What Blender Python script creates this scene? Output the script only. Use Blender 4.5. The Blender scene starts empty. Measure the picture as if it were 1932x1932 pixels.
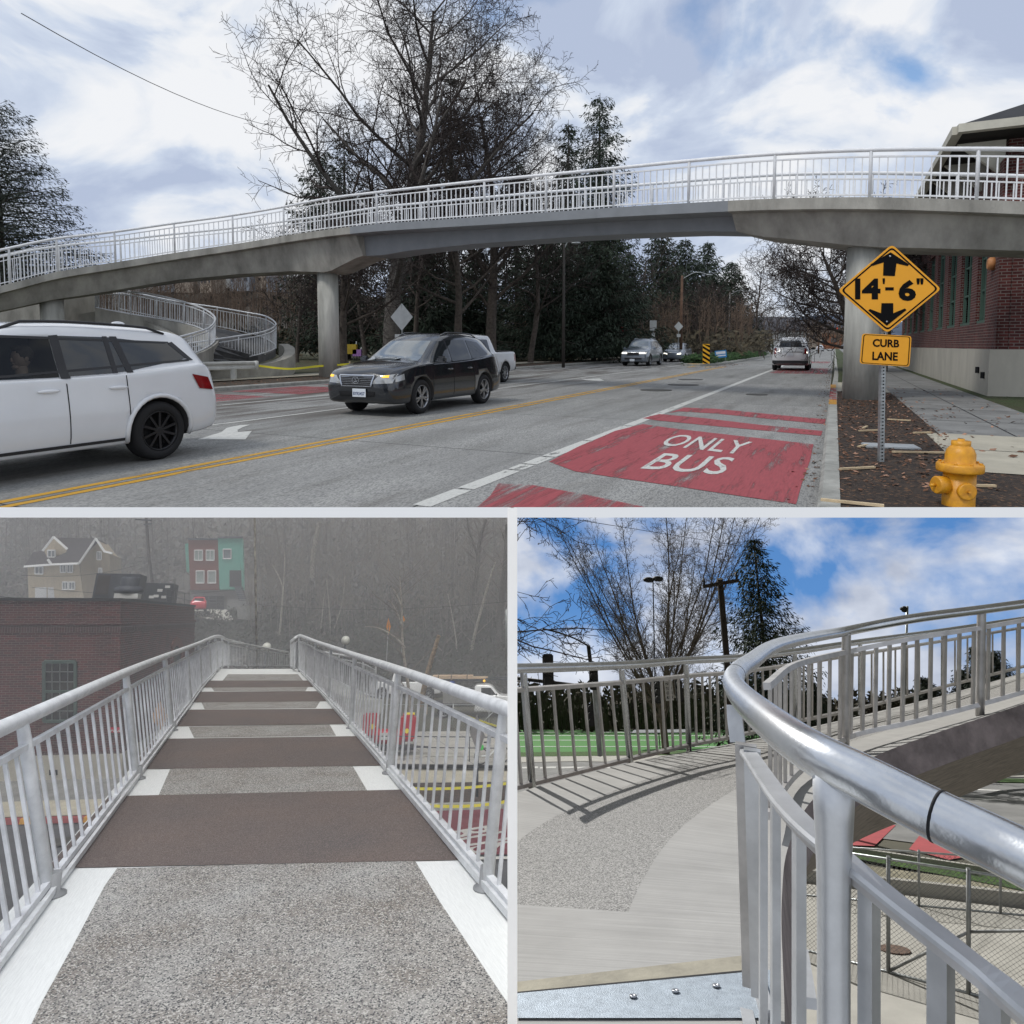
import bpy, bmesh, math, random
from mathutils import Vector as V, Matrix, noise
from mathutils.bvhtree import BVHTree
sc = bpy.context.scene
PI = math.pi
# ------------------------------------------------------------------ camera and pixel rays
F_, CX, CY, H = 1270., 966., 740., 1.42          # focal length and optical axis in a 1932 px wide picture; eye height over the road
TH = math.atan(88 / F_)
EYE = V((0, 0, H))
FWD = V((0, math.cos(TH), -math.sin(TH))); UPV = V((0, math.sin(TH), math.cos(TH))); RGT = V((1, 0, 0))
def ray(px, py): return RGT * ((px - CX) / F_) + FWD + UPV * ((CY - py) / F_)
def U(px, py, d): return EYE + ray(px, py) * d
def G(px, py, z=0.):
    v = ray(px, py); return EYE + v * ((z - H) / v.z)
def dep(p): return (p - EYE).dot(FWD)
def proj(p):
    q = p - EYE; d = q.dot(FWD)
    return CX + F_ * q.dot(RGT) / d, CY - F_ * q.dot(UPV) / d, d
class Frame:                                      # a level place seen with its horizon on row hy and its forward axis at column hx
    def __init__(s, hx, hy):
        a = ray(hx, hy).normalized(); b = ray(hx + 100, hy) - ray(hx, hy)
        s.f = a; s.r = b.normalized(); s.r = (s.r - a * s.r.dot(a)).normalized(); s.u = s.r.cross(s.f).normalized()
    def g(s, px, py, h):                          # pixel on the plane h metres under the eye
        v = ray(px, py); return EYE + v * (-h / v.dot(s.u))
    def w(s, x, y, z): return EYE + s.r * x + s.f * y + s.u * z
    def l(s, p):
        q = p - EYE; return V((q.dot(s.r), q.dot(s.f), q.dot(s.u)))
    def at(s, p, yaw=0.):                         # matrix: local x forward of the object turned by yaw from the frame's right axis
        x = s.r * math.cos(yaw) + s.f * math.sin(yaw); y = s.u.cross(x)
        return Matrix(((x.x, y.x, s.u.x, p.x), (x.y, y.y, s.u.y, p.y), (x.z, y.z, s.u.z, p.z), (0, 0, 0, 1)))
# ------------------------------------------------------------------ collections, tagging
COL = {}
for k in ('street', 'deck_view', 'ramp_view', 'shared'):
    COL[k] = bpy.data.collections.new(k); sc.collection.children.link(COL[k])
CUR = ['street']
def link(o): COL[CUR[0]].objects.link(o)
def tag(o, label=None, cat=None, group=None, kind=None):
    if label: o['label'] = label
    if cat: o['category'] = cat
    if group: o['group'] = group
    if kind: o['kind'] = kind
    return o
def thing(name, label, cat, loc=(0, 0, 0), group=None, M=None):
    o = bpy.data.objects.new(name, None); link(o)
    o.matrix_world = M if M is not None else Matrix.Translation(V(loc))
    o['_m'] = 1; MW[o.name] = o.matrix_world.copy(); del o['_m']
    o.empty_display_size = .3
    return tag(o, label, cat, group)
MW = {}
def copy_tree(o, parent=None, M=None):
    c = o.copy(); link(c); c.parent = parent
    if parent is None and M is not None: c.matrix_world = M
    for ch in [x for x in KIDS.get(o.name, [])]:
        copy_tree(ch, c)
    return c
KIDS = {}
class MB:
    def __init__(s): s.v = []; s.f = []; s.m = []; s.sm = []
    def add(s, vs, fs, m=0, smooth=False):
        n = len(s.v); s.v += [V(p) for p in vs]
        for f in fs: s.f.append([n + i for i in f]); s.m.append(m); s.sm.append(smooth)
        return s
    def poly(s, pts, m=0): return s.add(pts, [list(range(len(pts)))], m)
    def hexa(s, p, m=0):                          # 8 corners: bottom ring then top ring
        return s.add(p, [(3, 2, 1, 0), (4, 5, 6, 7), (0, 1, 5, 4), (1, 2, 6, 5), (2, 3, 7, 6), (3, 0, 4, 7)], m)
    def box(s, c, d, M=None, m=0):
        x, y, z = d[0] / 2, d[1] / 2, d[2] / 2
        p = [V((c[0] + i * x, c[1] + j * y, c[2] + k * z)) for k in (-1, 1) for i, j in ((-1, -1), (1, -1), (1, 1), (-1, 1))]
        if M is not None: p = [M @ q for q in p]
        return s.hexa(p, m)
    def rbox(s, c, d, r=.02, M=None, m=0):        # box with chamfered edges
        x, y, z = d[0] / 2, d[1] / 2, d[2] / 2; r = min(r, x * .9, y * .9, z * .9)
        vs = []; n = len(s.v)
        bm = bmesh.new(); bmesh.ops.create_cube(bm, size=1)
        for w in bm.verts: w.co = V((w.co.x * 2 * x, w.co.y * 2 * y, w.co.z * 2 * z))
        bmesh.ops.bevel(bm, geom=bm.edges[:], offset=r, segments=2, affect='EDGES')
        bm.verts.index_update()
        vs = [V((c[0], c[1], c[2])) + w.co for w in bm.verts]
        if M is not None: vs = [M @ q for q in vs]
        s.add(vs, [[w.index for w in f.verts] for f in bm.faces], m); bm.free(); return s
    def tube(s, path, r, k=6, m=0, cap=True, up=None):
        path = [V(p) for p in path]; n = len(path)
        rs = r if isinstance(r, (list, tuple)) else [r] * n
        base = len(s.v); a = None
        for i, p in enumerate(path):
            t = (path[min(i + 1, n - 1)] - path[max(i - 1, 0)])
            if t.length < 1e-9: t = V((0, 0, 1))
            t.normalize()
            if a is None:
                a = t.orthogonal() if up is None else (V(up) - t * t.dot(V(up)))
            a = (a - t * a.dot(t)); a = a.normalized() if a.length > 1e-6 else t.orthogonal().normalized()
            b = t.cross(a)
            for j in range(k):
                q = 2 * PI * j / k; s.v.append(p + a * (math.cos(q) * rs[i]) + b * (math.sin(q) * rs[i]))
        for i in range(n - 1):
            for j in range(k):
                s.f.append([base + i * k + j, base + i * k + (j + 1) % k, base + (i + 1) * k + (j + 1) % k, base + (i + 1) * k + j]); s.m.append(m); s.sm.append(k > 4)
        if cap and k > 3:
            s.f.append([base + j for j in range(k)][::-1]); s.m.append(m); s.sm.append(False)
            s.f.append([base + (n - 1) * k + j for j in range(k)]); s.m.append(m); s.sm.append(False)
        return s
    def bar(s, a, b, w, h, up=(0, 0, 1), m=0):    # rectangular bar from a to b
        a = V(a); b = V(b); t = (b - a).normalized(); u = V(up); x = t.cross(u)
        if x.length < 1e-5: x = t.orthogonal()
        x.normalize(); y = x.cross(t)
        c = [(-1, -1), (1, -1), (1, 1), (-1, 1)]
        return s.hexa([a + x * (i * w / 2) + y * (j * h / 2) for i, j in c] + [b + x * (i * w / 2) + y * (j * h / 2) for i, j in c], m)
    def sweep(s, path, prof, ups=(0, 0, 1), m=0, cap=True, smooth=False, sides=None):
        # profile points (sideways, up) swept along a path; prof may be a list per path point
        path = [V(p) for p in path]; n = len(path); base = len(s.v); k = len(prof[0]) if isinstance(prof[0][0], (list, tuple)) else len(prof)
        for i, p in enumerate(path):
            t = (path[min(i + 1, n - 1)] - path[max(i - 1, 0)]).normalized(); u = V(ups[i]) if isinstance(ups[0], (list, tuple, V)) else V(ups)
            x = t.cross(u).normalized() if sides is None else sides[i]
            pr = prof[i] if isinstance(prof[0][0], (list, tuple)) else prof
            for q in pr: s.v.append(p + x * q[0] + u * q[1])
        for i in range(n - 1):
            for j in range(k):
                s.f.append([base + i * k + j, base + i * k + (j + 1) % k, base + (i + 1) * k + (j + 1) % k, base + (i + 1) * k + j]); s.m.append(m); s.sm.append(smooth)
        if cap:
            s.f.append([base + j for j in range(k)][::-1]); s.m.append(m); s.sm.append(False)
            s.f.append([base + (n - 1) * k + j for j in range(k)]); s.m.append(m); s.sm.append(False)
        return s
    def lathe(s, prof, c=(0, 0, 0), k=20, M=None, m=0, smooth=True, caps=True):   # prof: (radius, height)
        base = len(s.v); n = len(prof)
        for r, z in prof:
            for j in range(k):
                q = 2 * PI * j / k; p = V((c[0] + r * math.cos(q), c[1] + r * math.sin(q), c[2] + z)); s.v.append(M @ p if M is not None else p)
        for i in range(n - 1):
            for j in range(k):
                s.f.append([base + i * k + j, base + i * k + (j + 1) % k, base + (i + 1) * k + (j + 1) % k, base + (i + 1) * k + j]); s.m.append(m); s.sm.append(smooth)
        if not caps: return s
        s.f.append([base + j for j in range(k)][::-1]); s.m.append(m); s.sm.append(False)
        s.f.append([base + (n - 1) * k + j for j in range(k)]); s.m.append(m); s.sm.append(False)
        return s
    def prism(s, pts, M, depth, m=0):             # 2D outline in the xy plane of M, thickness along its z (towards -z)
        n = len(pts); a = [M @ V((x, y, 0)) for x, y in pts]; b = [M @ V((x, y, -depth)) for x, y in pts]
        s.add(a + b, [list(range(n)), [n + i for i in range(n)][::-1]] + [(i, n + i, n + (i + 1) % n, (i + 1) % n) for i in range(n)], m); return s
    def ball(s, c, r, k=10, n=7, m=0, M=None):
        pr = [(max(1e-4, math.sin(PI * i / n)), -math.cos(PI * i / n)) for i in range(n + 1)]
        R = r if isinstance(r, (tuple, list)) else (r, r, r)
        base = len(s.v); s.lathe(pr, (0, 0, 0), k, None, m)
        for i in range(base, len(s.v)):
            p = s.v[i]; p = V((c[0] + p.x * R[0], c[1] + p.y * R[1], c[2] + p.z * R[2])); s.v[i] = M @ p if M is not None else p
        return s
    def mesh(s, name, mats, Minv=None):
        me = bpy.data.meshes.new(name)
        vs = [Minv @ p for p in s.v] if Minv is not None else s.v
        me.from_pydata([tuple(p) for p in vs], [], s.f)
        for q in (mats if isinstance(mats, (list, tuple)) else [mats]): me.materials.append(q)
        me.polygons.foreach_set('material_index', s.m); me.polygons.foreach_set('use_smooth', s.sm)
        me.update(); return me
    def build(s, name, mats, parent=None, uv=None, local=False, **kw):
        # parts of a thing: points are world points unless local=True
        if parent is None:
            org = V((0, 0, 0))
            if kw.get('kind') not in ('structure', 'stuff') and s.v:
                org = V((sum(p.x for p in s.v) / len(s.v), sum(p.y for p in s.v) / len(s.v), min(p.z for p in s.v)))
            me = s.mesh(name, mats, Matrix.Translation(-org)); o = bpy.data.objects.new(name, me); o.location = org; MW[o.name] = Matrix.Translation(org)
        else:
            pm = MW[parent.name]
            me = s.mesh(name, mats, None if local else pm.inverted()); o = bpy.data.objects.new(name, me); o.parent = parent
            KIDS.setdefault(parent.name, []).append(o); MW[o.name] = pm
        link(o); tag(o, **{k: v for k, v in kw.items() if v})
        if uv: metric_uv(o, MW[o.name], *uv)
        return o
def metric_uv(o, M, up=(0, 0, 1), along=None, org=(0, 0, 0)):
    me = o.data; l = me.uv_layers.new(name='UVMap'); up = V(up).normalized(); R = M.to_3x3(); org = V(org)
    for p in me.polygons:
        n = (R @ p.normal).normalized()
        if abs(n.dot(up)) > .8:
            a = V(along) if along is not None else (up.orthogonal()); a = (a - up * a.dot(up)).normalized(); b = up.cross(a)
        else:
            a = up.cross(n).normalized(); b = up
        for li in p.loop_indices:
            w = M @ me.vertices[me.loops[li].vertex_index].co - org; l.data[li].uv = (w.dot(a), w.dot(b))
def spl(P, n):                                   # catmull-rom through the points, n steps per span
    P = [V(p) for p in P]; out = []
    for i in range(len(P) - 1):
        a = P[i - 1] if i else P[0] * 2 - P[1]; b = P[i]; c = P[i + 1]; d = P[i + 2] if i + 2 < len(P) else P[-1] * 2 - P[-2]
        for j in range(n):
            t = j / n; out.append(.5 * ((2 * b) + (c - a) * t + (2 * a - 5 * b + 4 * c - d) * t * t + (3 * b - a - 3 * c + d) * t ** 3))
    out.append(P[-1]); return out
def interp(xs, ys, x):
    if x <= xs[0]: return ys[0] + (ys[1] - ys[0]) * (x - xs[0]) / (xs[1] - xs[0])
    for i in range(len(xs) - 1):
        if x <= xs[i + 1]: break
    return ys[i] + (ys[i + 1] - ys[i]) * (x - xs[i]) / (xs[i + 1] - xs[i])
def resample(path, step):
    path = [V(p) for p in path]; L = [0]
    for i in range(1, len(path)): L.append(L[-1] + (path[i] - path[i - 1]).length)
    n = max(1, round(L[-1] / step)); out = []; j = 0
    for k in range(n + 1):
        s = L[-1] * k / n
        while j < len(L) - 2 and L[j + 1] < s: j += 1
        t = (s - L[j]) / max(1e-9, L[j + 1] - L[j]); out.append(path[j].lerp(path[j + 1], t))
    return out
# ------------------------------------------------------------------ materials
def _n(nt, t, **kw):
    n = nt.nodes.new(t)
    for k, v in kw.items():
        if k[0] == 'i' and k[1:].isdigit(): n.inputs[int(k[1:])].default_value = v
        else: setattr(n, k, v)
    return n
def ramp(nt, src, stops, mode='LINEAR'):
    r = nt.nodes.new('ShaderNodeValToRGB'); r.color_ramp.interpolation = mode; e = r.color_ramp.elements
    e[0].position, e[0].color = stops[0][0], (*stops[0][1], 1) if len(stops[0][1]) == 3 else stops[0][1]
    e[1].position, e[1].color = stops[-1][0], (*stops[-1][1], 1)
    for p, c in stops[1:-1]: q = e.new(p); q.color = (*c, 1)
    nt.links.new(src, r.inputs[0]); return r.outputs[0]
def mixc(nt, f, a, b, mode='MIX'):
    m = nt.nodes.new('ShaderNodeMix'); m.data_type = 'RGBA'; m.blend_type = mode
    for i, x in ((0, f), (6, a), (7, b)):
        if hasattr(x, 'links') or isinstance(x, bpy.types.NodeSocket): nt.links.new(x, m.inputs[i])
        elif i == 0: m.inputs[0].default_value = x
        else: m.inputs[i].default_value = (*x, 1)
    return m.outputs[2]
MATS = {}
def mat(name, col, rough=.6, metal=0., var=.25, scale=3., bump=0., bscale=40., col2=None, spec=.5, uv=False, stretch=None, emit=None, coat=0., trans=0., alpha=1., dist=0., detail=6., speck=None):
    if name in MATS: return MATS[name]
    m = bpy.data.materials.new(name); m.use_nodes = True; nt = m.node_tree; b = nt.nodes['Principled BSDF']; MATS[name] = m
    b.inputs['Roughness'].default_value = rough; b.inputs['Metallic'].default_value = metal; b.inputs['Specular IOR Level'].default_value = spec
    b.inputs['Coat Weight'].default_value = coat; b.inputs['Coat Roughness'].default_value = .05; b.inputs['Transmission Weight'].default_value = trans; b.inputs['Alpha'].default_value = alpha
    tc = nt.nodes.new('ShaderNodeTexCoord'); src = tc.outputs['UV' if uv else 'Object']
    if stretch:
        mp = nt.nodes.new('ShaderNodeMapping'); mp.inputs['Scale'].default_value = stretch; nt.links.new(src, mp.inputs[0]); src = mp.outputs[0]
    if var > 0:
        n = _n(nt, 'ShaderNodeTexNoise'); n.inputs['Scale'].default_value = scale; n.inputs['Detail'].default_value = detail; n.inputs['Roughness'].default_value = .62; n.inputs['Distortion'].default_value = dist
        nt.links.new(src, n.inputs[0])
        c2 = col2 or tuple(c * (1 - var) for c in col); c1 = tuple(min(1, c * (1 + var * .5)) for c in col) if not col2 else col
        out = ramp(nt, n.outputs[0], [(.3, c2), (.68, c1)])
        if speck:                                 # (scale, colour, threshold, colour 2): aggregate
            vo = _n(nt, 'ShaderNodeTexVoronoi'); vo.inputs['Scale'].default_value = speck[0]; nt.links.new(src, vo.inputs[0])
            sep = nt.nodes.new('ShaderNodeSeparateColor'); nt.links.new(vo.outputs['Color'], sep.inputs[0])
            f = ramp(nt, sep.outputs[0], [(speck[2] - .02, (0, 0, 0)), (speck[2], (1, 1, 1))]); out = mixc(nt, f, out, speck[1])
            if len(speck) > 3:
                f = ramp(nt, sep.outputs[1], [(.78, (0, 0, 0)), (.82, (1, 1, 1))]); out = mixc(nt, f, out, speck[3])
        nt.links.new(out, b.inputs['Base Color'])
    else: b.inputs['Base Color'].default_value = (*col, 1)
    if bump:
        n2 = _n(nt, 'ShaderNodeTexNoise'); n2.inputs['Scale'].default_value = bscale; n2.inputs['Detail'].default_value = 4; nt.links.new(src, n2.inputs[0])
        bp = nt.nodes.new('ShaderNodeBump'); bp.inputs['Strength'].default_value = bump; bp.inputs['Distance'].default_value = .02
        nt.links.new(n2.outputs[0], bp.inputs['Height']); nt.links.new(bp.outputs[0], b.inputs['Normal'])
    if emit: b.inputs['Emission Color'].default_value = (*emit[0], 1); b.inputs['Emission Strength'].default_value = emit[1]
    return m
def mat_brick(name, c1, c2, mortar, w=.215, h=.075, ms=.008, soldier=False, off=.5, var=.5):
    m = bpy.data.materials.new(name); m.use_nodes = True; nt = m.node_tree; b = nt.nodes['Principled BSDF']; MATS[name] = m
    tc = nt.nodes.new('ShaderNodeTexCoord'); br = nt.nodes.new('ShaderNodeTexBrick'); nt.links.new(tc.outputs['UV'], br.inputs['Vector'])
    br.offset = off
    for k, v in (('Color1', (*c1, 1)), ('Color2', (*c2, 1)), ('Mortar', (*mortar, 1)), ('Scale', 1), ('Mortar Size', ms), ('Brick Width', w), ('Row Height', h), ('Bias', -.1)): br.inputs[k].default_value = v
    n = _n(nt, 'ShaderNodeTexNoise'); n.inputs['Scale'].default_value = 1.3; n.inputs['Detail'].default_value = 8; nt.links.new(tc.outputs['UV'], n.inputs[0])
    out = mixc(nt, var, br.outputs[0], ramp(nt, n.outputs[0], [(.25, (.35, .3, .3)), (.7, (1.1, 1.05, 1.))]), 'MULTIPLY')
    nt.links.new(out, b.inputs['Base Color']); b.inputs['Roughness'].default_value = .85
    bp = nt.nodes.new('ShaderNodeBump'); bp.inputs['Strength'].default_value = .6; bp.inputs['Distance'].default_value = .01; bp.invert = True
    nt.links.new(br.outputs['Fac'], bp.inputs['Height']); nt.links.new(bp.outputs[0], b.inputs['Normal']); return m
def mat_paint(name, col, worn=.5, scale=2.5, stretch=(1, 1, 1), rough=.7, soft=.03, fine=18.):
    # road paint with worn gaps that show the road below
    m = bpy.data.materials.new(name); m.use_nodes = True; nt = m.node_tree; b = nt.nodes['Principled BSDF']; MATS[name] = m
    tc = nt.nodes.new('ShaderNodeTexCoord'); mp = nt.nodes.new('ShaderNodeMapping'); mp.inputs['Scale'].default_value = stretch; nt.links.new(tc.outputs['UV'], mp.inputs[0])
    n = _n(nt, 'ShaderNodeTexNoise'); n.inputs['Scale'].default_value = scale; n.inputs['Detail'].default_value = 9; n.inputs['Roughness'].default_value = .7; nt.links.new(mp.outputs[0], n.inputs[0])
    n3 = _n(nt, 'ShaderNodeTexNoise'); n3.inputs['Scale'].default_value = fine; n3.inputs['Detail'].default_value = 5; nt.links.new(mp.outputs[0], n3.inputs[0])
    nt.links.new(ramp(nt, n.outputs[0], [(worn - soft, (0, 0, 0)), (worn + soft, (1, 1, 1))]), b.inputs['Alpha'])
    nt.links.new(ramp(nt, n3.outputs[0], [(.3, tuple(c * .72 for c in col)), (.7, col)]), b.inputs['Base Color']); b.inputs['Roughness'].default_value = rough; return m
GLASS = mat('window_glass', (.012, .015, .018), .04, var=0, spec=.8)
def text_mesh(txt, size=1., bold=0., ext=0., sx=1.):
    cu = bpy.data.curves.new('t', 'FONT'); cu.body = txt; cu.size = size; cu.offset = bold; cu.align_x = 'CENTER'; cu.align_y = 'CENTER'; cu.extrude = ext; cu.resolution_u = 3
    o = bpy.data.objects.new('t', cu); sc.collection.objects.link(o); bpy.context.view_layer.update()
    me = bpy.data.meshes.new_from_object(o.evaluated_get(bpy.context.evaluated_depsgraph_get()))
    xs = [v.co.x for v in me.vertices]; ys = [v.co.y for v in me.vertices]; mx = (min(xs) + max(xs)) / 2; my = (min(ys) + max(ys)) / 2
    vs = [V(((v.co.x - mx) * sx, v.co.y - my, v.co.z)) for v in me.vertices]; fs = [list(p.vertices) for p in me.polygons]
    bpy.data.objects.remove(o); bpy.data.meshes.remove(me); bpy.data.curves.remove(cu)
    w = (max(xs) - min(xs)) * sx; h = max(ys) - min(ys)
    return vs, fs, w, h
def put_text(mb, txt, M, w, h, m=0, bold=.02, z=0., ext=0.):   # text fitted into w x h centred on M
    vs, fs, tw, thh = text_mesh(txt, 1., bold, ext); a = w / tw; b = h / thh
    mb.add([M @ V((p.x * a, p.y * b, z + p.z)) for p in vs], fs, m); return mb
def basis(o, x, y):                               # matrix whose x and y axes lie along the given vectors
    x = V(x).normalized(); y = V(y); y = (y - x * y.dot(x)).normalized(); z = x.cross(y)
    return Matrix(((x.x, y.x, z.x, o[0]), (x.y, y.y, z.y, o[1]), (x.z, y.z, z.z, o[2]), (0, 0, 0, 1)))
# ------------------------------------------------------------------ trees
BARK = mat('bark', (.085, .07, .058), .95, var=.5, scale=6, bump=.5)
BARKP = mat('pale_bark', (.36, .33, .29), .9, var=.55, scale=7, bump=.3)
BARKG = mat('grey_bark', (.10, .09, .08), .95, var=.5, scale=6)
TWIG = mat('twig', (.042, .032, .028), .95, var=.3)
def grow(mb, p, d, L, r, lv, rnd, P, up):
    # one limb: a wandering tapered tube that sends off children
    n = P['seg'][min(lv, len(P['seg']) - 1)]; pts = [p.copy()]; rr = [r]; q = p.copy(); dd = d.copy()
    wob = P['wob'][min(lv, len(P['wob']) - 1)]; lift = P['lift'][min(lv, len(P['lift']) - 1)]
    end = .25 if lv else P.get('tip', .25)
    for i in range(n):
        dd = (dd + V((rnd.gauss(0, wob), rnd.gauss(0, wob), rnd.gauss(0, wob))) + up * lift).normalized()
        q = q + dd * (L / n); pts.append(q.copy()); rr.append(max(P['rmin'], r * (1 - (1 - end) * (i + 1) / n)))
    mb.tube(pts, rr, 7 if lv == 0 else (5 if lv == 1 else 3), m=0 if lv < 2 else 1, cap=False)
    if lv >= P['lv']: return
    k = P['kids'][min(lv, len(P['kids']) - 1)]; s0 = P['start'][min(lv, len(P['start']) - 1)]
    a0 = rnd.random() * 6.28
    for j in range(k):
        t = s0 + (1 - s0) * (j + rnd.random() * .8) / k; x = t * n; i = min(n - 1, int(x)); b = pts[i].lerp(pts[i + 1], x - i)
        ax = (pts[i + 1] - pts[i]).normalized(); o = ax.orthogonal(); o.rotate(Matrix.Rotation(a0 + j * 2.4 + rnd.gauss(0, .3), 3, ax))
        an = P['ang'][min(lv, len(P['ang']) - 1)] * rnd.uniform(.75, 1.25)
        nd = (ax * math.cos(an) + o * math.sin(an)).normalized()
        sh = P['len'][min(lv, len(P['len']) - 1)] * rnd.uniform(.7, 1.2) * (1 - P['conic'] * t if lv == 0 else 1 - .35 * t)
        grow(mb, b, nd, L * sh, max(P['rmin'], rr[i] * P['thin'] * (rnd.uniform(.75, 1))), lv + 1, rnd, P, up)
BROAD = dict(seg=(9, 6, 5, 4, 3), wob=(.05, .13, .17, .2, .22), lift=(.02, .07, .06, .03, .0), kids=(15, 8, 6, 5, 4), start=(.22, .2, .15, .1), ang=(.95, .75, .75, .8), len=(.62, .55, .5, .5), conic=.5, thin=.5, rmin=.012, lv=4, tip=.2)
def bare_tree(name, label, base, h, r, seed, up=V((0, 0, 1)), P=BROAD, bark=None, group=None, lean=V((0, 0, 0)), cat='tree', **kw):
    rnd = random.Random(seed); q = dict(P); q.update(kw)
    t = thing(name, label, cat, base, group); mb = MB()
    grow(mb, V(base) - up * .3, (up + lean).normalized(), h, r, 0, rnd, q, up)
    tr = MB(); cr = MB()
    vi = [-1] * len(mb.v)
    for part, test in ((tr, 0), (cr, 1)):
        mp = {}
        for f, m, s in zip(mb.f, mb.m, mb.sm):
            if m != test: continue
            ff = []
            for i in f:
                if i not in mp: mp[i] = len(part.v); part.v.append(mb.v[i])
                ff.append(mp[i])
            part.f.append(ff); part.m.append(0); part.sm.append(s)
    tr.build('trunk', bark or BARK, t)
    if cr.f: cr.build('crown', kw.get('twig') or TWIG, t)
    return t
NEEDLE = mat('needles', (.03, .048, .026), .8, var=.5, scale=.6, col2=(.012, .021, .013))
NEEDLE2 = mat('needles_grey', (.03, .042, .026), .8, var=.5, scale=.6, col2=(.012, .018, .012))
def leaf_clump(mb, c, r, n, rnd, s, up, flat=.6, m=0):
    for _ in range(n):
        d = V((rnd.gauss(0, 1), rnd.gauss(0, 1), rnd.gauss(0, flat))).normalized() * (r * rnd.random() ** .5)
        p = c + d; a = V((rnd.gauss(0, 1), rnd.gauss(0, 1), rnd.gauss(0, 1))).normalized(); b = a.orthogonal().normalized(); z = s * rnd.uniform(.5, 1.2)
        k = len(mb.v); mb.v += [p - a * z, p + b * (z * .35), p + a * z, p - b * (z * .35)]; mb.f.append([k, k + 1, k + 2, k + 3]); mb.m.append(m); mb.sm.append(False)
def conifer(name, label, base, h, w, seed, up=V((0, 0, 1)), start=.12, dens=1., droop=.35, m=None, group=None, leaf=.3, gaps=.15, shape=1., bare=0.):
    rnd = random.Random(seed); t = thing(name, label, 'tree', base, group); base = V(base); a = up.orthogonal().normalized(); b = up.cross(a)
    tr = MB(); tr.tube([base - up * .3, base + up * h * .5, base + up * h], [h * .017, h * .01, .02], 7, cap=False); cr = MB()
    n = int(46 * dens); k = 0
    for i in range(n):
        f = start + (1 - start) * (i / n) ** 1.05
        R = w * ((1 - f) ** shape) * rnd.uniform(.72, 1.12) + .25
        for j in range(5 if f < .8 else 4):
            if rnd.random() < gaps: continue
            q = k * 2.399 + rnd.gauss(0, .25); k += 1; R1 = R * rnd.uniform(.75, 1.1)
            o = a * math.cos(q) + b * math.sin(q); z0 = base + up * (h * f); pts = []
            for e in range(5):
                x = e / 4; pts.append(z0 + o * (R1 * x) + up * (R1 * (-droop * x + droop * .75 * x * x + .12 * x)))
            tr.tube(pts, [max(.012, .03 * R1 * (1 - x * .2)) * .4 for x in range(5)], 3, cap=False)
            ns = max(3, int(R1 / .32))
            for e in range(ns):
                x = (e + .6) / ns
                if x < bare: continue
                i0 = min(3, int(x * 4)); c = pts[i0].lerp(pts[i0 + 1], x * 4 - i0)
                side = up.cross(o); wd = R1 * .32 * (1 - x * .55)
                for _ in range(int(15 * max(.5, min(1.4, .35 / leaf)))):
                    p = c + side * rnd.gauss(0, wd * .6) - up * abs(rnd.gauss(0, .16 * (1 + droop) + R1 * .03)) + o * rnd.gauss(0, .12)
                    dn = (o * rnd.uniform(.2, 1) + side * rnd.gauss(0, .6) - up * rnd.uniform(0, .8 + droop)).normalized(); bb = dn.orthogonal().normalized(); bb.rotate(Matrix.Rotation(rnd.random() * 6, 3, dn)); z = leaf * rnd.uniform(.5, 1.1)
                    kk = len(cr.v); cr.v += [p, p + dn * (z * .45) + bb * (z * .11), p + dn * z, p + dn * (z * .45) - bb * (z * .11)]; cr.f.append([kk, kk + 1, kk + 2, kk + 3]); cr.m.append(0); cr.sm.append(False)
    tr.build('trunk', BARK, t); cr.build('crown', m or NEEDLE, t); return t
# ------------------------------------------------------------------ vehicles
RUB = mat('rubber', (.012, .012, .013), .85, var=.2); BLK = mat('black_plastic', (.018, .018, .02), .55, var=.2)
CHR = mat('chrome', (.55, .56, .58), .18, 1., var=0); ALLOY = mat('alloy', (.42, .43, .45), .3, .9, var=.1); DRIM = mat('dark_rim', (.02, .02, .022), .3, .4, var=0)
LENS = mat('lamp_lens', (.42, .43, .43), .08, .3, var=.2, scale=20, coat=1.); REDL = mat('tail_lens', (.22, .008, .01), .12, var=.3, scale=9, coat=.6)
LIT = mat('lit_lamp', (.9, .88, .8), .3, var=0, emit=((1, .95, .8), 2.2)); AMB = mat('amber_lamp', (.8, .4, .02), .3, var=0, emit=((1, .55, .05), 1.)); PLATE = mat('plate', (.68, .72, .76), .5, var=.1); INK = mat('plate_ink', (.03, .06, .16), .6, var=0)
WHP = mat('white_car_paint', (.68, .69, .70), .2, var=.03, coat=.7); BKP = mat('black_car_paint', (.006, .008, .012), .18, var=0, coat=1., spec=.6)
SVP = mat('silver_car_paint', (.2, .23, .27), .28, .55, var=.05, coat=.8); GYP = mat('grey_car_paint', (.22, .25, .29), .28, .5, var=.05, coat=.8); RDP = mat('red_car_paint', (.5, .02, .04), .28, var=.05, coat=.8)
DARK = mat('dark_gap', (.006, .006, .007), .9, var=0); SKYGL = mat('sky_toned_glass', (.10, .125, .14), .06, .0, var=.3, scale=1.5, spec=1., coat=1.)  # last one is for windscreens: sky reflection put into its paler base colour
def loft(stn, ring, su=5, sv=3):
    R = [ring(s) for s in stn]; n = len(R[0]); rows = []
    cols = [spl([V((s[0], p[0], p[1])) for s, p in zip(stn, [r[j] for r in R])], su) for j in range(n)]
    for i in range(len(cols[0])): rows.append(spl([cols[j][i] for j in range(n)], sv))
    return rows
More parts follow.
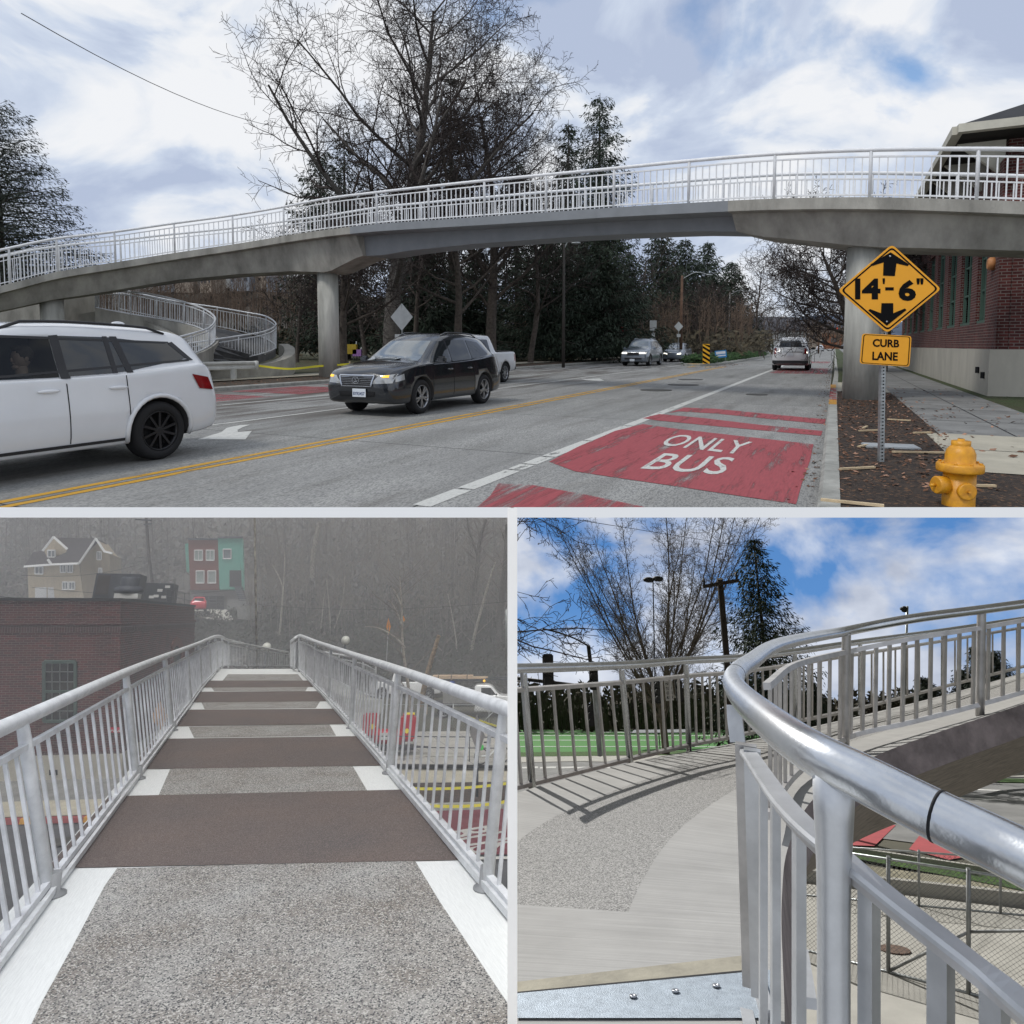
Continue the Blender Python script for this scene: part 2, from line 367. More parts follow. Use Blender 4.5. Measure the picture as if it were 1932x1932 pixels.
def car_ring(s):
    x, zb, zm, wm, zt, wt, zr, wr = s; z6 = max(zt + .04, zr - .10)
    return [(0, zb), (wm * .84, zb), (wm * .975, zb + .09), (wm, zm), (wt + (wm - wt) * .35, zm + (zt - zm) * .72), (wt, zt), (wt - .04, zt + .03), (wr + .03, z6), (wr - .06, zr - .015 if zr > z6 else z6 + .01), (wr * .5, zr + .025), (0, zr + .035)]
def shell(rows):
    mb = MB(); m = len(rows[0]); n = len(rows)
    for r in rows: mb.v += [p.copy() for p in r] + [V((p.x, -p.y, p.z)) for p in r[-2:0:-1]]
    k = 2 * m - 2
    for i in range(n - 1):
        for j in range(k): mb.f.append([i * k + j, (i + 1) * k + j, (i + 1) * k + (j + 1) % k, i * k + (j + 1) % k]); mb.m.append(0); mb.sm.append(True)
    mb.f.append(list(range(k))); mb.m.append(0); mb.sm.append(True); mb.f.append([(n - 1) * k + j for j in range(k)][::-1]); mb.m.append(0); mb.sm.append(True)
    return mb
def boolcut(mb, cuts, mats):
    me = mb.mesh('body', mats); bm = bmesh.new(); bm.from_mesh(me); bmesh.ops.recalc_face_normals(bm, faces=bm.faces); bm.to_mesh(me); bm.free()
    o = bpy.data.objects.new('b', me); sc.collection.objects.link(o); tmp = []
    for c in cuts:
        cm = c.mesh('c', mats); bm = bmesh.new(); bm.from_mesh(cm); bmesh.ops.recalc_face_normals(bm, faces=bm.faces); bm.to_mesh(cm); bm.free()
        q = bpy.data.objects.new('c', cm); sc.collection.objects.link(q); tmp.append(q)
        md = o.modifiers.new('b', 'BOOLEAN'); md.object = q; md.operation = 'DIFFERENCE'; md.solver = 'EXACT'
        try: md.material_mode = 'INDEX'
        except Exception: pass
    bpy.context.view_layer.update()
    r = bpy.data.meshes.new_from_object(o.evaluated_get(bpy.context.evaluated_depsgraph_get()))
    for q in tmp + [o]: bpy.data.objects.remove(q)
    return r
def put_mesh(me, name, parent):
    o = bpy.data.objects.new(name, me); o.parent = parent; KIDS.setdefault(parent.name, []).append(o); MW[o.name] = MW[parent.name]; link(o); return o
AX = {'y+': (1, -1), 'y-': (1, 1), 'x+': (0, -1), 'x-': (0, 1), 'z+': (2, -1)}
def decal(bvh, quad, ax, off=.006, nx=10, ny=6, mb=None, m=0):
    mb = mb or MB(); a, s = AX[ax]; vs = []; hit = []
    for j in range(ny + 1):
        for i in range(nx + 1):
            u = i / nx; v = j / ny
            p = [(1 - u) * (1 - v) * quad[0][k] + u * (1 - v) * quad[1][k] + u * v * quad[2][k] + (1 - u) * v * quad[3][k] for k in (0, 1)]
            if a == 1: o = V((p[0], -4 * s, p[1])); d = V((0, s, 0))
            elif a == 0: o = V((-5 * s, p[0], p[1])); d = V((s, 0, 0))
            else: o = V((p[0], p[1], 4)); d = V((0, 0, -1))
            h = bvh.ray_cast(o, d)
            hit.append(h[0] is not None and abs(h[1].dot(d)) > .08); vs.append((h[0] - d * off) if h[0] is not None else o)
    k = len(mb.v); mb.v += vs
    for j in range(ny):
        for i in range(nx):
            q = [j * (nx + 1) + i, j * (nx + 1) + i + 1, (j + 1) * (nx + 1) + i + 1, (j + 1) * (nx + 1) + i]
            if all(hit[w] for w in q): mb.f.append([k + w for w in q]); mb.m.append(m); mb.sm.append(True)
    return mb
def wheel(root, c, r, side, w=.24, rim=ALLOY, spokes=5, sub=.68):
    M = Matrix.Translation(V(c)) @ Matrix.Rotation(-side * PI / 2, 4, 'X')    # lathe axis z -> outward y
    ty = MB(); ty.lathe([(r * .62, -w / 2), (r * .9, -w / 2), (r * .98, -w / 2 + .03), (r, -w * .25), (r, w * .25), (r * .98, w / 2 - .03), (r * .9, w / 2), (r * .70, w / 2), (r * .68, w / 2 - .03), (r * .68, w / 2 - .1)], k=32, M=M)
    wh = ty.build('wheel', RUB, root, local=True)
    rm = MB(); R = r * sub
    rm.lathe([(R, w / 2 - .03), (R, w / 2 - .006), (R * .93, w / 2 - .012), (R * .9, w / 2 - .05), (R * .88, w / 2 - .10)], k=32, M=M, m=0, caps=False)
    rm.lathe([(.01, w / 2 - .1), (R * .9, w / 2 - .1), (R * .9, w / 2 - .11)], k=24, M=M, m=1)
    for i in range(spokes):
        q = 2 * PI * i / spokes + .3
        for dq in ((-.09, .09) if spokes < 8 else (0,)):
            a = M @ V((math.cos(q + dq) * R * .16, math.sin(q + dq) * R * .16, w / 2 - .035)); b = M @ V((math.cos(q + dq * 1.9) * R * .92, math.sin(q + dq * 1.9) * R * .92, w / 2 - .025))
            rm.bar(a, b, R * (.15 if spokes < 8 else .12), .03, up=(0, 1, 0))
    rm.lathe([(R * .24, w / 2 - .06), (R * .24, w / 2 - .03), (R * .15, w / 2 - .018)], k=16, M=M)
    rm.build('rim', [rim, DARK], wh, local=True)
SUV = [(2.40, .44, .60, .50, .74, .46, .80, .36), (2.33, .30, .60, .78, .80, .70, .88, .58), (2.12, .25, .62, .88, .90, .80, .98, .70), (1.6, .24, .62, .92, .99, .87, 1.07, .76), (1.12, .24, .62, .925, 1.02, .88, 1.13, .76),
       (.30, .24, .62, .925, 1.05, .88, 1.60, .63), (-.3, .24, .62, .925, 1.07, .88, 1.68, .63), (-1.2, .24, .62, .925, 1.11, .87, 1.66, .61), (-1.85, .26, .64, .915, 1.16, .85, 1.57, .57), (-2.18, .29, .68, .89, 1.12, .81, 1.24, .62), (-2.33, .34, .68, .84, .94, .76, 1.02, .62), (-2.39, .44, .66, .70, .84, .62, .90, .5)]
def vehicle(name, label, cat, M, paint, st=SUV, sc3=(1, 1, 1), wb=(1.42, -1.30), wr=.36, rim=ALLOY, spokes=5, side=None, ws=None, rw=None, group=None, detail=True, cut=None, arch=None, glass=GLASS, wsg=SKYGL):
    st = [(s[0] * sc3[0], s[1] * sc3[2], s[2] * sc3[2], s[3] * sc3[1], s[4] * sc3[2], s[5] * sc3[1], s[6] * sc3[2], s[7] * sc3[1]) for s in st]
    X = sc3[0]; Y = sc3[1]; Z = sc3[2]
    t = thing(name, label, cat, M=M, group=group)
    mb = shell(loft(st, car_ring, 5 if detail else 2, 3 if detail else 2))
    bvh = BVHTree.FromPolygons([tuple(p) for p in mb.v], mb.f)
    cuts = []; wm = max(s[3] for s in st)
    for x in wb:
        for s in (-1, 1):
            c = MB(); Mx = Matrix.Translation(V((x, s * (wm - .12), wr + .01))) @ Matrix.Rotation(PI / 2, 4, 'X'); c.lathe([(wr + .055, -.22), (wr + .055, .22)], k=28, M=Mx, m=1); cuts.append(c)
    if cut: cuts += cut
    b = put_mesh(boolcut(mb, cuts, [paint, BLK]), 'body', t)
    for x in wb:
        for s in (-1, 1): wheel(t, (x, s * (wm - .135), wr), wr, s, rim=rim, spokes=spokes)
    if arch:
        for x in wb:
            for s in (-1, 1):
                a = MB(); pts = [V((x + math.cos(q) * (wr + .075), 0, wr + math.sin(q) * (wr + .075))) for q in [PI * (i / 16) * 1.12 - .19 for i in range(17)]]
                for i in range(17):
                    h = bvh.ray_cast(V((pts[i].x, s * 4, pts[i].z)), V((0, -s, 0))); pts[i].y = (h[0].y + s * .004) if h[0] else s * wm
                a.tube(pts, .03, 6); a.build('wheel_arch_trim', arch, t, local=True)
    side = side or [((.98, 1.06), (.16, 1.06), (.16, 1.52), (.42, 1.52)), ((.08, 1.07), (-.78, 1.10), (-.74, 1.56), (.08, 1.54)), ((-.86, 1.11), (-1.72, 1.21), (-1.42, 1.50), (-.82, 1.55))]
    for s in ('y+', 'y-'):
        for q in side:
            d = decal(bvh, [(p[0] * X, p[1] * Z) for p in q], s, .006); d.build('side_window', glass, t, local=True)
    ws = ws or [(-.66, 1.10), (.66, 1.10), (.52, 1.53), (-.52, 1.53)]
    decal(bvh, [(p[0] * Y, p[1] * Z) for p in ws], 'x+', .006, 12, 8).build('windscreen', wsg, t, local=True)
    rw = rw or [(-.60, 1.16), (.60, 1.16), (.50, 1.50), (-.50, 1.50)]
    decal(bvh, [(p[0] * Y, p[1] * Z) for p in rw], 'x-', .006).build('rear_window', glass, t, local=True)
    return t, bvh
def patch(t, bvh, name, quad, ax, m, off=.012, nx=6, ny=4): return decal(bvh, quad, ax, off, nx, ny).build(name, m, t, local=True)
def mirrors(t, x, y, z, m):
    for s in (-1, 1):
        mb = MB(); mb.rbox((x, s * (y + .12), z), (.12, .22, .15), .04); mb.bar((x, s * (y - .04), z - .04), (x, s * (y + .08), z - .02), .05, .04); mb.build('mirror', m, t, local=True)
def seams(t, bvh, xs, z0, z1, m=DARK, top=None):
    mb = MB()
    for s in ('y+', 'y-'):
        for x in xs: decal(bvh, [(x - .006, z0), (x + .006, z0), (x + .006, z1), (x - .006, z1)], s, .003, 1, 10, mb)
        if top: decal(bvh, [(xs[0], top), (xs[-1], top + .03), (xs[-1], top + .045), (xs[0], top + .015)], s, .004, 20, 1, mb)
    mb.build('door_seam', m, t, local=True)
def handles(t, bvh, xs, z, m):
    for s, sg in (('y+', 1), ('y-', -1)):
        for x in xs:
            h = bvh.ray_cast(V((x, sg * 4, z)), V((0, -sg, 0)))
            if h[0]: mb = MB(); mb.ball((x, h[0].y + sg * .012, z), (.12, .022, .024), 12, 8); mb.build('door_handle', m, t, local=True)
def roof_rails(t, bvh, x0, x1, y, m):
    for s in (-1, 1):
        P = []
        for i in range(9):
            x = x0 + (x1 - x0) * i / 8; h = bvh.ray_cast(V((x, s * y, 4)), V((0, 0, -1))); P.append(V((x, s * y, h[0].z + (.05 if 0 < i < 8 else .005))))
        mb = MB(); mb.tube(P, .018, 6); mb.build('roof_rail', m, t, local=True)
def person_bust(M, label, skin, hair, top):
    t = thing('person', label, 'person', M=M)
    b = MB(); b.lathe([(.05, -.36), (.2, -.34), (.21, -.28), (.17, -.21), (.075, -.17), (.058, -.12), (.056, -.06), (.05, -.03)], k=16)
    b.ball((0, 0, .05), (.092, .075, .118), 14, 10); b.ball((.088, 0, .028), (.018, .013, .026), 10, 8); b.ball((.058, 0, -.048), (.034, .036, .026), 10, 8); b.ball((.079, 0, -.012), (.012, .024, .012), 10, 6)
    for s in (-1, 1): b.ball((-.015, s * .075, .04), (.022, .012, .033), 8, 6)
    b.build('body', [skin], t, local=True)
    h = MB(); h.ball((-.022, 0, .085), (.098, .088, .105), 14, 9); h.ball((.045, 0, .15), (.05, .07, .035), 10, 6); h.build('hair', hair, t, local=True)
    c = MB(); c.lathe([(.22, -.42), (.235, -.3), (.2, -.215), (.12, -.175), (.085, -.15), (.09, -.13)], k=18); c.build('hooded_top', top, t, local=True)
    return t
# ================================================================== THE STREET (upper place)
CUR[0] = 'street'
vp = ray(1575, 652); ROADV = V((vp.x, vp.y, 0)).normalized(); SIDE = V((ROADV.y, -ROADV.x, 0))
def R3(r, s, z=0.): return ROADV * r + SIDE * s + V((0, 0, z))
def RS(px, py, z=0.): p = G(px, py, z); return p.dot(ROADV), p.dot(SIDE)
def strip(mb, r0, r1, s0, s1, z, m=0):
    return mb.add([R3(r0, s0, z), R3(r1, s0, z), R3(r1, s1, z), R3(r0, s1, z)], [(0, 3, 2, 1)], m)
CURB = -.09; LC = -17.25
EDGE_Y = G(966, 957).y
ROADUV = ((0, 0, 1), ROADV)
conc = mat('road_concrete', (.315, .313, .298), .88, var=.22, scale=.6, uv=True, detail=12., bump=.35, bscale=30, speck=(60, (.19, .19, .185), .62), stretch=(.55, 1.6, 1))
def joints(m):                                    # saw-cut joints and tyre-darkened lanes in the slabs
    nt = m.node_tree; b = nt.nodes['Principled BSDF']; l = b.inputs['Base Color'].links[0].from_socket
    tc = nt.nodes.new('ShaderNodeTexCoord'); br = nt.nodes.new('ShaderNodeTexBrick'); nt.links.new(tc.outputs['UV'], br.inputs['Vector']); br.offset = 0
    mp = nt.nodes.new('ShaderNodeMapping'); mp.inputs['Location'].default_value = (1.2, .02, 0); nt.links.new(tc.outputs['UV'], mp.inputs[0]); nt.links.new(mp.outputs[0], br.inputs['Vector'])
    for k, v in (('Color1', (1, 1, 1, 1)), ('Color2', (.86, .87, .86, 1)), ('Mortar', (.12, .12, .12, 1)), ('Scale', 1), ('Mortar Size', .014), ('Mortar Smooth', .2), ('Brick Width', 4.6), ('Row Height', 3.33), ('Bias', 0)): br.inputs[k].default_value = v
    out = mixc(nt, 1., l, br.outputs[0], 'MULTIPLY')
    n = _n(nt, 'ShaderNodeTexNoise'); n.inputs['Scale'].default_value = 1.; n.inputs['Detail'].default_value = 8; n.inputs['Roughness'].default_value = .65
    m2 = nt.nodes.new('ShaderNodeMapping'); m2.inputs['Scale'].default_value = (.22, 1.5, 1); nt.links.new(tc.outputs['UV'], m2.inputs[0]); nt.links.new(m2.outputs[0], n.inputs[0])
    sx = nt.nodes.new('ShaderNodeSeparateXYZ'); nt.links.new(tc.outputs['UV'], sx.inputs[0])
    far = nt.nodes.new('ShaderNodeMapRange'); far.inputs[1].default_value = 7.2; far.inputs[2].default_value = 11.; nt.links.new(sx.outputs[1], far.inputs[0])
    f = ramp(nt, n.outputs[0], [(.47, (0, 0, 0)), (.60, (1, 1, 1))]); mu = nt.nodes.new('ShaderNodeMath'); mu.operation = 'MULTIPLY'; nt.links.new(f, mu.inputs[0]); nt.links.new(far.outputs[0], mu.inputs[1])
    out = mixc(nt, mu.outputs[0], out, (.075, .062, .052))
    f2 = ramp(nt, n.outputs[0], [(.52, (0, 0, 0)), (.70, (.6, .6, .6))]); out = mixc(nt, f2, out, (.12, .112, .10))
    n5 = _n(nt, 'ShaderNodeTexNoise'); n5.inputs['Scale'].default_value = .9; n5.inputs['Detail'].default_value = 12; n5.inputs['Roughness'].default_value = .75; nt.links.new(m2.outputs[0], n5.inputs[0]); out = mixc(nt, .8, out, ramp(nt, n5.outputs[0], [(.3, (.68, .68, .66)), (.5, (1, 1, 1)), (.7, (1.2, 1.2, 1.18))]), 'MULTIPLY')
    nt.links.new(out, b.inputs['Base Color'])
joints(conc)
SLAB = mat('white_slab_edge', (.92, .90, .86), .7, var=.04)
# ground of the whole street as one slab, its front face towards the two lower places
mb = MB(); gp = [V((-900, EDGE_Y, 0)), V((900, EDGE_Y, 0)), V((900, 1500, 0)), V((-900, 1500, 0))]; TS = (EYE.z - U(966, 976, 1).z); t_ = dep(V((0, EDGE_Y, 0)))
SLT = 19.5 / F_ * t_
mb.hexa([p - V((0, 0, SLT)) for p in gp] + [p - V((0, 0, .012)) for p in gp]); mb.build('ground_slab', SLAB, kind='structure')
grass = mat('verge_grass', (.028, .042, .014), .95, var=.6, scale=1.2, bump=1., bscale=60, col2=(.05, .035, .02)); 
mb = MB(); mb.poly([p - V((0, 0, .008)) for p in gp]); mb.build('ground', grass, kind='structure')
def near(r0, r1, s0, s1, z, mb=None, m=0, n=1):   # strip clipped at the slab's front edge
    mb = mb or MB(); P = [R3(r0, s0, z), R3(r1, s0, z), R3(r1, s1, z), R3(r0, s1, z)]; out = []; E_ = EDGE_Y * (H - z) / H
    for i in range(4):
        a, b = P[i], P[(i + 1) % 4]; ia, ib = a.y >= E_, b.y >= E_
        if ia: out.append(a)
        if ia != ib: out.append(a.lerp(b, (E_ - a.y) / (b.y - a.y)))
    if len(out) > 2: mb.add(out, [list(range(len(out)))[::-1]], m)
    return mb
near(-40, 900, LC, CURB, 0).build('road', conc, kind='structure', uv=ROADUV)
# kerbs
kerb = mat('kerb_concrete', (.33, .33, .30), .9, var=.35, scale=4, bump=.3)
def kerbrun(pts, w, h, name='kerb', m=None):
    mb = MB(); mb.sweep(pts, [(0, -.02), (0, h - .03), (.03, h), (w, h), (w, -.02)]); return mb.build(name, m or kerb, kind='structure')
KR = .14
cpts = [(-2, CURB), (17, CURB), (24, CURB + .04), (33, CURB + .1), (60, CURB + .1), (400, CURB + .1)]
kerbrun([R3(r, s) for r, s in cpts][::1], .17, KR)
kerbrun([R3(400, LC), R3(-40, LC)], .2, .13)
redk = mat_paint('red_kerb_paint', (.35, .04, .035), .5, 3.); yelk = mat_paint('yellow_kerb_paint', (.62, .3, .03), .45, 3.)
mb = MB(); near(17.6, 22.5, CURB + .005, CURB + .165, KR + .004, mb, 0); near(16.2, 17.6, CURB + .005, CURB + .165, KR + .004, mb, 1); near(22.5, 24.5, CURB + .005, CURB + .165, KR + .004, mb, 1)
mb.build('kerb_paint', [redk, yelk], kind='structure', uv=ROADUV)
# markings
yel = mat_paint('yellow_line_paint', (.62, .34, .03), .40, 1.4, (1, 6, 1), soft=.06); wht = mat_paint('white_line_paint', (.62, .62, .58), .37, 1.8, (1, 4, 1), soft=.05); red = mat_paint('red_lane_paint', (.36, .065, .075), .41, .8, (.55, 5, 1), soft=.07, fine=9); red2 = mat_paint('worn_red_lane_paint', (.37, .07, .08), .50, 1.2, (.35, 5, 1), soft=.10)
whs = mat_paint('white_letter_paint', (.62, .62, .58), .36, 4, (.6, 2, 1), soft=.08)
YS = RS(40, 945)[1]; mb = MB(); near(-5, 47, YS - .16, YS - .05, .004, mb); near(-5, 47, YS + .07, YS + .18, .004, mb); mb.build('yellow_line', yel, kind='structure', uv=ROADUV)
W = RS(790, 950)[1]; mb = MB(); r = 5.
rnd = random.Random(4)
rb = [4.95, 5.75, 6.9, 7.3, 7.9, 9.5, 11.6, 13.4, 15.2, 17.5, 21, 26, 33, 41, 60, 90, 140, 220]
for i in range(len(rb) - 1): near(rb[i] + .015, rb[i + 1] - .05, W - .02, W + .17, .004, mb)
near(-5, 400, -10.05, -9.95, .004, mb); near(-5, 400, -13.2, -13.1, .004, mb); mb.build('white_line', wht, kind='structure', uv=ROADUV)
# red bus lane patches (pixel corners on the road plane)
def gpoly(pts, z, name, m, kind='structure'):
    mb = MB(); mb.add([G(x, y, z) for x, y in pts], [list(range(len(pts)))]); o = mb.build(name, m, kind=kind, uv=ROADUV); return o
mb = MB()
pass
gpoly([(1036, 871), (1090, 843), (1160, 813), (1213, 800), (1261, 807), (1400, 823), (1535, 838), (1528, 870), (1512, 915), (1502, 951), (1400, 936), (1274, 917), (1150, 899), (1085, 889)], .005, 'red_bus_lane', red)
gpoly([(1212, 789), (1244, 781), (1330, 789), (1430, 801), (1552, 813), (1549, 822), (1440, 812), (1330, 802), (1240, 793)], .005, 'red_bus_lane', red)
gpoly([(1262, 779), (1290, 769), (1349, 771), (1450, 781), (1558, 791), (1556, 800), (1450, 790), (1349, 780), (1280, 776)], .005, 'red_bus_lane', red)
gpoly([(940, 912), (1000, 914), (1100, 932), (1220, 957), (900, 957), (925, 935)], .005, 'faded_red_lane_patch', red2)
mb = MB(); near(37, 46, -3.0, -.3, .005, mb); near(60, 66, -3.0, -.3, .005, mb)
for r0, r1 in ((8, 10.5), (11.2, 14.), (15, 18), (19, 23.5)): near(r0, r1, LC + .4, LC + 3.2, .005, mb)
mb.build('faded_red_lane_patches', red2, kind='structure', uv=ROADUV)
def road_word(txt, x0, y0, x1, y1, h, name):      # word laid on the road between two pixels along its baseline
    a = G(x0, y0, .009); b = G(x1, y1, .009); M = basis((a + b) / 2 , b - a, V((0, 0, 1)).cross(b - a)); yv = ROADV; M[0][1], M[1][1], M[2][1] = yv.x, yv.y, 0.; mb = MB()
    put_text(mb, txt, M @ Matrix.Translation((0, h / 2, 0)), (b - a).length, h, bold=.008); mb.build(name, whs, kind='structure', uv=ROADUV)
road_word('BUS', 1207, 884, 1362, 896, 1.25, 'bus_lettering'); road_word('ONLY', 1240, 839, 1400, 858, 1.3, 'only_lettering')
# turn arrow on the far side of the yellow lines and a straight one further on
def gp2(pts, z): return [G(x, y, z) for x, y in pts]
mb = MB(); mb.add(gp2([(372, 829), (418, 815), (428, 807), (452, 802), (472, 801), (458, 806), (448, 811), (449, 815), (475, 813), (463, 829)], .006), [list(range(10))]); mb.add(gp2([(1095, 714), (1108, 715), (1131, 714), (1140, 718), (1131, 719), (1105, 717)], .006), [list(range(6))])
mb.build('turn_arrow', whs, kind='structure', uv=ROADUV)
# right verge: mulch bed, grass, cross path, pavement
mulch = mat('bark_mulch', (.05, .034, .024), .95, var=.7, scale=9, bump=1.2, bscale=70, speck=(40, (.15, .08, .04), .9, (.02, .013, .01)))
walk = mat('pavement_concrete', (.21, .21, .20), .9, var=.35, scale=1.3, uv=True, detail=10, bump=.3); walk2 = mat('new_pavement', (.42, .39, .31), .9, var=.2, scale=1.6, uv=True, bump=.2)
turf = mat('turf', (.035, .075, .015), .95, var=.6, scale=3, bump=1., bscale=90, col2=(.06, .045, .025))
z = KR - .01; s0 = CURB + .17
near(-3, 21.2, s0, 1.42, z).build('mulch_bed', mulch, kind='structure')
near(21.2, 26.3, s0, 1.42, z).build('cross_path', walk2, kind='structure', uv=ROADUV)
near(26.3, 300, s0, 1.42, z).build('verge', turf, kind='structure')
near(11.6, 300, 1.42, 3.3, z).build('pavement', walk, kind='structure', uv=ROADUV)
near(8.2, 11.6, 1.25, 4.6, z + .004).build('pavement_slab', walk2, kind='structure', uv=ROADUV)
near(-3, 8.2, 1.42, 9, z - .004).build('verge_soil', mulch, kind='structure')
near(11.6, 300, 3.3, 9, z - .002).build('wall_foot_grass', turf, kind='structure')
mb = MB()
for r in (13.6, 16.0, 18.4, 20.8, 23.4, 26, 29, 32, 36): near(r, r + .025, 1.42, 3.3, z + .004, mb)
near(11.6, 60, 2.35, 2.37, z + .004, mb); near(9.9, 9.92, 1.25, 4.6, z + .008, mb); near(8.2, 11.6, 2.6, 2.62, z + .008, mb); mb.build('pavement_joint', DARK, kind='structure')
for nm, r0, r1, w in (('manhole_cover', 24.6, -4.9, .55), ('manhole_cover', 21.3, -5.1, .5), ('manhole_cover', 28.6, -5.4, .5), ('manhole_cover', 20.6, -2.0, .3)):
    mb = MB(); mb.lathe([(w, .002), (w, .012), (w * .9, .014)], R3(r0, r1, 0), 24)
    tag(mb.build(nm, mat('cast_iron', (.07, .068, .06), .7, .3, var=.4, scale=20)), {24.6: 'dark round manhole cover left of the long white line, in the middle of three', 21.3: 'dark round manhole cover nearest the red patches, just left of the white line', 28.6: 'round manhole cover farthest up the lane, short of the yellow nosed island', 20.6: 'small round iron cover in the kerb lane beyond the red stripes'}[r0], 'manhole cover', 'manhole covers in the street')
# left verge, path
vg = mat('left_verge_mulch', (.06, .045, .03), .95, var=.6, scale=3, bump=1., bscale=60, speck=(14, (.17, .075, .035), .93))
near(-40, 400, LC - 2.6, LC - .2, .12).build('verge_left', vg, kind='structure')
near(-40, 400, LC - 4.4, LC - 2.6, .16).build('path', walk2, kind='structure', uv=ROADUV)
mb = MB(); near(-40, 400, LC - 60, LC - 4.4, .17, mb); mb.build('park_lawn', mat('park_lawn', (.04, .06, .02), .95, var=.6, scale=.5, bump=.6, col2=(.07, .045, .025)), kind='structure')
for i, (px, py, l, a) in enumerate(((1618, 883, .42, .25), (1632, 806, .3, .9), (1640, 812, .36, .25), (1696, 792, .35, -.6), (1740, 816, .3, .2), (1735, 853, .62, -.1), (1607, 948, .46, -.5), (1628, 841, .25, .7), (1845, 916, .3, -.1))):
    p = G(px, py, z + .02); mb = MB(); d = V((math.cos(a), math.sin(a), 0)); mb.bar(p - d * l / 2, p + d * l / 2, .035, .02)
    tag(mb.build('wood_stake', mat('pale_timber', (.55, .43, .27), .8, var=.25, scale=8)), ['split pale stake lying near the sign post, below the utility cover', 'short pale offcut lying against the kerb side of the big round pier', 'pale stake lying on mulch between kerb and sign post', 'thin pale stake lying at the right foot of the round pier', 'pale sliver lying where mulch meets the pavement', 'long thin stake lying right of the utility cover', 'pale stake in the mulch corner nearest the viewer by the kerb', 'small slanted pale offcut left of the utility cover', 'thin sliver lying in the soil right of the yellow hydrant'][i], 'wood stake', 'wooden offcuts lying in the mulch')
c = G(1680, 842, z + .01); Mx = basis(c, ROADV * .15 + SIDE, ROADV); mb = MB(); mb.rbox((0, 0, 0), (.62, .36, .03), .01, Mx); t = mb.build('utility_cover', mat('polymer_concrete', (.33, .35, .36), .8, var=.2)); tag(t, 'flat grey rectangular utility cover set in the mulch behind the sign post', 'utility cover')
# fallen leaves scattered (countless)
rnd = random.Random(7); mb = MB()
for _ in range(3600):
    k = rnd.random()
    if k < .6: p = R3(rnd.uniform(5.5, 21), rnd.uniform(s0, 1.5), z + .012)
    elif k < .68: p = R3(rnd.uniform(5.5, 45), CURB - abs(rnd.gauss(0, .12)) - .03, .008)
    elif k < .74: p = R3(rnd.uniform(9, 24), rnd.uniform(1.5, 3.3), z + .012)
    elif k < .85: p = R3(rnd.uniform(44, 56), YS - .6 + rnd.gauss(0, .6), .012)
    else: p = R3(rnd.uniform(5, 60), LC - rnd.uniform(.3, 2.5), .14)
    if p.y < EDGE_Y + .05: continue
    a = rnd.random() * 6.3; s = rnd.uniform(.012, .038) * (1.6 if k > .7 else 1); x = V((math.cos(a), math.sin(a), rnd.uniform(-.4, .4))); y = V((-math.sin(a), math.cos(a), rnd.uniform(-.4, .4)))
    mb.add([p - x * s, p + y * s * .6, p + x * s, p - y * s * .6], [(0, 1, 2, 3)], 0 if rnd.random() < .75 else 1)
mb.build('fallen_leaves', [mat('leaf_brown', (.13, .06, .03), .9, var=.5), mat('leaf_pale', (.36, .2, .13), .9, var=.4)], kind='stuff')
# ------------------------------------------------------------------ the footbridge
RAILM = mat('white_rail_paint', (.76, .77, .78), .45, 0., var=.12, scale=6); 
BCON = mat('bridge_concrete', (.34, .33, .295), .92, var=.5, scale=1.3, detail=12, bump=.35, stretch=(1, 1, .35)); BCON2 = mat('grey_steel_paint', (.21, .225, .24), .6, var=.12, scale=2); PIERC = mat('pier_concrete', (.44, .44, .40), .9, var=.45, scale=2.2, stretch=(1, 1, .18), bump=.3)
posts = [(-140, 505, 574, 23.2), (20, 469, 535, 24.6), (109, 451, 513, 25.4), (218, 438, 495.5, 26.3), (330, 422, 478, 27.), (440, 407, 462, 27.2), (536, 391, 446.5, 27.), (621, 375, 434, 26.), (711, 364, 424, 24.4), (809, 353, 417, 22.9), (914, 342, 410, 21.6), (1030, 331, 402, 20.2), (1158, 319, 393, 18.8), (1299, 305, 384.5, 17.4), (1460, 292, 376.5, 16.1), (1640.6, 284.5, 374, 15.05), (1842, 283, 379, 14.2), (2075, 286, 388, 13.4)]
base = [U(x, yb, d) for x, yt, yb, d in posts]; topz = [U(x, yt, d).z for x, yt, yb, d in posts]
bp = spl(base, 6); tz = spl([V((0, 0, z)) for z in topz], 6); tp = [V((a.x, a.y, b.z)) for a, b in zip(bp, tz)]
def flat(v): return V((v.x, v.y, 0)).normalized()
tan = [flat(bp[min(i + 1, len(bp) - 1)] - bp[max(i - 1, 0)]) for i in range(len(bp))]; back = [V((-t.y, t.x, 0)) for t in tan]   # away from the viewer
BR = thing('footbridge', 'curved concrete and steel footbridge with white railings crossing the whole street', 'footbridge', base[5] - V((0, 0, 5)))
WB = 2.3
sl = [b + n * (WB / 2) for b, n in zip(bp, back)]
def deckpart(i0, i1, name, prof, m):
    mb = MB(); P = [[(p[0], p[1]) for p in prof(i)] for i in range(i0, i1)]
    mb.sweep(sl[i0:i1], P, sides=[-n for n in back[i0:i1]], smooth=False); return mb.build(name, m, BR)
dk = lambda i: [(-WB / 2 - .12, 0), (WB / 2 + .12, 0), (WB / 2 + .12, -.26), (WB / 2 + .04, -.28), (-WB / 2 - .04, -.28), (-WB / 2 - .12, -.26)]
N = len(bp); xpx = [proj(p)[0] for p in bp]
def idx(px): return min(range(N), key=lambda i: abs(xpx[i] - px))
i1, i2 = idx(662), idx(1378)
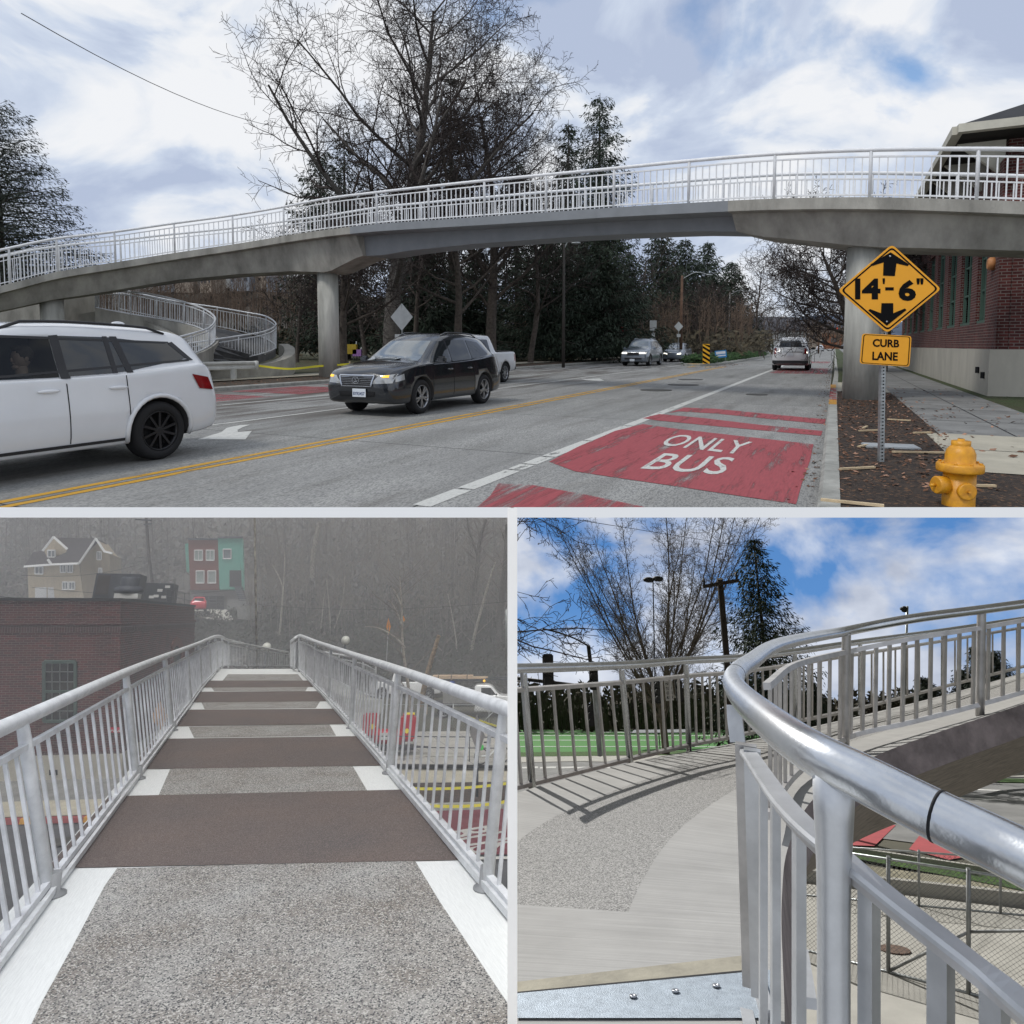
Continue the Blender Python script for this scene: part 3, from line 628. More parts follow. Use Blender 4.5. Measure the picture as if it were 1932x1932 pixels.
dpx = [(20, 46), (150, 50), (330, 47), (440, 52), (536, 62), (600, 74), (660, 50), (700, 52), (750, 47), (874, 42), (1064, 41), (1300, 45), (1380, 50), (1420, 62), (1600, 82), (1660, 86), (1893, 84), (2075, 82)]
def dpt(i): return interp([a for a, b in dpx], [b for a, b in dpx], xpx[i]) / F_ * dep(bp[i])
gd = lambda i: [(-.62, -.27), (1.0, -.27), (.66, -dpt(i)), (-.55, -dpt(i))]
gs = lambda i: [(-.62, -.27), (.62, -.27), (.52, -dpt(i)), (-.52, -dpt(i))]
deckpart(0, i1 + 1, 'deck', dk, BCON); deckpart(i1, i2 + 1, 'deck', dk, BCON2); deckpart(i2, N, 'deck', dk, BCON)
deckpart(0, i1 + 1, 'girder', gd, BCON); deckpart(i1, i2 + 1, 'girder', gs, BCON2); deckpart(i2, N, 'girder', gd, BCON)
def pier(px, topy, r, zb, name='pier'):
    i = idx(px); c = sl[i]; mb = MB(); zt = c.z - dpt(i) + .05
    mb.lathe([(r, zb - .1), (r, zt)], (c.x, c.y, 0), 28); mb.build(name, PIERC, BR)
    return c
pc = pier(583, 503, .42, .1); pr = pier(1648, 462, .47, .12); pier(98, 560, .40, .1)
def railing(parent, bpts, tpts, npost, name='railing', lean=None, pr=.04, hr=.048, bw=.026, nb=12, post_r=None, mats=None, gap=.14, inn=None, sub=True, curve=.0):
    # posts at every sixth point, a round handrail over the infill of square balusters
    rt = thing(name, '', ''); 
    for k in ('label', 'category'):
        if k in rt: del rt[k]
    rt.parent = parent; rt.matrix_world = Matrix.Identity(4); KIDS.setdefault(parent.name, []).append(rt); MW[rt.name] = MW[parent.name]; rt.matrix_parent_inverse = Matrix.Identity(4); rt.matrix_basis = Matrix.Identity(4)
    m = mats or [RAILM, RAILM]
    hb = MB(); hb.tube(tpts, hr, 10); hb.build('handrail', m[0], rt)
    mid = [b.lerp(t, 1 - gap * 1.0) for b, t in zip(bpts, tpts)]; low = [b.lerp(t, .07) for b, t in zip(bpts, tpts)]
    lb = MB()
    for q in (mid, low): lb.sweep(q, [(-.02, -.018), (.02, -.018), (.02, .018), (-.02, .018)])
    lb.build('infill_rail', m[1], rt)
    n = (len(bpts) - 1) // 6
    for k in range(n + 1):
        i = k * 6; b, t = bpts[i], tpts[i]; mb = MB(); mb.tube([b - (t - b) * .02, b.lerp(t, .85), b.lerp(t, .95), t], [pr, pr, pr * .9, pr * .8], 8); mb.build('post', m[0], rt)
        if k < n:
            mb = MB()
            for j in range(1, nb):
                x = i + 6 * j / nb; a = int(x); f = x - a; p = low[a].lerp(low[a + 1], f); q = mid[a].lerp(mid[a + 1], f); dd = flat(bpts[a + 1] - bpts[a]) if (bpts[a + 1] - bpts[a]).length > 1e-6 else V((1, 0, 0))
                mb.bar(p, q, bw, bw, up=dd)
            mb.build('baluster_panel', m[1], rt)
    return rt
nr = railing(BR, bp, tp, 17, nb=12)
ofs = [n * WB for n in back]; fb = [p + o for p, o in zip(bp, ofs)]; ft = [p + o for p, o in zip(tp, ofs)]
railing(BR, fb, ft, 17, nb=14)
# ------------------------------------------------------------------ spiral approach ramp on the left
RP = thing('spiral_ramp', 'grey concrete ramp curling down behind the guard rail with silver railings', 'ramp', U(470, 690, 34))
RM = mat('galvanised', (.62, .64, .66), .4, .25, var=.2, scale=5); 
def pxpath(L, n=6): return spl([U(q[0], q[1], q[2] * .84) for q in L], n)
def ramp_seg(Lt, Lb, name, thick=1., nb=11, wall=None):
    # railing given by top and base pixel rows at real distances; the parapet hangs under the base line
    b = pxpath([(x, y, d) for x, _, y, d in Lb]); t = pxpath([(x, y, d) for x, y, _, d in Lt])
    railing(RP, b, t, 0, nb=nb, mats=[RM, RM], pr=.03, hr=.035, bw=.018)
    return b
u1 = [(180, 549, 582, 33), (247, 551, 595, 33.5), (296, 557, 603, 33.5), (348, 570, 612, 33), (385, 583, 625, 32), (406, 600, 640, 31), (395, 618, 655, 29.5), (360, 630, 672, 28), (320, 640, 690, 27)]
b1 = ramp_seg(u1, u1, 'r')
u2 = [(225, 546, 585, 36.5), (330, 568, 606, 37), (410, 580, 618, 37), (468, 590, 631, 37), (502, 597, 642, 36.5), (521, 612, 657, 35), (500, 625, 668, 33), (450, 634, 680, 31.5), (375, 645, 697, 30), (320, 654, 712, 29)]
b2 = ramp_seg(u2, u2, 'r')
mb = MB(); mb.sweep(b1, [[(-.12, .02), (.12, .02), (.12, -.62), (-.12, -.62)]] * len(b1), smooth=False)
mb.build('parapet', BCON, RP)
u3 = [(541, 661, 36.), (538, 676, 35), (510, 690, 33.5), (450, 698, 32), (390, 704, 30.5), (330, 712, 29.5)]
b3 = pxpath([(534, 652, 37), (545, 660, 36.2), (541, 674, 34.8), (512, 686, 33.4), (450, 697, 31.6), (390, 703, 30.2), (330, 712, 29)]); b3 = [V((p.x, p.y, p.z)) for p in b3]
mb = MB(); mb.sweep(b3, [(-.25, .08), (.2, .08), (.2, -.75), (-.25, -.75)]); mb.build('parapet', mat('ramp_concrete', (.40, .385, .34), .9, var=.3, scale=2, bump=.2), RP)
# ramp surface between inner and outer lines
mb = MB(); n = min(len(b1), len(b2)); a_ = resample(b1, .8); c_ = resample(b2, .8); n = 24
a_ = [b1[int(i * (len(b1) - 1) / n)] for i in range(n + 1)]; c_ = [b2[int(i * (len(b2) - 1) / n)] for i in range(n + 1)]
for i in range(n): mb.hexa([a_[i] - V((0, 0, .3)), a_[i + 1] - V((0, 0, .3)), c_[i + 1] - V((0, 0, .3)), c_[i] - V((0, 0, .3)), a_[i] - V((0, 0, .02)), a_[i + 1] - V((0, 0, .02)), c_[i + 1] - V((0, 0, .02)), c_[i] - V((0, 0, .02))])
mb.build('ramp_surface', mat('ramp_asphalt', (.10, .10, .10), .9, var=.3), RP)
mb = MB(); 
W1 = [U(-150, 585, 28.6), U(120, 590, 28.8), U(185, 580, 29.)]; mb.sweep(W1, [(-.2, .9), (.2, .9), (.2, -3.6), (-.2, -3.6)]); mb.build('retaining_wall', BCON, RP)
mb = MB(); W2 = [U(150, 600, 28), U(200, 592, 28.2), U(262, 603, 28.6), U(330, 640, 27)]; mb.sweep(W2, [(-.15, .15), (.15, .15), (.15, -3.), (-.15, -3.)]); mb.build('retaining_wall', BCON, RP)
# guard rail
g = [R3(r, LC - .9) for r in (-4, 2, 5, 9, 12.6)]; GX = RS(484, 706)
g0 = G(484, 716, .1); gl = [g0 - ROADV * 14 + V((0, 0, .58)), g0 - ROADV * 3 + V((0, 0, .58)), g0 + V((0, 0, .56))]
mb = MB(); mb.sweep(gl, [(-.02, .16), (.03, .13), (.03, .07), (-.03, .02), (-.03, -.02), (.03, -.07), (.03, -.13), (-.02, -.16), (-.05, -.16), (-.06, 0), (-.05, .16)])
t = thing('guard_rail', 'white painted corrugated guard rail with flared end beside the near ramp', 'guard rail', g0); mb.build('beam', mat('white_guard_paint', (.58, .58, .54), .55, var=.2), t)
mb = MB(); mb.lathe([(.06, -.17), (.10, -.15), (.10, .15), (.06, .17)], gl[-1], 12); mb.build('flared_end', MATS['white_guard_paint'], t)
for q in (1.1, 5, 9): mb = MB(); p = g0 - ROADV * q; mb.box((p.x, p.y, p.z + .2), (.16, .18, .55)); mb.build('support_post', MATS['white_guard_paint'], t)
# caution tape
tape = mat('yellow_tape', (.75, .68, .04), .5, var=.1)
t = thing('caution_tape', 'yellow caution tape strung at ankle height behind the left round pier', 'tape', G(560, 700)); mb = MB(); P = spl([U(487, 690, 27), U(545, 696, 27), U(600, 691, 27.5), U(660, 687, 28)], 6); mb.sweep(P, [(-.006, -.04), (.006, -.04), (.006, .04), (-.006, .04)]); mb.build('tape', tape, t)
for px, py in ((487, 688), (660, 684)): p = U(px, py, 27.5); mb = MB(); mb.bar(V((p.x, p.y, .1)), p + V((0, 0, .05)), .04, .04); mb.build('stake', MATS['pale_timber'], t)
# overhead wire
t = MB(); P = [U(40, 25, 16).lerp(U(540, 242, 30), k / 12) + V((0, 0, -.45 * (1 - (2 * k / 12 - 1) ** 2))) for k in range(13)]; t.tube(P, .011, 4); tag(t.build('overhead_wire', DARK), 'thin dark wire slanting down across the cloudy sky to the big bare tree', 'wire')
# ------------------------------------------------------------------ vehicles in the street
def onroad(r, s, toward=False, dz=0., yaw=0.):   # toward: facing the viewer
    d = (-ROADV if toward else ROADV).copy(); d.rotate(Matrix.Rotation(yaw, 3, 'Z')); y = V((0, 0, 1)).cross(d); p = R3(r, s, dz)
    return Matrix(((d.x, y.x, 0, p.x), (d.y, y.y, 0, p.y), (0, 0, 1, p.z), (0, 0, 0, 1)))
# white estate, cut by the left edge, driver seen through the front door glass
wr = .365; rr, rs_ = RS(295, 866)
BST = [(2.36, .42, .6, .5, .74, .46, .80, .36), (2.3, .28, .6, .8, .8, .72, .9, .58), (2.05, .24, .62, .9, .92, .82, 1.0, .7), (1.5, .24, .62, .945, 1.0, .88, 1.08, .76), (1.0, .24, .62, .95, 1.03, .9, 1.14, .76), (.25, .24, .62, .95, 1.05, .9, 1.58, .66), (-.3, .24, .62, .95, 1.06, .9, 1.655, .65), (-1.1, .24, .62, .95, 1.09, .89, 1.645, .63), (-1.88, .27, .65, .94, 1.15, .87, 1.60, .6), (-2.16, .3, .68, .915, 1.16, .83, 1.47, .6), (-2.31, .34, .7, .87, 1.06, .78, 1.13, .62), (-2.38, .42, .68, .78, .9, .7, .98, .55)]
bmx = onroad(rr - 1.42, rs_ - .83, True); ncut = MB()
pr_ = [(.62, 1.07), (-.27, 1.075), (-.27, 1.51), (.28, 1.50)]
ncut.hexa([V((x, y, zz)) for y in (.35,) for x, zz in pr_] + [V((x, 1.4, zz)) for x, zz in pr_], 1)
t, bv = vehicle('white_suv', 'white estate SUV cut off at the left, black wheels, person behind the front door glass', 'SUV', bmx, WHP, BST, wb=(1.43, -1.42), wr=wr, rim=DRIM, spokes=10, arch=WHP, cut=[ncut],
    side=[((-.36, 1.08), (-.90, 1.10), (-.90, 1.52), (-.36, 1.53)), ((-.92, 1.105), (-1.06, 1.115), (-.99, 1.515), (-.92, 1.52)), ((-1.10, 1.12), (-1.96, 1.26), (-1.76, 1.44), (-1.03, 1.51))])
patch(t, bv, 'tail_lamp', [(-1.93, 1.05), (-2.20, 1.0), (-2.26, .83), (-2.02, .86)], 'y+', REDL); patch(t, bv, 'tail_lamp', [(-.45, .95), (-.82, .95), (-.82, 1.04), (-.5, 1.04)], 'x-', REDL)
seams(t, bv, [-.32, -1.02], .34, 1.07); handles(t, bv, (-.12, -.90), .93, WHP); roof_rails(t, bv, .2, -1.75, .6, BLK)
mb = MB(); mb.rbox((-2.3, .0, .40), (.16, 1.6, .13), .05); mb.build('bumper_insert', BLK, t, local=True); decal(bv, [(1.0, .30), (-.95, .30), (-.95, .335), (1.0, .335)], 'y+', .012, 16, 2).build('sill_trim', BLK, t, local=True)
for q, a_, b_ in (([(1.06, 1.045), (-1.96, 1.22), (-1.96, 1.245), (1.06, 1.07)], 24, 1), ([(.34, 1.505), (-1.78, 1.445), (-1.76, 1.47), (.34, 1.535)], 24, 1), ([(-1.95, 1.23), (-2.03, 1.23), (-1.82, 1.47), (-1.74, 1.45)], 3, 6), ([(-.27, 1.06), (-.37, 1.06), (-.37, 1.54), (-.27, 1.53)], 2, 6), ([(-1.05, 1.1), (-1.13, 1.1), (-1.06, 1.53), (-.97, 1.53)], 2, 6), ([(-.88, 1.1), (-.94, 1.1), (-.94, 1.53), (-.88, 1.53)], 2, 6)):
    decal(bv, q, 'y+', .009, a_, b_).build('window_trim', BLK, t, local=True)
mb = MB(); mb.ball((-1.55, 0, 1.70), (.1, .03, .035)); mb.build('roof_antenna', WHP, t, local=True)
gl = bpy.data.materials.new('tinted_clear_glass'); gl.use_nodes = True; nt = gl.node_tree; b = nt.nodes['Principled BSDF']; tr_ = nt.nodes.new('ShaderNodeBsdfTransparent'); tr_.inputs[0].default_value = (.5, .56, .56, 1); mx = nt.nodes.new('ShaderNodeMixShader'); fr = nt.nodes.new('ShaderNodeFresnel'); fr.inputs[0].default_value = 1.45
gg = nt.nodes.new('ShaderNodeBsdfGlossy'); gg.inputs['Roughness'].default_value = .03; nt.links.new(fr.outputs[0], mx.inputs[0]); nt.links.new(tr_.outputs[0], mx.inputs[1]); nt.links.new(gg.outputs[0], mx.inputs[2]); nt.links.new(mx.outputs[0], nt.nodes['Material Output'].inputs[0])
decal(bv, pr_, 'y+', .004).build('front_door_glass', gl, t, local=True)
SKIN = mat('skin', (.42, .25, .18), .6, var=.1); HAIR = mat('brown_hair', (.05, .03, .02), .8, var=.3, scale=40)
person_bust(bmx @ Matrix.Translation((-.02, .64, 1.24)) @ Matrix.Scale(1.0, 4), 'short haired person in a dark hooded top behind the wheel of the white estate', SKIN, HAIR, mat('dark_cloth', (.03, .03, .035), .9, var=.3))
# black SUV facing the viewer
a = RS(790, 781); c = RS(905, 761)
bx = onroad((a[0] + c[0]) / 2 + .04, (a[1] + c[1]) / 2 - .80, True)
t, bv = vehicle('black_suv', 'glossy black SUV coming towards the viewer in the lane beside the double yellow line', 'SUV', bx, BKP, wb=(1.40, -1.36), wr=.36, spokes=5)
for s in (-1, 1):
    patch(t, bv, 'headlight', [(s * .36, .66), (s * .80, .68), (s * .82, .86), (s * .52, .82)], 'x+', LENS, .01, 8, 5)
    patch(t, bv, 'indicator', [(s * .60, .79), (s * .73, .79), (s * .73, .84), (s * .60, .83)], 'x+', AMB, .016, 3, 2)
    patch(t, bv, 'side_lamp', [(2.25, .70), (2.0, .74), (1.98, .86), (2.22, .80)], 'y+' if s > 0 else 'y-', LENS, .01)
    mb = MB(); mb.lathe([(.05, 0), (.05, .02), (.03, .02)], M=Matrix.Translation((2.29, s * .62, .43)) @ Matrix.Rotation(PI / 2, 4, 'Y'), k=14); mb.build('fog_lamp', CHR, t, local=True)
mb = MB(); decal(bv, [(-.40, .62), (.40, .62), (.44, .83), (-.44, .83)], 'x+', .008, 10, 5, mb, 0); mb.build('grille', BLK, t, local=True)
mb = MB()
for k in range(5): decal(bv, [(-.38, .655 + k * .035), (.38, .655 + k * .035), (.38, .663 + k * .035), (-.38, .663 + k * .035)], 'x+', .02, 10, 1, mb)
for q in ([(-.43, .82), (.43, .82), (.43, .845), (-.43, .845)], [(-.36, .605), (.36, .605), (.36, .622), (-.36, .622)], [(-.44, .82), (-.41, .83), (-.34, .61), (-.37, .60)], [(.44, .82), (.41, .83), (.34, .61), (.37, .60)]): decal(bv, q, 'x+', .024, 10, 2, mb)
h = bv.ray_cast(V((4, 0, .73)), V((-1, 0, 0)))[0]
for k in range(16):
    q0, q1 = 2 * PI * k / 16, 2 * PI * (k + 1) / 16; mb.bar((h.x + .03, .085 * math.cos(q0), .73 + .065 * math.sin(q0)), (h.x + .03, .085 * math.cos(q1), .73 + .065 * math.sin(q1)), .012, .012, up=(1, 0, 0))
mb.bar((h.x + .03, -.02, .765), (h.x + .03, .03, .705), .012, .012, up=(1, 0, 0)); mb.bar((h.x + .03, .03, .705), (h.x + .03, -.045, .705), .012, .012, up=(1, 0, 0)); mb.build('grille_badge_and_bars', CHR, t, local=True)
decal(bv, [(-.42, .40), (.42, .40), (.45, .50), (-.45, .50)], 'x+', .008).build('bumper_intake', DARK, t, local=True)
h = bv.ray_cast(V((4, 0, .50)), V((-1, 0, 0)))[0]; Mp = Matrix(((0, 0, 1, h.x + .03), (1, 0, 0, .08), (0, 1, 0, .48), (0, 0, 0, 1))); mb = MB(); mb.rbox((0, 0, 0), (.33, .165, .012), .004, Mp, 0); put_text(mb, 'BYR5457', Mp @ Matrix.Translation((0, -.015, 0)), .28, .07, 1, z=.009); mb.build('licence_plate', [PLATE, INK], t, local=True)
seams(t, bv, [.98, .12, -.84], .33, 1.05); handles(t, bv, (.27, -.62), .90, BKP); mirrors(t, .82, .90, 1.12, BKP); roof_rails(t, bv, .1, -1.5, .56, BKP)
mb = MB(); mb.tube([V((1.10, .1, 1.135)), V((1.02, .55, 1.17))], .012, 4); mb.tube([V((1.12, -.45, 1.13)), V((1.04, .0, 1.18))], .012, 4); mb.build('wiper', BLK, t, local=True)
# white pickup behind it
PK = [(2.7, .44, .62, .5, .8, .46, .86, .36), (2.6, .34, .66, .84, .92, .78, 1.0, .66), (2.3, .32, .68, .93, 1.04, .87, 1.1, .78), (1.4, .32, .7, .94, 1.1, .9, 1.18, .8), (1.0, .32, .7, .94, 1.12, .9, 1.3, .74), (.45, .32, .7, .94, 1.13, .9, 1.76, .64), (-.6, .32, .7, .94, 1.14, .9, 1.8, .64), (-.95, .32, .7, .94, 1.14, .9, 1.74, .64), (-1.08, .32, .7, .94, 1.14, .9, 1.22, .78), (-1.3, .34, .7, .94, 1.13, .9, 1.17, .84), (-2.5, .42, .72, .94, 1.14, .9, 1.18, .84), (-2.68, .46, .72, .92, 1.12, .88, 1.15, .82)]
a = RS(948, 721); t, bv = vehicle('white_pickup', 'white double cab pickup truck half hidden behind the black SUV', 'pickup truck', onroad(a[0] - 1.78, a[1] - .78, True), WHP, PK, wb=(1.75, -1.75), wr=.38, spokes=8,
    side=[((1.05, 1.16), (.2, 1.16), (.2, 1.62), (.55, 1.62)), ((.1, 1.16), (-.62, 1.16), (-.62, 1.64), (.1, 1.65))], ws=[(-.66, 1.22), (.66, 1.22), (.54, 1.66), (-.54, 1.66)], rw=[(-.6, 1.25), (.6, 1.25), (.55, 1.62), (-.55, 1.62)])
mb = MB(); mb.rbox((-1.85, 0, 1.205), (1.5, 1.6, .05), .02); mb.build('bed_cover', BLK, t, local=True); patch(t, bv, 'tail_lamp', [(-2.55, 1.1), (-2.66, 1.1), (-2.66, .82), (-2.55, .82)], 'y+', REDL); handles(t, bv, (.3, -.5), 1.0, CHR)
mb = MB(); mb.rbox((-2.78, 0, .55), (.18, 1.75, .2), .04); mb.build('rear_bumper', BLK, t, local=True)
# silver SUV, further off, lamps lit
a = RS(1225, 690.5); c = RS(1247, 687.5)
t, bv = vehicle('silver_suv', 'large silver SUV with lit headlights approaching in the far oncoming lane', 'SUV', onroad(a[0] + 1.45, a[1] - .86, True), SVP, sc3=(1.07, 1.06, 1.13), wb=(1.55, -1.5), wr=.39, spokes=8)
for s in (-1, 1): patch(t, bv, 'headlight', [(s * .42, .86), (s * .86, .86), (s * .86, .97), (s * .44, .97)], 'x+', LIT, .012)
patch(t, bv, 'grille', [(-.42, .74), (.42, .74), (.42, .95), (-.42, .95)], 'x+', BLK); patch(t, bv, 'bumper_intake', [(-.6, .46), (.6, .46), (.6, .58), (-.6, .58)], 'x+', BLK); h = bv.ray_cast(V((4, 0, .5)), V((-1, 0, 0)))[0]
mb = MB(); mb.box((h.x + .03, -.05, .42), (.02, .33, .16)); mb.build('licence_plate', PLATE, t, local=True); mirrors(t, .86, .95, 1.22, SVP); roof_rails(t, bv, .2, -1.6, .58, SVP)
mb = MB(); decal(bv, [(-.44, .955), (.44, .955), (.44, .975), (-.44, .975)], 'x+', .02, mb=mb); decal(bv, [(-.8, .60), (.8, .60), (.8, .66), (-.8, .66)], 'x+', .014, mb=mb); mb.build('chrome_bar', ALLOY, t, local=True)
# small grey hatchback behind the island
HB = [(2.05, .4, .55, .5, .66, .46, .72, .36), (1.95, .26, .55, .75, .74, .68, .82, .56), (1.6, .22, .56, .83, .86, .76, .95, .64), (1.1, .2, .56, .85, .96, .8, 1.08, .68), (.1, .2, .56, .85, .98, .8, 1.48, .56), (-.7, .2, .56, .85, 1.0, .8, 1.52, .55), (-1.5, .22, .58, .84, 1.05, .78, 1.42, .52), (-1.85, .28, .6, .8, 1.0, .72, 1.1, .54), (-1.98, .38, .6, .7, .82, .62, .88, .45)]
HS = [((.7, 1.02), (.1, 1.02), (.1, 1.38), (.3, 1.38)), ((.02, 1.02), (-.75, 1.03), (-.72, 1.42), (.02, 1.42)), ((-.82, 1.04), (-1.5, 1.1), (-1.3, 1.36), (-.8, 1.42))]
def small_car(label, r, s, toward, paint, sc3=(1, 1, 1), group='distant cars', lit=False):
    t, bv = vehicle('parked_car' if False else 'car', label, 'car', onroad(r, s, toward), paint, HB, sc3, wb=(1.25, -1.25), wr=.31, side=HS, ws=[(-.58, 1.02), (.58, 1.02), (.46, 1.4), (-.46, 1.4)], rw=[(-.5, 1.06), (.5, 1.06), (.44, 1.36), (-.44, 1.36)], detail=False)
    for s in (-1, 1):
        patch(t, bv, 'headlight', [(s * .4, .66), (s * .74, .68), (s * .74, .8), (s * .45, .76)], 'x+', LIT if lit else LENS); patch(t, bv, 'tail_lamp', [(s * .45, .82), (s * .68, .82), (s * .66, .94), (s * .45, .94)], 'x-', REDL)
    return t
small_car('small grey hatchback with lit lamps waiting just left of the planted island', 60.5, -12.6, True, GYP, lit=True, sc3=(1.1, 1.12, 1.08))
a = RS(1547, 663); small_car('pale silver car driving away beyond the white SUV in the middle lane', a[0], a[1], False, mat('pale_car_paint', (.5, .52, .55), .3, .3, var=0), (1, 1, 1))
a = RS(1422, 665, 0); small_car('dark red car half hidden behind the bare street trees by the island', 96, -16.2, True, mat('maroon_paint', (.12, .012, .02), .3, var=0, coat=1), (1.1, 1, 1))
for i, (px, py, lb) in enumerate(((1518, 657.5, 'tiny dark car farthest up the street below the traffic lights'), (1592, 659.5, 'tiny dark truck near the end of the bus lane'))):
    a = RS(px, py, 0); small_car(lb, a[0], a[1], True, BKP, (1, 1.1, 1.2 if i == 0 else 1.6))
# white SUV driving away
a = RS(1455, 699); c = RS(1521, 699)
t, bv = vehicle('white_suv', 'white full-size SUV driving away along the long white line, brake lamp glowing', 'SUV', onroad(a[0] + 2.5, (a[1] + c[1]) / 2 + .08, False), WHP, sc3=(1.1, 1.08, 1.12), wb=(1.55, -1.55), wr=.40, spokes=6, rw=[(-.72, 1.19), (.72, 1.19), (.58, 1.53), (-.58, 1.53)], rim=DRIM)
for s in (-1, 1): patch(t, bv, 'tail_lamp', [(s * .72, .95), (s * .86, .95), (s * .84, 1.28), (s * .72, 1.28)], 'x-', REDL, .015)
mb = MB(); mb.ball((-2.52, -.83, 1.02), (.05, .07, .08)); mb.build('brake_lamp', LIT, t, local=True)
mb = MB(); mb.rbox((-2.5, 0, .5), (.3, 1.86, .28), .06); mb.build('rear_bumper', BLK, t, local=True); mirrors(t, .8, .98, 1.25, BLK)
mb = MB(); mb.box((-2.66, 0, .93), (.02, .32, .16)); mb.build('licence_plate', PLATE, t, local=True); mb = MB(); decal(bv, [(-.66, 1.05), (.66, 1.05), (.66, 1.08), (-.66, 1.08)], 'x-', .02, mb=mb); mb.build('chrome_bar', CHR, t, local=True)
# white van parked beyond the trees
VN = [(2.6, .5, .7, .6, .9, .55, 1.0, .5), (2.4, .34, .7, .9, 1.1, .85, 1.25, .7), (1.7, .3, .7, .96, 1.2, .92, 1.9, .78), (.8, .3, .7, .97, 1.2, .95, 2.02, .8), (-2.4, .3, .7, .97, 1.2, .95, 2.02, .8), (-2.75, .36, .7, .94, 1.2, .92, 1.9, .78)]
def van(label, px, py, d, yaw, L=1.):
    p = G(px, py, .17); Mv = Matrix.Translation(p) @ Matrix.Rotation(yaw, 4, 'Z')
    t, bv = vehicle('parked_van', label, 'van', Mv, WHP, VN, (L, 1, 1), wb=(1.7, -1.7), wr=.34, side=[((1.5, 1.25), (.2, 1.25), (.2, 1.78), (1.35, 1.78)), ((.1, 1.25), (-2.3, 1.25), (-2.3, 1.78), (.1, 1.78))], ws=[(-.7, 1.3), (.7, 1.3), (.64, 1.8), (-.64, 1.8)], rw=[(-.7, 1.3), (.7, 1.3), (.64, 1.8), (-.64, 1.8)], detail=False)
van('white passenger van parked across the park behind the white pickup', 997, 671, 60, PI - .15)
# ------------------------------------------------------------------ signs and street furniture
GALV = mat('galvanised_post', (.38, .40, .40), .45, .75, var=.25, scale=8); SGY = mat('sign_amber', (.82, .36, .008), .45, var=.06, scale=3); SGB = mat('sign_black', (.004, .004, .005), .7, var=0, spec=.1); SGW = mat('sign_back', (.45, .47, .46), .5, .5, var=.15); RED = mat('signal_red', (.5, .02, .02), .5, var=0)
p0 = G(1662, 876, .1); d0 = dep(p0); t = thing('clearance_sign', 'amber diamond low clearance sign over a smaller plate beside the big round pier', 'sign', p0)
tp_ = U(1677, 520, d0); mb = MB(); mb.bar(p0 - V((0, 0, .1)), U(1668, 480, d0 + .03), .05, .05, up=(1, 0, 0), m=0)
L_ = (U(1668, 480, d0) - p0).length; dv = (U(1668, 480, d0) - p0).normalized()
for k in range(48):
    q = p0 + dv * (.06 + k * .028 * 1.35); mb.lathe([(.009, 0), (.009, .003)], M=Matrix.Translation(q + V((0, -.0262, 0))) @ Matrix.Rotation(PI / 2, 4, 'X'), k=8, m=1)
mb.build('post', [GALV, DARK], t)
def pxM(px, py, d, back=0.): return basis(U(px, py, d) - FWD * back, RGT, UPV)
def rounded(pts, r, n=4):
    out = []; k = len(pts)
    for i in range(k):
        a, b, c = V(pts[i - 1]), V(pts[i]), V(pts[(i + 1) % k]); u = b + (a - b).normalized() * r; w = b + (c - b).normalized() * r
        for j in range(n + 1): x = j / n; out.append(tuple((u * (1 - x) + b * x) * (1 - x) + (b * (1 - x) + w * x) * x))
    return out
dm = d0 - .05; k = dm / F_; c0 = (1679, 545)
def P2(L): return [((x - c0[0]) * k, (c0[1] - y) * k) for x, y in L]
M0 = pxM(*c0, dm)
dia = [(1683, 461), (1776, 545), (1674, 628.5), (1581, 548)]
def inset(L, f, c): return [(c[0] + (x - c[0]) * f, c[1] + (y - c[1]) * f) for x, y in L]
pl = MB(); pl.prism([(p[0], p[1]) for p in rounded(P2(dia), .05)], M0, .006)
cc = (1678.5, 545.5)
pan = pl.build('diamond_panel', SGY, t)
mb = MB()
o1 = rounded(P2(inset(dia, .945, cc)), .045); o2 = rounded(P2(inset(dia, .90, cc)), .04)
n = len(o1); mb.add([M0 @ V((x, y, .002)) for x, y in o1 + o2], [(i, (i + 1) % n, n + (i + 1) % n, n + i) for i in range(n)])
up_ = [(1680, 476), (1715, 499), (1712, 502), (1691, 497), (1688, 521), (1666, 520), (1667, 495), (1645, 502), (1642, 499)]; dn_ = [(1673, 614.5), (1638, 586), (1641, 583), (1662, 591), (1663, 572), (1685, 572), (1685, 591), (1707, 582), (1710, 585)]
for L in (up_, dn_): q = P2(L); mb.prism(q, M0 @ Matrix.Translation((0, 0, .004)), .003)
def T2(txt, x0, y0, x1, y1, bold): put_text(mb, txt, M0 @ Matrix.Translation((((x0 + x1) / 2 - c0[0]) * k, (c0[1] - (y0 + y1) / 2) * k, .003)), (x1 - x0) * k, (y1 - y0) * k, bold=bold)
T2('1', 1613, 525.5, 1623, 565, .05); T2('4', 1626, 525.5, 1661, 565, .045); T2('6', 1695, 528, 1728, 568, .045); T2('-', 1670, 542, 1686, 548, .03); T2("'", 1665, 525, 1669.5, 536, .03); T2('"', 1729, 525, 1742, 537, .03)
mb.build('diamond_legend', SGB, pan)
mb = MB()
for px, py in ((1678.6, 484), (1672.5, 607)): mb.ball(tuple(M0 @ V(((px - c0[0]) * k, (c0[1] - py) * k, .006))), .012)
mb.build('bolt', ALLOY, pan)
c0 = (1671, 660); k = dm / F_; M0 = pxM(*c0, dm); sq = [(1627, 629), (1720, 634), (1716, 692), (1622, 686)]
pl = MB(); pl.prism(rounded(P2(sq), .035), M0, .006); pan = pl.build('rectangle_panel', SGY, t); mb = MB(); cc = (1671.5, 660.5)
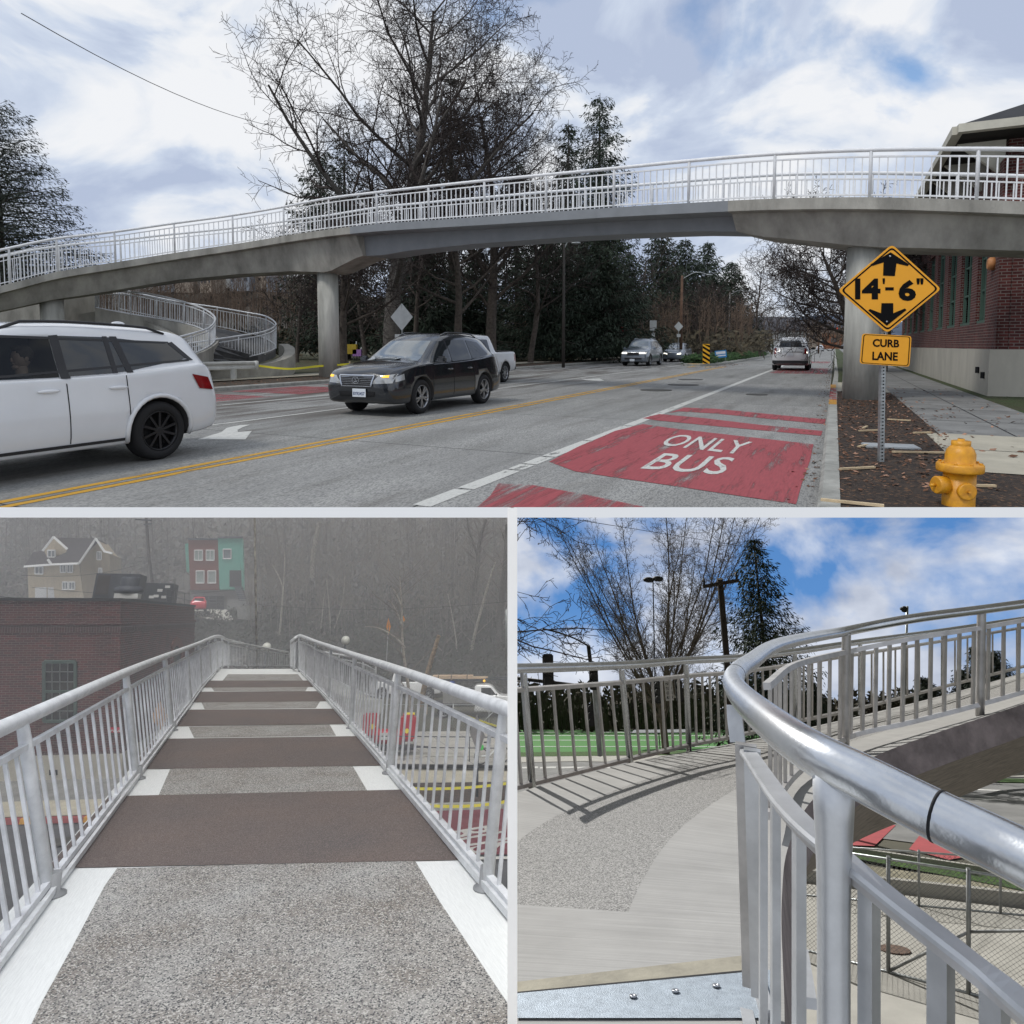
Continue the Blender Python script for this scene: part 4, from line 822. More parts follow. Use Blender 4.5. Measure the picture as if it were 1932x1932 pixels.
o1 = rounded(P2(inset(sq, .95, cc)), .03); o2 = rounded(P2(inset(sq, .915, cc)), .027); n = len(o1); mb.add([M0 @ V((x, y, .002)) for x, y in o1 + o2], [(i, (i + 1) % n, n + (i + 1) % n, n + i) for i in range(n)])
M0s = M0; M0 = M0 @ Matrix.Rotation(-.03, 4, 'Z'); T2('CURB', 1646, 640, 1696, 655, .03); T2('LANE', 1646, 664, 1694, 680, .03); mb.build('rectangle_legend', SGB, pan)
# yellow hydrant, its lower barrel set into the bank
HY = mat('hydrant_yellow', (.74, .34, .01), .42, var=.3, scale=14, bump=.15, bscale=30, col2=(.50, .22, .02))
hb = U(1810, 957, 5.5); dh = 5.44; k = dh / F_; hc = U(1810, 905, dh); c = V((hc.x, hc.y, 0)); zz = lambda y: U(1810, y, dh).z
t = thing('fire_hydrant', 'yellow fire hydrant with domed bonnet in the near corner of the mulch', 'fire hydrant', (c.x, c.y, .1))
mb = MB(); mb.lathe([(27 * k, zz(1010)), (27 * k, zz(888))], c, 28); mb.build('barrel', HY, t)
mb = MB(); mb.lathe([(38 * k, zz(889)), (39 * k, zz(886)), (39 * k, zz(876)), (37 * k, zz(873)), (26 * k, zz(873)), (25 * k, zz(872)), (25 * k, zz(856)), (22 * k, zz(847)), (17 * k, zz(841)), (15.5 * k, zz(840)), (16 * k, zz(838)), (16 * k, zz(831)), (6 * k, zz(831)), (6 * k, zz(827))], c, 32)
for q in range(8): a = q * PI / 4; mb.lathe([(.012, zz(873)), (.012, zz(871) + .004)], c + V((math.cos(a), math.sin(a), 0)) * 33 * k, 6)
mb.build('bonnet', HY, t)
mb = MB(); mb.lathe([(5 * k, zz(832)), (4.6 * k, zz(827))], c, 5); mb.build('operating_nut', mat('rusty_nut', (.3, .12, .03), .7, var=.4, scale=30), t)
def nozzle(dirv, z, r, l, name):
    M = basis(V((c.x, c.y, z)), dirv.orthogonal(), dirv.cross(dirv.orthogonal())) if False else Matrix.Translation((c.x, c.y, z)) @ dirv.to_track_quat('Z', 'Y').to_matrix().to_4x4()
    mb = MB(); mb.lathe([(r * .8, 0), (r * .8, l * .55), (r * 1.15, l * .58), (r * 1.2, l * .95), (r * 1.05, l)], M=M, k=24); o = mb.build(name, HY, t)
    mb = MB(); mb.lathe([(r * .22, l), (r * .2, l + .045)], M=M, k=5); mb.build('nut', HY, o)
nozzle(V((-1, -.1, 0)).normalized(), zz(914), 14 * k, 48 * k, 'side_outlet'); nozzle(V((-.12, -1, 0)).normalized(), zz(922), 13.5 * k, 32 * k, 'pumper_outlet')
def flat_sign(name, label, px, py, w, h, d, shape, m, py_base, post=.03, group=None, cat='sign', extra=None):
    b = U(px, py, d); g_ = V((b.x, b.y, .15)); t = thing(name, label, cat, g_, group); mb = MB(); k = d / F_
    mb.bar(V((b.x, b.y + .05, .1)), V((b.x, b.y + .05, b.z + h * k * .45)), post * 2, post); mb.build('post', GALV, t)
    M = pxM(px, py, d); q = {'d': [(0, h / 2), (w / 2, 0), (0, -h / 2), (-w / 2, 0)], 'r': [(-w / 2, -h / 2), (w / 2, -h / 2), (w / 2, h / 2), (-w / 2, h / 2)], 'o': [(w / 2 * math.cos(a * PI / 4 + PI / 8), h / 2 * math.sin(a * PI / 4 + PI / 8)) for a in range(8)]}[shape]
    mb = MB(); mb.prism(rounded([(x * k, y * k) for x, y in q], .03, 2), M, .01); mb.build('panel', m, t)
    if extra:
        for ex, ey, ew, eh, em in extra: mb = MB(); mb.prism([((ex - ew / 2) * k, (ey - eh / 2) * k), ((ex + ew / 2) * k, (ey - eh / 2) * k), ((ex + ew / 2) * k, (ey + eh / 2) * k), ((ex - ew / 2) * k, (ey + eh / 2) * k)], M, .01); mb.build('small_plate', em, t)
    return t
GBD = 'grey sign backs along the street'
flat_sign('road_sign', 'grey back of a diamond road sign above the roof of the black SUV', 758, 598, 42, 52, 28, 'd', SGW, 0, group=GBD, extra=[(2, -38, 30, 11, SGW)])
flat_sign('road_sign', 'tall grey sign back standing behind the silver SUV', 1232.5, 614, 13, 19, 60, 'r', SGW, 0, group=GBD, extra=[(0, -18, 6, 8, SGW)])
flat_sign('road_sign', 'grey back of a diamond sign beside the wooden lamp pole', 1280.5, 616, 17, 19, 58, 'd', SGW, 0, group=GBD, extra=[(0, -17, 7, 6, SGW)])
flat_sign('stop_sign', 'small red octagon sign with two white plates in front of the dark trees', 1174, 621, 7, 10, 62, 'o', RED, 0, extra=[(0, -12, 5, 9, mat('white_plate', (.6, .6, .6), .6, var=0))])
# chevron marker and island
MED = -8.6
mb = MB(); pts = [R3(47.6, -7.9), R3(47, -8.3), R3(46.9, -8.8), R3(47.4, -9.4), R3(49, -9.8), R3(56, -10.2), R3(95, -10.4), R3(95, -7.5), R3(58, -7.3), R3(50, -7.5)]
n = len(pts); lo = [p.copy() for p in pts]; hi = [p + V((0, 0, .15)) for p in pts]; mb.add(lo + hi, [list(range(n, 2 * n))] + [(i, (i + 1) % n, n + (i + 1) % n, n + i) for i in range(n)], 0)
mb.build('median_island', [kerb], kind='structure')
mb = MB(); mb.add([R3(48.1, -7.9, .155), R3(47.2, -8.3, .155), R3(47.1, -8.8, .155), R3(47.6, -9.3, .155), R3(48.4, -8.9, .155), R3(48.0, -8.5, .155)], [(0, 1, 2, 3, 4, 5)]); near(44.5, 47.2, -8.7, -8.5, .006, mb); near(44.5, 47.2, -7.6, -7.45, .006, mb); mb.build('island_yellow_paint', mat_paint('island_paint', (.62, .36, .04), .38, 3), kind='structure', uv=ROADUV)
rnd = random.Random(12); mb = MB()
for _ in range(1500):
    r = 49.2 + 44 * rnd.random() ** 1.3; s = rnd.uniform(-9.9, -7.8); leaf_clump(mb, R3(r, s, .15 + rnd.uniform(.05, .45)), .28, 9, rnd, .17, V((0, 0, 1)), .9)
mb.build('island_groundcover', mat('evergreen_groundcover', (.035, .085, .02), .8, var=.6, scale=2), kind='stuff')
b = U(1333.5, 700, 41.5); t = thing('hazard_marker', 'upright marker with yellow and black diagonal stripes at the nose of the island', 'hazard marker', G(1333, 690, .15)); d = dep(R3(48.2, -8.5)); k = d / F_; M = pxM(1332.5, 669, d); mb = MB(); mb.prism([(-6.5 * k, -20 * k), (6.5 * k, -20 * k), (6.5 * k, 20 * k), (-6.5 * k, 20 * k)], M, .02, 0)
for j in range(-4, 5):
    q = [(-6.5, j * 9 + 3), (6.5, j * 9 - 5), (6.5, j * 9 - .5), (-6.5, j * 9 + 7.5)]
    q = [(x, max(-20, min(20, y))) for x, y in q]
    if len(set(y for x, y in q)) > 2: mb.add([M @ V((x * k, y * k, .004)) for x, y in q], [(0, 1, 2, 3)], 1)
mb.build('striped_panel', [mat('marker_amber', (.8, .42, .02), .5, var=0), SGB], t); mb = MB(); e = M.translation; mb.bar(V((e.x, e.y + .06, .1)), V((e.x, e.y + .06, 1.2)), .06, .06); mb.build('post', GALV, t)
k = 50 / F_; t = thing('lawn_sign', 'blue and white yard sign tilted among the island plants', 'sign', U(1360, 680, 50)); M = pxM(1360, 668, 50) @ Matrix.Rotation(.1, 4, 'Z'); mb = MB(); mb.prism([(-11 * k, -7 * k), (11 * k, -7 * k), (11 * k, 7 * k), (-11 * k, 7 * k)], M, .01, 0); mb.add([M @ V((x * k, y * k, .004)) for x, y in ((-9, 0), (9, 0), (9, 5), (-9, 5))], [(0, 1, 2, 3)], 1); mb.add([M @ V((x * k, y * k, .004)) for x, y in ((-9, -4), (9, -4), (9, -2), (-9, -2))], [(0, 1, 2, 3)], 1)
mb.build('panel', [mat('sign_blue', (.03, .22, .5), .5, var=.1), mat('sign_white', (.7, .72, .75), .5, var=0)], t); mb = MB()
for s in (-8, 8): mb.bar(M @ V((s * k, -24 * k, -.02)), M @ V((s * k, 0, -.02)), .02, .02)
mb.build('wire_leg', GALV, t)
def lamp(label, px, top, d, arm_px, m, r=.12, basey=None, bend=8):
    b = U(px, top, d); t = thing('street_lamp', label, 'street lamp', (b.x, b.y, .15), 'street lamps along the avenue'); mb = MB(); mb.tube([V((b.x, b.y, .1)), b], [r, r * .7], 8); mb.build('pole', m, t)
    e = U(arm_px, top - bend * .2, d); mb = MB(); mb.tube(spl([b - V((0, 0, .3)), b.lerp(e, .5) + V((0, 0, .25)), e], 4), .035, 6); mb.build('arm', GALV, t); mb = MB(); mb.ball(tuple(e), (.3, .14, .08)); mb.build('lamp_head', GALV, t); return t
lamp('dark slim lamp pole with white conduit rising in front of the dark firs', 1064, 460, 40, 1086, mat('dark_pole', (.04, .035, .03), .8, var=.3), .10)
lamp('brown wooden pole with an arm lamp pointing right, beyond the silver SUV', 1287, 520, 58, 1338, mat('brown_pole', (.12, .07, .045), .9, var=.4), .15)
lamp('short arm lamp farther along the avenue above the bare trees', 1377, 552, 95, 1412, mat('grey_pole', (.2, .2, .19), .8, var=.3), .12)
for px in (1503, 1514, 1525): pass
for i, (px, lb) in enumerate(((1522, 'leftmost of three red lit signals over the far crossing'), (1546, 'middle one of three red lit signals over the far crossing'), (1578, 'rightmost of three red lit signals, next to the bare trees'))):
    c = U(px, 624, 150); t = thing('traffic_light', lb, 'traffic light', c, 'distant traffic signals'); mb = MB(); mb.rbox(tuple(c), (.55, .3, 1.5), .05); mb.build('housing', DARK, t); mb = MB(); mb.ball(tuple(c + V((0, -.2, .45))), .2); mb.build('red_lamp', mat('red_signal_lit', (.8, .05, .03), .4, var=0, emit=((1, .06, .03), 3.)), t)
mb = MB(); mb.tube([U(1420, 607, 150), U(1500, 611, 150), U(1600, 609, 150)], .06, 4); tag(mb.build('overhead_wire', DARK), 'span wire carrying the three distant traffic signals', 'wire')
for i, (px, ty) in enumerate(((1437, 590), (1496, 600), (1545, 640))):
    b = U(px, ty, 130 - i * 5); mb = MB(); mb.tube([V((b.x, b.y, 0)), b], .14, 6); mb.bar(b - V((1.1, 0, .5)), b + V((1.1, 0, -.5)), .1, .1); tag(mb.build('utility_pole', mat('brown_pole', (.1, .1, .1))), ['wooden utility pole with crossarm right of the far lamp', 'tall wooden utility pole left of the three signals', 'low wooden pole under the middle signal'][i], 'utility pole', 'distant utility poles')
# ------------------------------------------------------------------ brick building on the right
BRK = mat_brick('red_brick', (.135, .03, .026), (.06, .014, .014), (.24, .2, .18), .22, .078, .009); CREAM = mat('cream_render', (.50, .47, .40), .85, var=.18, scale=1.5, stretch=(1, 1, .4)); GRN = mat('green_frame', (.07, .13, .10), .7, var=.2)
sw = RS(1873, 757)[1]; rn = RS(1873, 757)[0]
BD = thing('brick_building', 'long dark red brick building on the right with green framed windows over a cream base', 'building', R3(rn, sw, .1))
def wallbox(r0, r1, s0, s1, z0, z1, mb): return mb.hexa([R3(r0, s0, z0), R3(r1, s0, z0), R3(r1, s1, z0), R3(r0, s1, z0), R3(r0, s0, z1), R3(r1, s0, z1), R3(r1, s1, z1), R3(r0, s1, z1)])
rf = rn + 27; s1 = sw + 11
mb = MB(); wallbox(rn, rf, sw - .12, s1, 0, 1.32, mb); mb.build('base', CREAM, BD)
mb = MB(); zt = 6.1; wallbox(rn, rf, sw + .25, s1, 1.32, zt, mb)
mb2 = MB(); ribs = []
nb_ = 9; wd = (rf - rn - 1.) / nb_
for k in range(nb_ + 1):
    r = rn + k * wd; wallbox(r, r + (1.55 if k == 0 else .95), sw, sw + .28, 1.32, zt, mb)
wallbox(rn, rf, sw + .003, sw + .25, 5.2, zt, mb); wallbox(rn, rf, sw + .003, sw + .25, 1.33, 2.05, mb)
mb.build('wall', BRK, BD, uv=((0, 0, 1),))
for k in range(nb_):
    r0 = rn + k * wd + (1.55 if k == 0 else .95); r1 = rn + (k + 1) * wd; mb = MB(); mb.bar(R3(r0 + .06, sw + .1, 2.07), R3(r1 - .06, sw + .1, 2.07), .16, .12)
    for r in (r0 + .06, (r0 + r1) / 2, r1 - .06): mb.bar(R3(r, sw + .13, 2.1), R3(r, sw + .13, 5.15), .08, .1, up=ROADV)
    for z_ in (3.0, 3.9, 4.9): mb.bar(R3(r0 + .06, sw + .14, z_), R3(r1 - .06, sw + .14, z_), .06, .06)
    w_ = mb.build('window', GRN, BD); mb = MB(); mb.add([R3(r0, sw + .2, 2.05), R3(r1, sw + .2, 2.05), R3(r1, sw + .2, 5.2), R3(r0, sw + .2, 5.2)], [(0, 1, 2, 3)]); mb.build('pane', GLASS, w_)
# corner return, stepped brick parapet near the corner, eaves with brackets and roof
# hipped block behind: cream eaves edge follows the photo's outline
e = [(1740, 372, 40), (1806, 240, 22)]
EV = mat('cream_eaves', (.52, .50, .42), .8, var=.15); RFM = mat('dark_slate', (.02, .021, .024), .8, var=.3)
zE = U(1806, 246, 16.8).z; pA = U(1806, 246, 16.8)
fa = V((pA.x, pA.y, 0)); ax_ = ROADV
def onwall(px, py, s):                            # pixel on the vertical plane SIDE = s
    v = ray(px, py); return EYE + v * (s / v.dot(SIDE))
sE = pA.dot(SIDE); rA = pA.dot(ROADV)
mb = MB(); E0 = R3(rA, sE, zE); E1 = R3(rA + 30, sE, zE); E2 = R3(rA, sE + 12, zE)
mb.bar(E0 - ROADV * .0, E1, .22, .20); mb.bar(E0 - ROADV * .1, E2, .22, .20); mb.build('eaves_gutter', EV, BD)
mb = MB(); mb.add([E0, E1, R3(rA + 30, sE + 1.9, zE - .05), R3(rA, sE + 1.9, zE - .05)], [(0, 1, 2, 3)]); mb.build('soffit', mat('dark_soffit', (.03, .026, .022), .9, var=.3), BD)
mb = MB(); wallbox(rA + 1.2, rA + 29, sE + 1.3, sE + 12, zt - .2, zE - .05, mb); mb.build('wall', BRK, BD, uv=((0, 0, 1),))
mb = MB(); mb.add([E0 + V((0, 0, .12)), E1 + V((0, 0, .12)), R3(rA + 24, sE + 6, zE + 3), R3(rA + 6, sE + 6, zE + 3)], [(0, 1, 2, 3)]); mb.add([E0 + V((0, 0, .12)), R3(rA + 6, sE + 6, zE + 3), E2 + V((0, 0, .12))], [(0, 1, 2)]); mb.build('roof', RFM, BD)
for j in range(12): mb = MB(); q = R3(rA + 1 + j * 2.3, 0, 0); mb.hexa([R3(rA + 1 + j * 2.3 + a, sE + b, zE + c_) for c_, bb in ((-.9, 0), (-.1, 1)) for a, b in (((0, 1.05), (.16, 1.05), (.16, 1.2), (0, 1.2)) if not bb else ((0, .15), (.16, .15), (.16, 1.2), (0, 1.2)))]); mb.build('bracket', EV, BD)
t = thing('wall_lamp', 'round orange alarm bell mounted high on the near brick corner', 'alarm bell', onwall(1867, 495, sw - .1)); mb = MB(); q = onwall(1867, 498, sw - .1); mb.lathe([(.02, -.1), (.17, -.1), (.17, 0), (.12, .05)], M=Matrix.Translation(q) @ (-SIDE).to_track_quat('Z', 'Y').to_matrix().to_4x4(), k=18); mb.build('bell', mat('orange_bell', (.55, .25, .1), .6, var=.2), t)
mb = MB(); q = onwall(1843, 696, sw - .14); 
for a, b in ((1846, 698), (1856, 708)):
    q = onwall(a, b, sw - .13); mb = MB(); mb.box(tuple(q), (.10, .12, .17)); mb.build('wall_vent', DARK, BD)
# ------------------------------------------------------------------ trees of the street
def gz(px, d, z=.17): p = U(px, 640, d); return V((p.x, p.y, z))
bare_tree('bare_tree', 'tallest bare broadleaf tree, its wide crown rising past the top above the bridge', gz(738, 41), 21.8, .58, 3, BARK and V((0, 0, 1)), kids=(22, 12, 10, 6), len=(.56, .55, .48, .45), ang=(.88, .72, .75, .8), start=(.2, .15, .1, .1), conic=.52, rmin=.0105, thin=.56, tip=.12, bark=BARKG)
bare_tree('bare_tree', 'second tall bare tree with ascending limbs right of the tallest one', gz(928, 47), 17.5, .42, 9, kids=(26, 12, 9, 6), len=(.5, .55, .48, .45), ang=(.7, .62, .7, .8), start=(.22, .15, .1, .1), conic=.42, rmin=.011, thin=.46)
bare_tree('bare_tree', 'low dense twiggy tree with mossy trunk just right of the left pier', gz(645, 33), 6.2, .26, 21, kids=(14, 8, 7, 5), len=(.75, .6, .55, .5), ang=(1.05, .8, .8, .9), start=(.28, .15, .1, .1), conic=.3, rmin=.013)
bare_tree('bare_tree', 'leaning dark trunk with bare crown right of the mottled trunk', gz(862, 43), 13, .3, 33, kids=(14, 7, 6, 4), lean=V((.12, 0, 0)))
bare_tree('bare_tree', 'bare street tree whose crown fans out left of the right pier', gz(1625, 34), 6.6, .26, 5, kids=(24, 11, 8, 5), len=(.78, .6, .5, .45), ang=(.95, .7, .75, .8), start=(.2, .15, .1, .1), conic=.35, lean=V((-.16, 0, 0)), rmin=.0105, thin=.45)
for i, (px, d, h, lb) in enumerate(((1428, 95, 12, 'bare tree with a rounded crown at the far end of the dark tree row'), (1205, 62, 9.5, 'spreading bare tree over the silver SUV'), (1350, 66, 7, 'slim bare street tree behind the blue yard sign'), (1318, 70, 7.5, 'slim bare street tree behind the striped marker'), (1398, 80, 6.5, 'slim bare tree left of the white SUV driving away'), (1000, 50, 12, 'bare tree with low forks between the pickup and the slim lamp pole'), (780, 52, 12, 'dark bare tree behind the mottled trunk'), (1120, 58, 11, 'brownish bare tree beside the slim lamp pole'), (1460, 110, 7, 'small bare tree beside the far utility pole'), (1615, 60, 9, 'further bare street tree beyond the right pier'), (560, 50, 8, 'bare thicket tree left of the left pier'), (690, 46, 9, 'bare tree with thin twigs behind the sign back'))):
    bare_tree('bare_tree', lb, gz(px, d), h, h * .02, 50 + i, kids=(13, 7, 5, 4), lv=3 if i not in (4, 8) else 3, rmin=.02, len=(.6, .6, .55, .5), group='bare trees lining the park')
# twiggy stems seen over the bridge deck on the right
bare_tree('bare_tree', 'tips of a bare tree showing through the bridge railing left of the brick building', gz(1672, 34), 8.3, .12, 77, kids=(16, 8, 6), lv=3, rmin=.014, start=(.55, .2, .1), len=(.22, .5, .5), ang=(.5, .6, .7))
for i, (px, top, d, w, lb, kw) in enumerate((
    (1128, 187, 66, 4.4, 'broad dark fir with upswept arms rising above the bridge left of the sky gap', dict(dens=1.2, shape=.5, gaps=.06)),
    (1070, 235, 74, 3.2, 'narrower fir just left of the broad fir', dict(dens=1.)),
    (853, 150, 66, 3.4, 'thin pointed conifer between the two tall bare trees', dict(gaps=.45, dens=.9)),
    (610, 285, 60, 4.4, 'ragged dark conifer left of the tallest bare tree', dict(gaps=.3)),
    (655, 250, 62, 4.0, 'ragged conifer just behind the tallest bare tree on its left', dict(gaps=.3)),
    (790, 235, 62, 4.2, 'shaggy conifer behind the tallest bare tree on its right', dict(gaps=.3)),
    (800, 440, 56, 3.6, 'dense dark fir below the bridge behind the mottled trunk', dict(gaps=.0)),
    (975, 300, 70, 3.6, 'conifer behind the second tall bare tree', dict(gaps=.3)),
    (1030, 420, 56, 4.0, 'dark conifer below the bridge left of the slim lamp pole', dict(gaps=.05)),
    (1132, 400, 56, 4.6, 'wide dark conifer below the bridge right of the slim lamp pole', dict(gaps=.0)),
    (1245, 425, 92, 5.4, 'large fir first in the row along the avenue', dict(gaps=.05)),
    (1290, 450, 98, 5.0, 'second fir of the avenue row with a split top', dict(gaps=.05)),
    (1332, 455, 104, 4.4, 'third fir of the avenue row', dict(gaps=.05)),
    (1378, 492, 110, 4.8, 'last and lowest fir of the avenue row', dict(gaps=.05)),
    (900, 470, 60, 3.6, 'dark shaggy conifer under the bridge behind the pickup', dict(gaps=.1)),
    (1185, 640 - 120, 80, 4, 'dark conifer behind the silver SUV', dict(gaps=.0)))):
    b = gz(px, d); h = U(px, top, d).z - .17; kw.setdefault('shape', .62); conifer('conifer', lb, b, h, w * 1.28, 100 + i, start=.08 if i != 13 else .05, group='dark conifers of the park', leaf=.5 if d < 70 else .7, **kw)
conifer('pine_tree', 'big pine with layered boughs cut by the left edge', gz(12, 40), U(12, 205, 40).z, 7., 41, start=.3, dens=.85, gaps=.1, leaf=.28, shape=.5, m=NEEDLE2, droop=.05)
# brown thicket and houses on the hill behind
def thicket(name, boxes, seed, mt, up=V((0, 0, 1)), zf=None, r=.025, side=V((1, 0, 0))):
    rnd = random.Random(seed); mb = MB()
    for (x0, x1, d0, d1, y0, y1, n) in boxes:
        for _ in range(n):
            px = rnd.uniform(x0, x1); d = rnd.uniform(d0, d1); b = U(px, rnd.uniform(y0 + (y1 - y0) * .6, y1), d); t_ = U(px, rnd.uniform(y0, y0 + (y1 - y0) * .35), d); h = (t_ - b).length; p = b
            rr = r * d / 50; pts = [b + side * 0]; q = b
            for s in range(4): q = q + up * (h / 4) + side * rnd.gauss(0, h * .03); pts.append(q)
            mb.tube(pts, [rr * 1.6, rr * 1.2, rr, rr * .7, rr * .4], 3, cap=False)
            for s in range(7):
                a = pts[1 + s % 3].lerp(pts[2 + s % 3], rnd.random()); e_ = a + up * rnd.uniform(.08, .25) * h + side * rnd.gauss(0, h * .13); f_ = e_ + up * rnd.uniform(.02, .12) * h + side * rnd.gauss(0, h * .05); mb.tube([a, e_, f_], [rr * .6, rr * .45, rr * .25], 3, cap=False)
    return mb.build(name, mt, kind='stuff')
thicket('brown_thicket', [(120, 620, 55, 75, 515, 640, 420), (600, 1420, 60, 95, 560, 655, 700), (1400, 1600, 110, 150, 600, 655, 160)], 5, mat('brown_twigs', (.15, .108, .08), .95, var=.5, scale=.3))
rnd = random.Random(3); mb = MB()
for _ in range(1500):
    px = rnd.uniform(100, 1450); d = rnd.uniform(60, 95); leaf_clump(mb, U(px, rnd.uniform(625, 662), d), .9, 8, rnd, .45, V((0, 0, 1)), .5)
mb.build('hedge_undergrowth', mat('undergrowth', (.085, .07, .042), .9, var=.7, scale=.4), kind='stuff')
# hill with houses (left, behind the ramp) and the far blue hill over the water
def hill(name, pts, d, d2, m, kind='structure'):
    mb = MB(); n = len(pts); a = [U(x, y, d) for x, y in pts]; lo = [V((p.x, p.y, 0)) for p in a]; b = [U(x, y + 14, d2) for x, y in pts]
    fr = [V((p.x * .8, p.y * .8, 0)) for p in a]
    for i in range(n - 1): mb.add([fr[i], fr[i + 1], a[i + 1], a[i]], [(0, 1, 2, 3)], 0, True)
    return mb.build(name, m, kind=kind)
hill('hillside', [(-200, 560), (100, 540), (250, 528), (380, 516), (470, 512), (560, 524), (700, 560), (900, 600), (1100, 640)], 300, 320, mat('wooded_hill', (.05, .05, .045), .95, var=.7, scale=.08, detail=14, col2=(.10, .085, .07)))
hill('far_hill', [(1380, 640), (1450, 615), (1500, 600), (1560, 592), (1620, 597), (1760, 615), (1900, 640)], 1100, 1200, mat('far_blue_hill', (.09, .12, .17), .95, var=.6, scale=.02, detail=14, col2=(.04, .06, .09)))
mb = MB(); q = [G(1300, 654.3, .3), G(1900, 654.3, .3)]; mb.add([V((200, 700, .2)), V((700, 700, .2)), V((800, 1050, .2)), V((250, 1050, .2))], [(0, 1, 2, 3)]); mb.build('water', mat('bay_water', (.2, .26, .33), .15, var=.1), kind='structure')
rnd = random.Random(11); HW = [mat('house_white', (.5, .5, .48), .8, var=.1), mat('house_tan', (.3, .25, .2), .8, var=.1), mat('house_grey', (.2, .22, .25), .8, var=.1)]; RO = mat('house_roof', (.08, .08, .09), .9, var=.2)
def small_house(c, w, dd, h, yaw, label, group, m, up=None):
    Mh = Matrix.Translation(c) @ Matrix.Rotation(yaw, 4, 'Z'); t = thing('house', label, 'house', M=Mh, group=group); mb = MB(); mb.box((0, 0, h / 2 - 1), (w, dd, h + 2)); mb.build('wall', m, t, local=True)
    mb = MB(); a = h; mb.add([V((-w / 2 - .3, -dd / 2 - .4, a)), V((w / 2 + .3, -dd / 2 - .4, a)), V((w / 2 + .3, dd / 2 + .4, a)), V((-w / 2 - .3, dd / 2 + .4, a)), V((-w / 2 - .3, 0, a + dd * .3)), V((w / 2 + .3, 0, a + dd * .3))], [(0, 1, 5, 4), (2, 3, 4, 5), (0, 4, 3), (1, 2, 5), (0, 3, 2, 1)]); mb.build('roof', RO, t, local=True)
    for j in range(3): mb = MB(); mb.box((-w / 3 + j * w / 3, -dd / 2 - .02, h * .55), (w * .16, .06, h * .3)); mb.build('window', GLASS, t, local=True)
hx = [(268, 536), (292, 529), (318, 540), (345, 527), (352, 541), (371, 521), (384, 534), (402, 541), (410, 526), (428, 532), (446, 524), (462, 538), (475, 527), (500, 536), (522, 540), (240, 544)]
for i, (px, py) in enumerate(hx):
    small_house(U(px, py + 3, 292 - (py - 520) * 1.2), rnd.uniform(6, 10), 7, rnd.uniform(3.5, 5.5), rnd.uniform(-.5, .5), 'small %s house on the far wooded hill seen over the ramp' % ['white', 'tan', 'grey'][i % 3], 'houses on the far left hill', HW[i % 3])
for i, (px, py, w, h, d, m, lb) in enumerate(((1440, 655, 16, 5, 140, HW[0], 'low pale building behind the white SUV driving away'), (1392, 655, 22, 4, 120, HW[0], 'long white building glimpsed behind the slim street trees'), (1345, 656, 10, 4, 118, mat('blue_wall', (.05, .12, .3), .8, var=.1), 'blue walled shop glimpsed behind the avenue trunks'), (1500, 650, 18, 9, 260, HW[1], 'tan block by the far crossing'), (1560, 650, 20, 7, 300, mat('orange_brick', (.3, .12, .06), .8, var=.2), 'orange brick block beyond the three signals'), (1130, 656, 26, 3.5, 105, HW[0], 'long low white building behind the park trunks'))):
    small_house(V((U(px, py, d).x, U(px, py, d).y, 0)), w, 8, h, .3, lb, 'buildings beyond the park', m)
# playground and parked cars glimpsed across the park
for i, (px, d, c, w, h) in enumerate(((663, 55, (.5, .35, .03), .9, 1.6), (674, 55, (.4, .2, .5), .7, 1.1), (612, 55, (.35, .2, .5), .8, 1.2), (625, 55, (.05, .3, .1), .5, 2.))):
    b = gz(px, d); t = thing('play_frame', ['yellow play tower beside the dark trunks', 'violet play panel right of the yellow tower', 'lilac play panel seen just right of the left pier', 'green climbing post right of the left pier'][i], 'play equipment', b, 'playground pieces'); mb = MB(); mb.box((b.x, b.y, b.z + h * .6), (w, .5, h * .5)); mb.build('panel', mat('play_%d' % i, c, .6, var=.1), t); mb = MB()
    for s in (-1, 1): mb.tube([b + V((s * w * .45, 0, 0)), b + V((s * w * .45, 0, h))], .05, 6)
    mb.build('post', GALV, t)
# ================================================================== ON THE BRIDGE DECK IN MIST (lower left place)
CUR[0] = 'deck_view'
FB = Frame(485, 1165); HD = 1.55; HS_ = 6.5
UB = FB.u
def B(px, py, h=HD): return FB.g(px, py, h)
def onp(px, py, P, n): v = ray(px, py); return EYE + v * ((P - EYE).dot(n) / v.dot(n))
DUV = (UB, FB.f)
WHC = mat('white_concrete', (.66, .67, .66), .85, var=.12, scale=3, uv=True, stretch=(3, 40, 1), detail=8)
AGG = mat('exposed_aggregate', (.32, .315, .30), .9, var=.3, scale=1.9, uv=True, bump=.5, bscale=110, speck=(150, (.055, .055, .058), .74, (.46, .44, .41)), col2=(.175, .15, .125), detail=9)
BRN = mat('brown_grit_surface', (.155, .112, .092), .95, var=.22, scale=.9, uv=True, bump=.6, bscale=160, speck=(230, (.08, .06, .053), .62, (.2, .16, .145)), col2=(.095, .085, .083))
DK = thing('footbridge', 'misty footbridge deck with brown and grey bands between grey painted railings', 'footbridge', B(485, 1700) - UB * .3)
def pmesh(name, pts, m, h, parent, uv=DUV):
    mb = MB(); mb.add([B(x, y, h) for x, y in pts], [list(range(len(pts)))]); return mb.build(name, m, parent, uv=uv)
def lx(y): return interp([1262, 1495, 1695, 2300], [392, 211, 38.6, -485], y)      # outer slab edge, left
def rx(y): return interp([1262, 1487, 1677, 2300], [578, 784, 956, 1520], y)
mb = MB(); ys = [2400, 1900, 1600, 1450, 1350, 1300, 1275, 1262]
for i in range(len(ys) - 1):
    a, b = ys[i], ys[i + 1]; q = [B(lx(a), a), B(rx(a), a), B(rx(b), b), B(lx(b), b)]; mb.hexa([p - UB * .3 for p in q] + q)
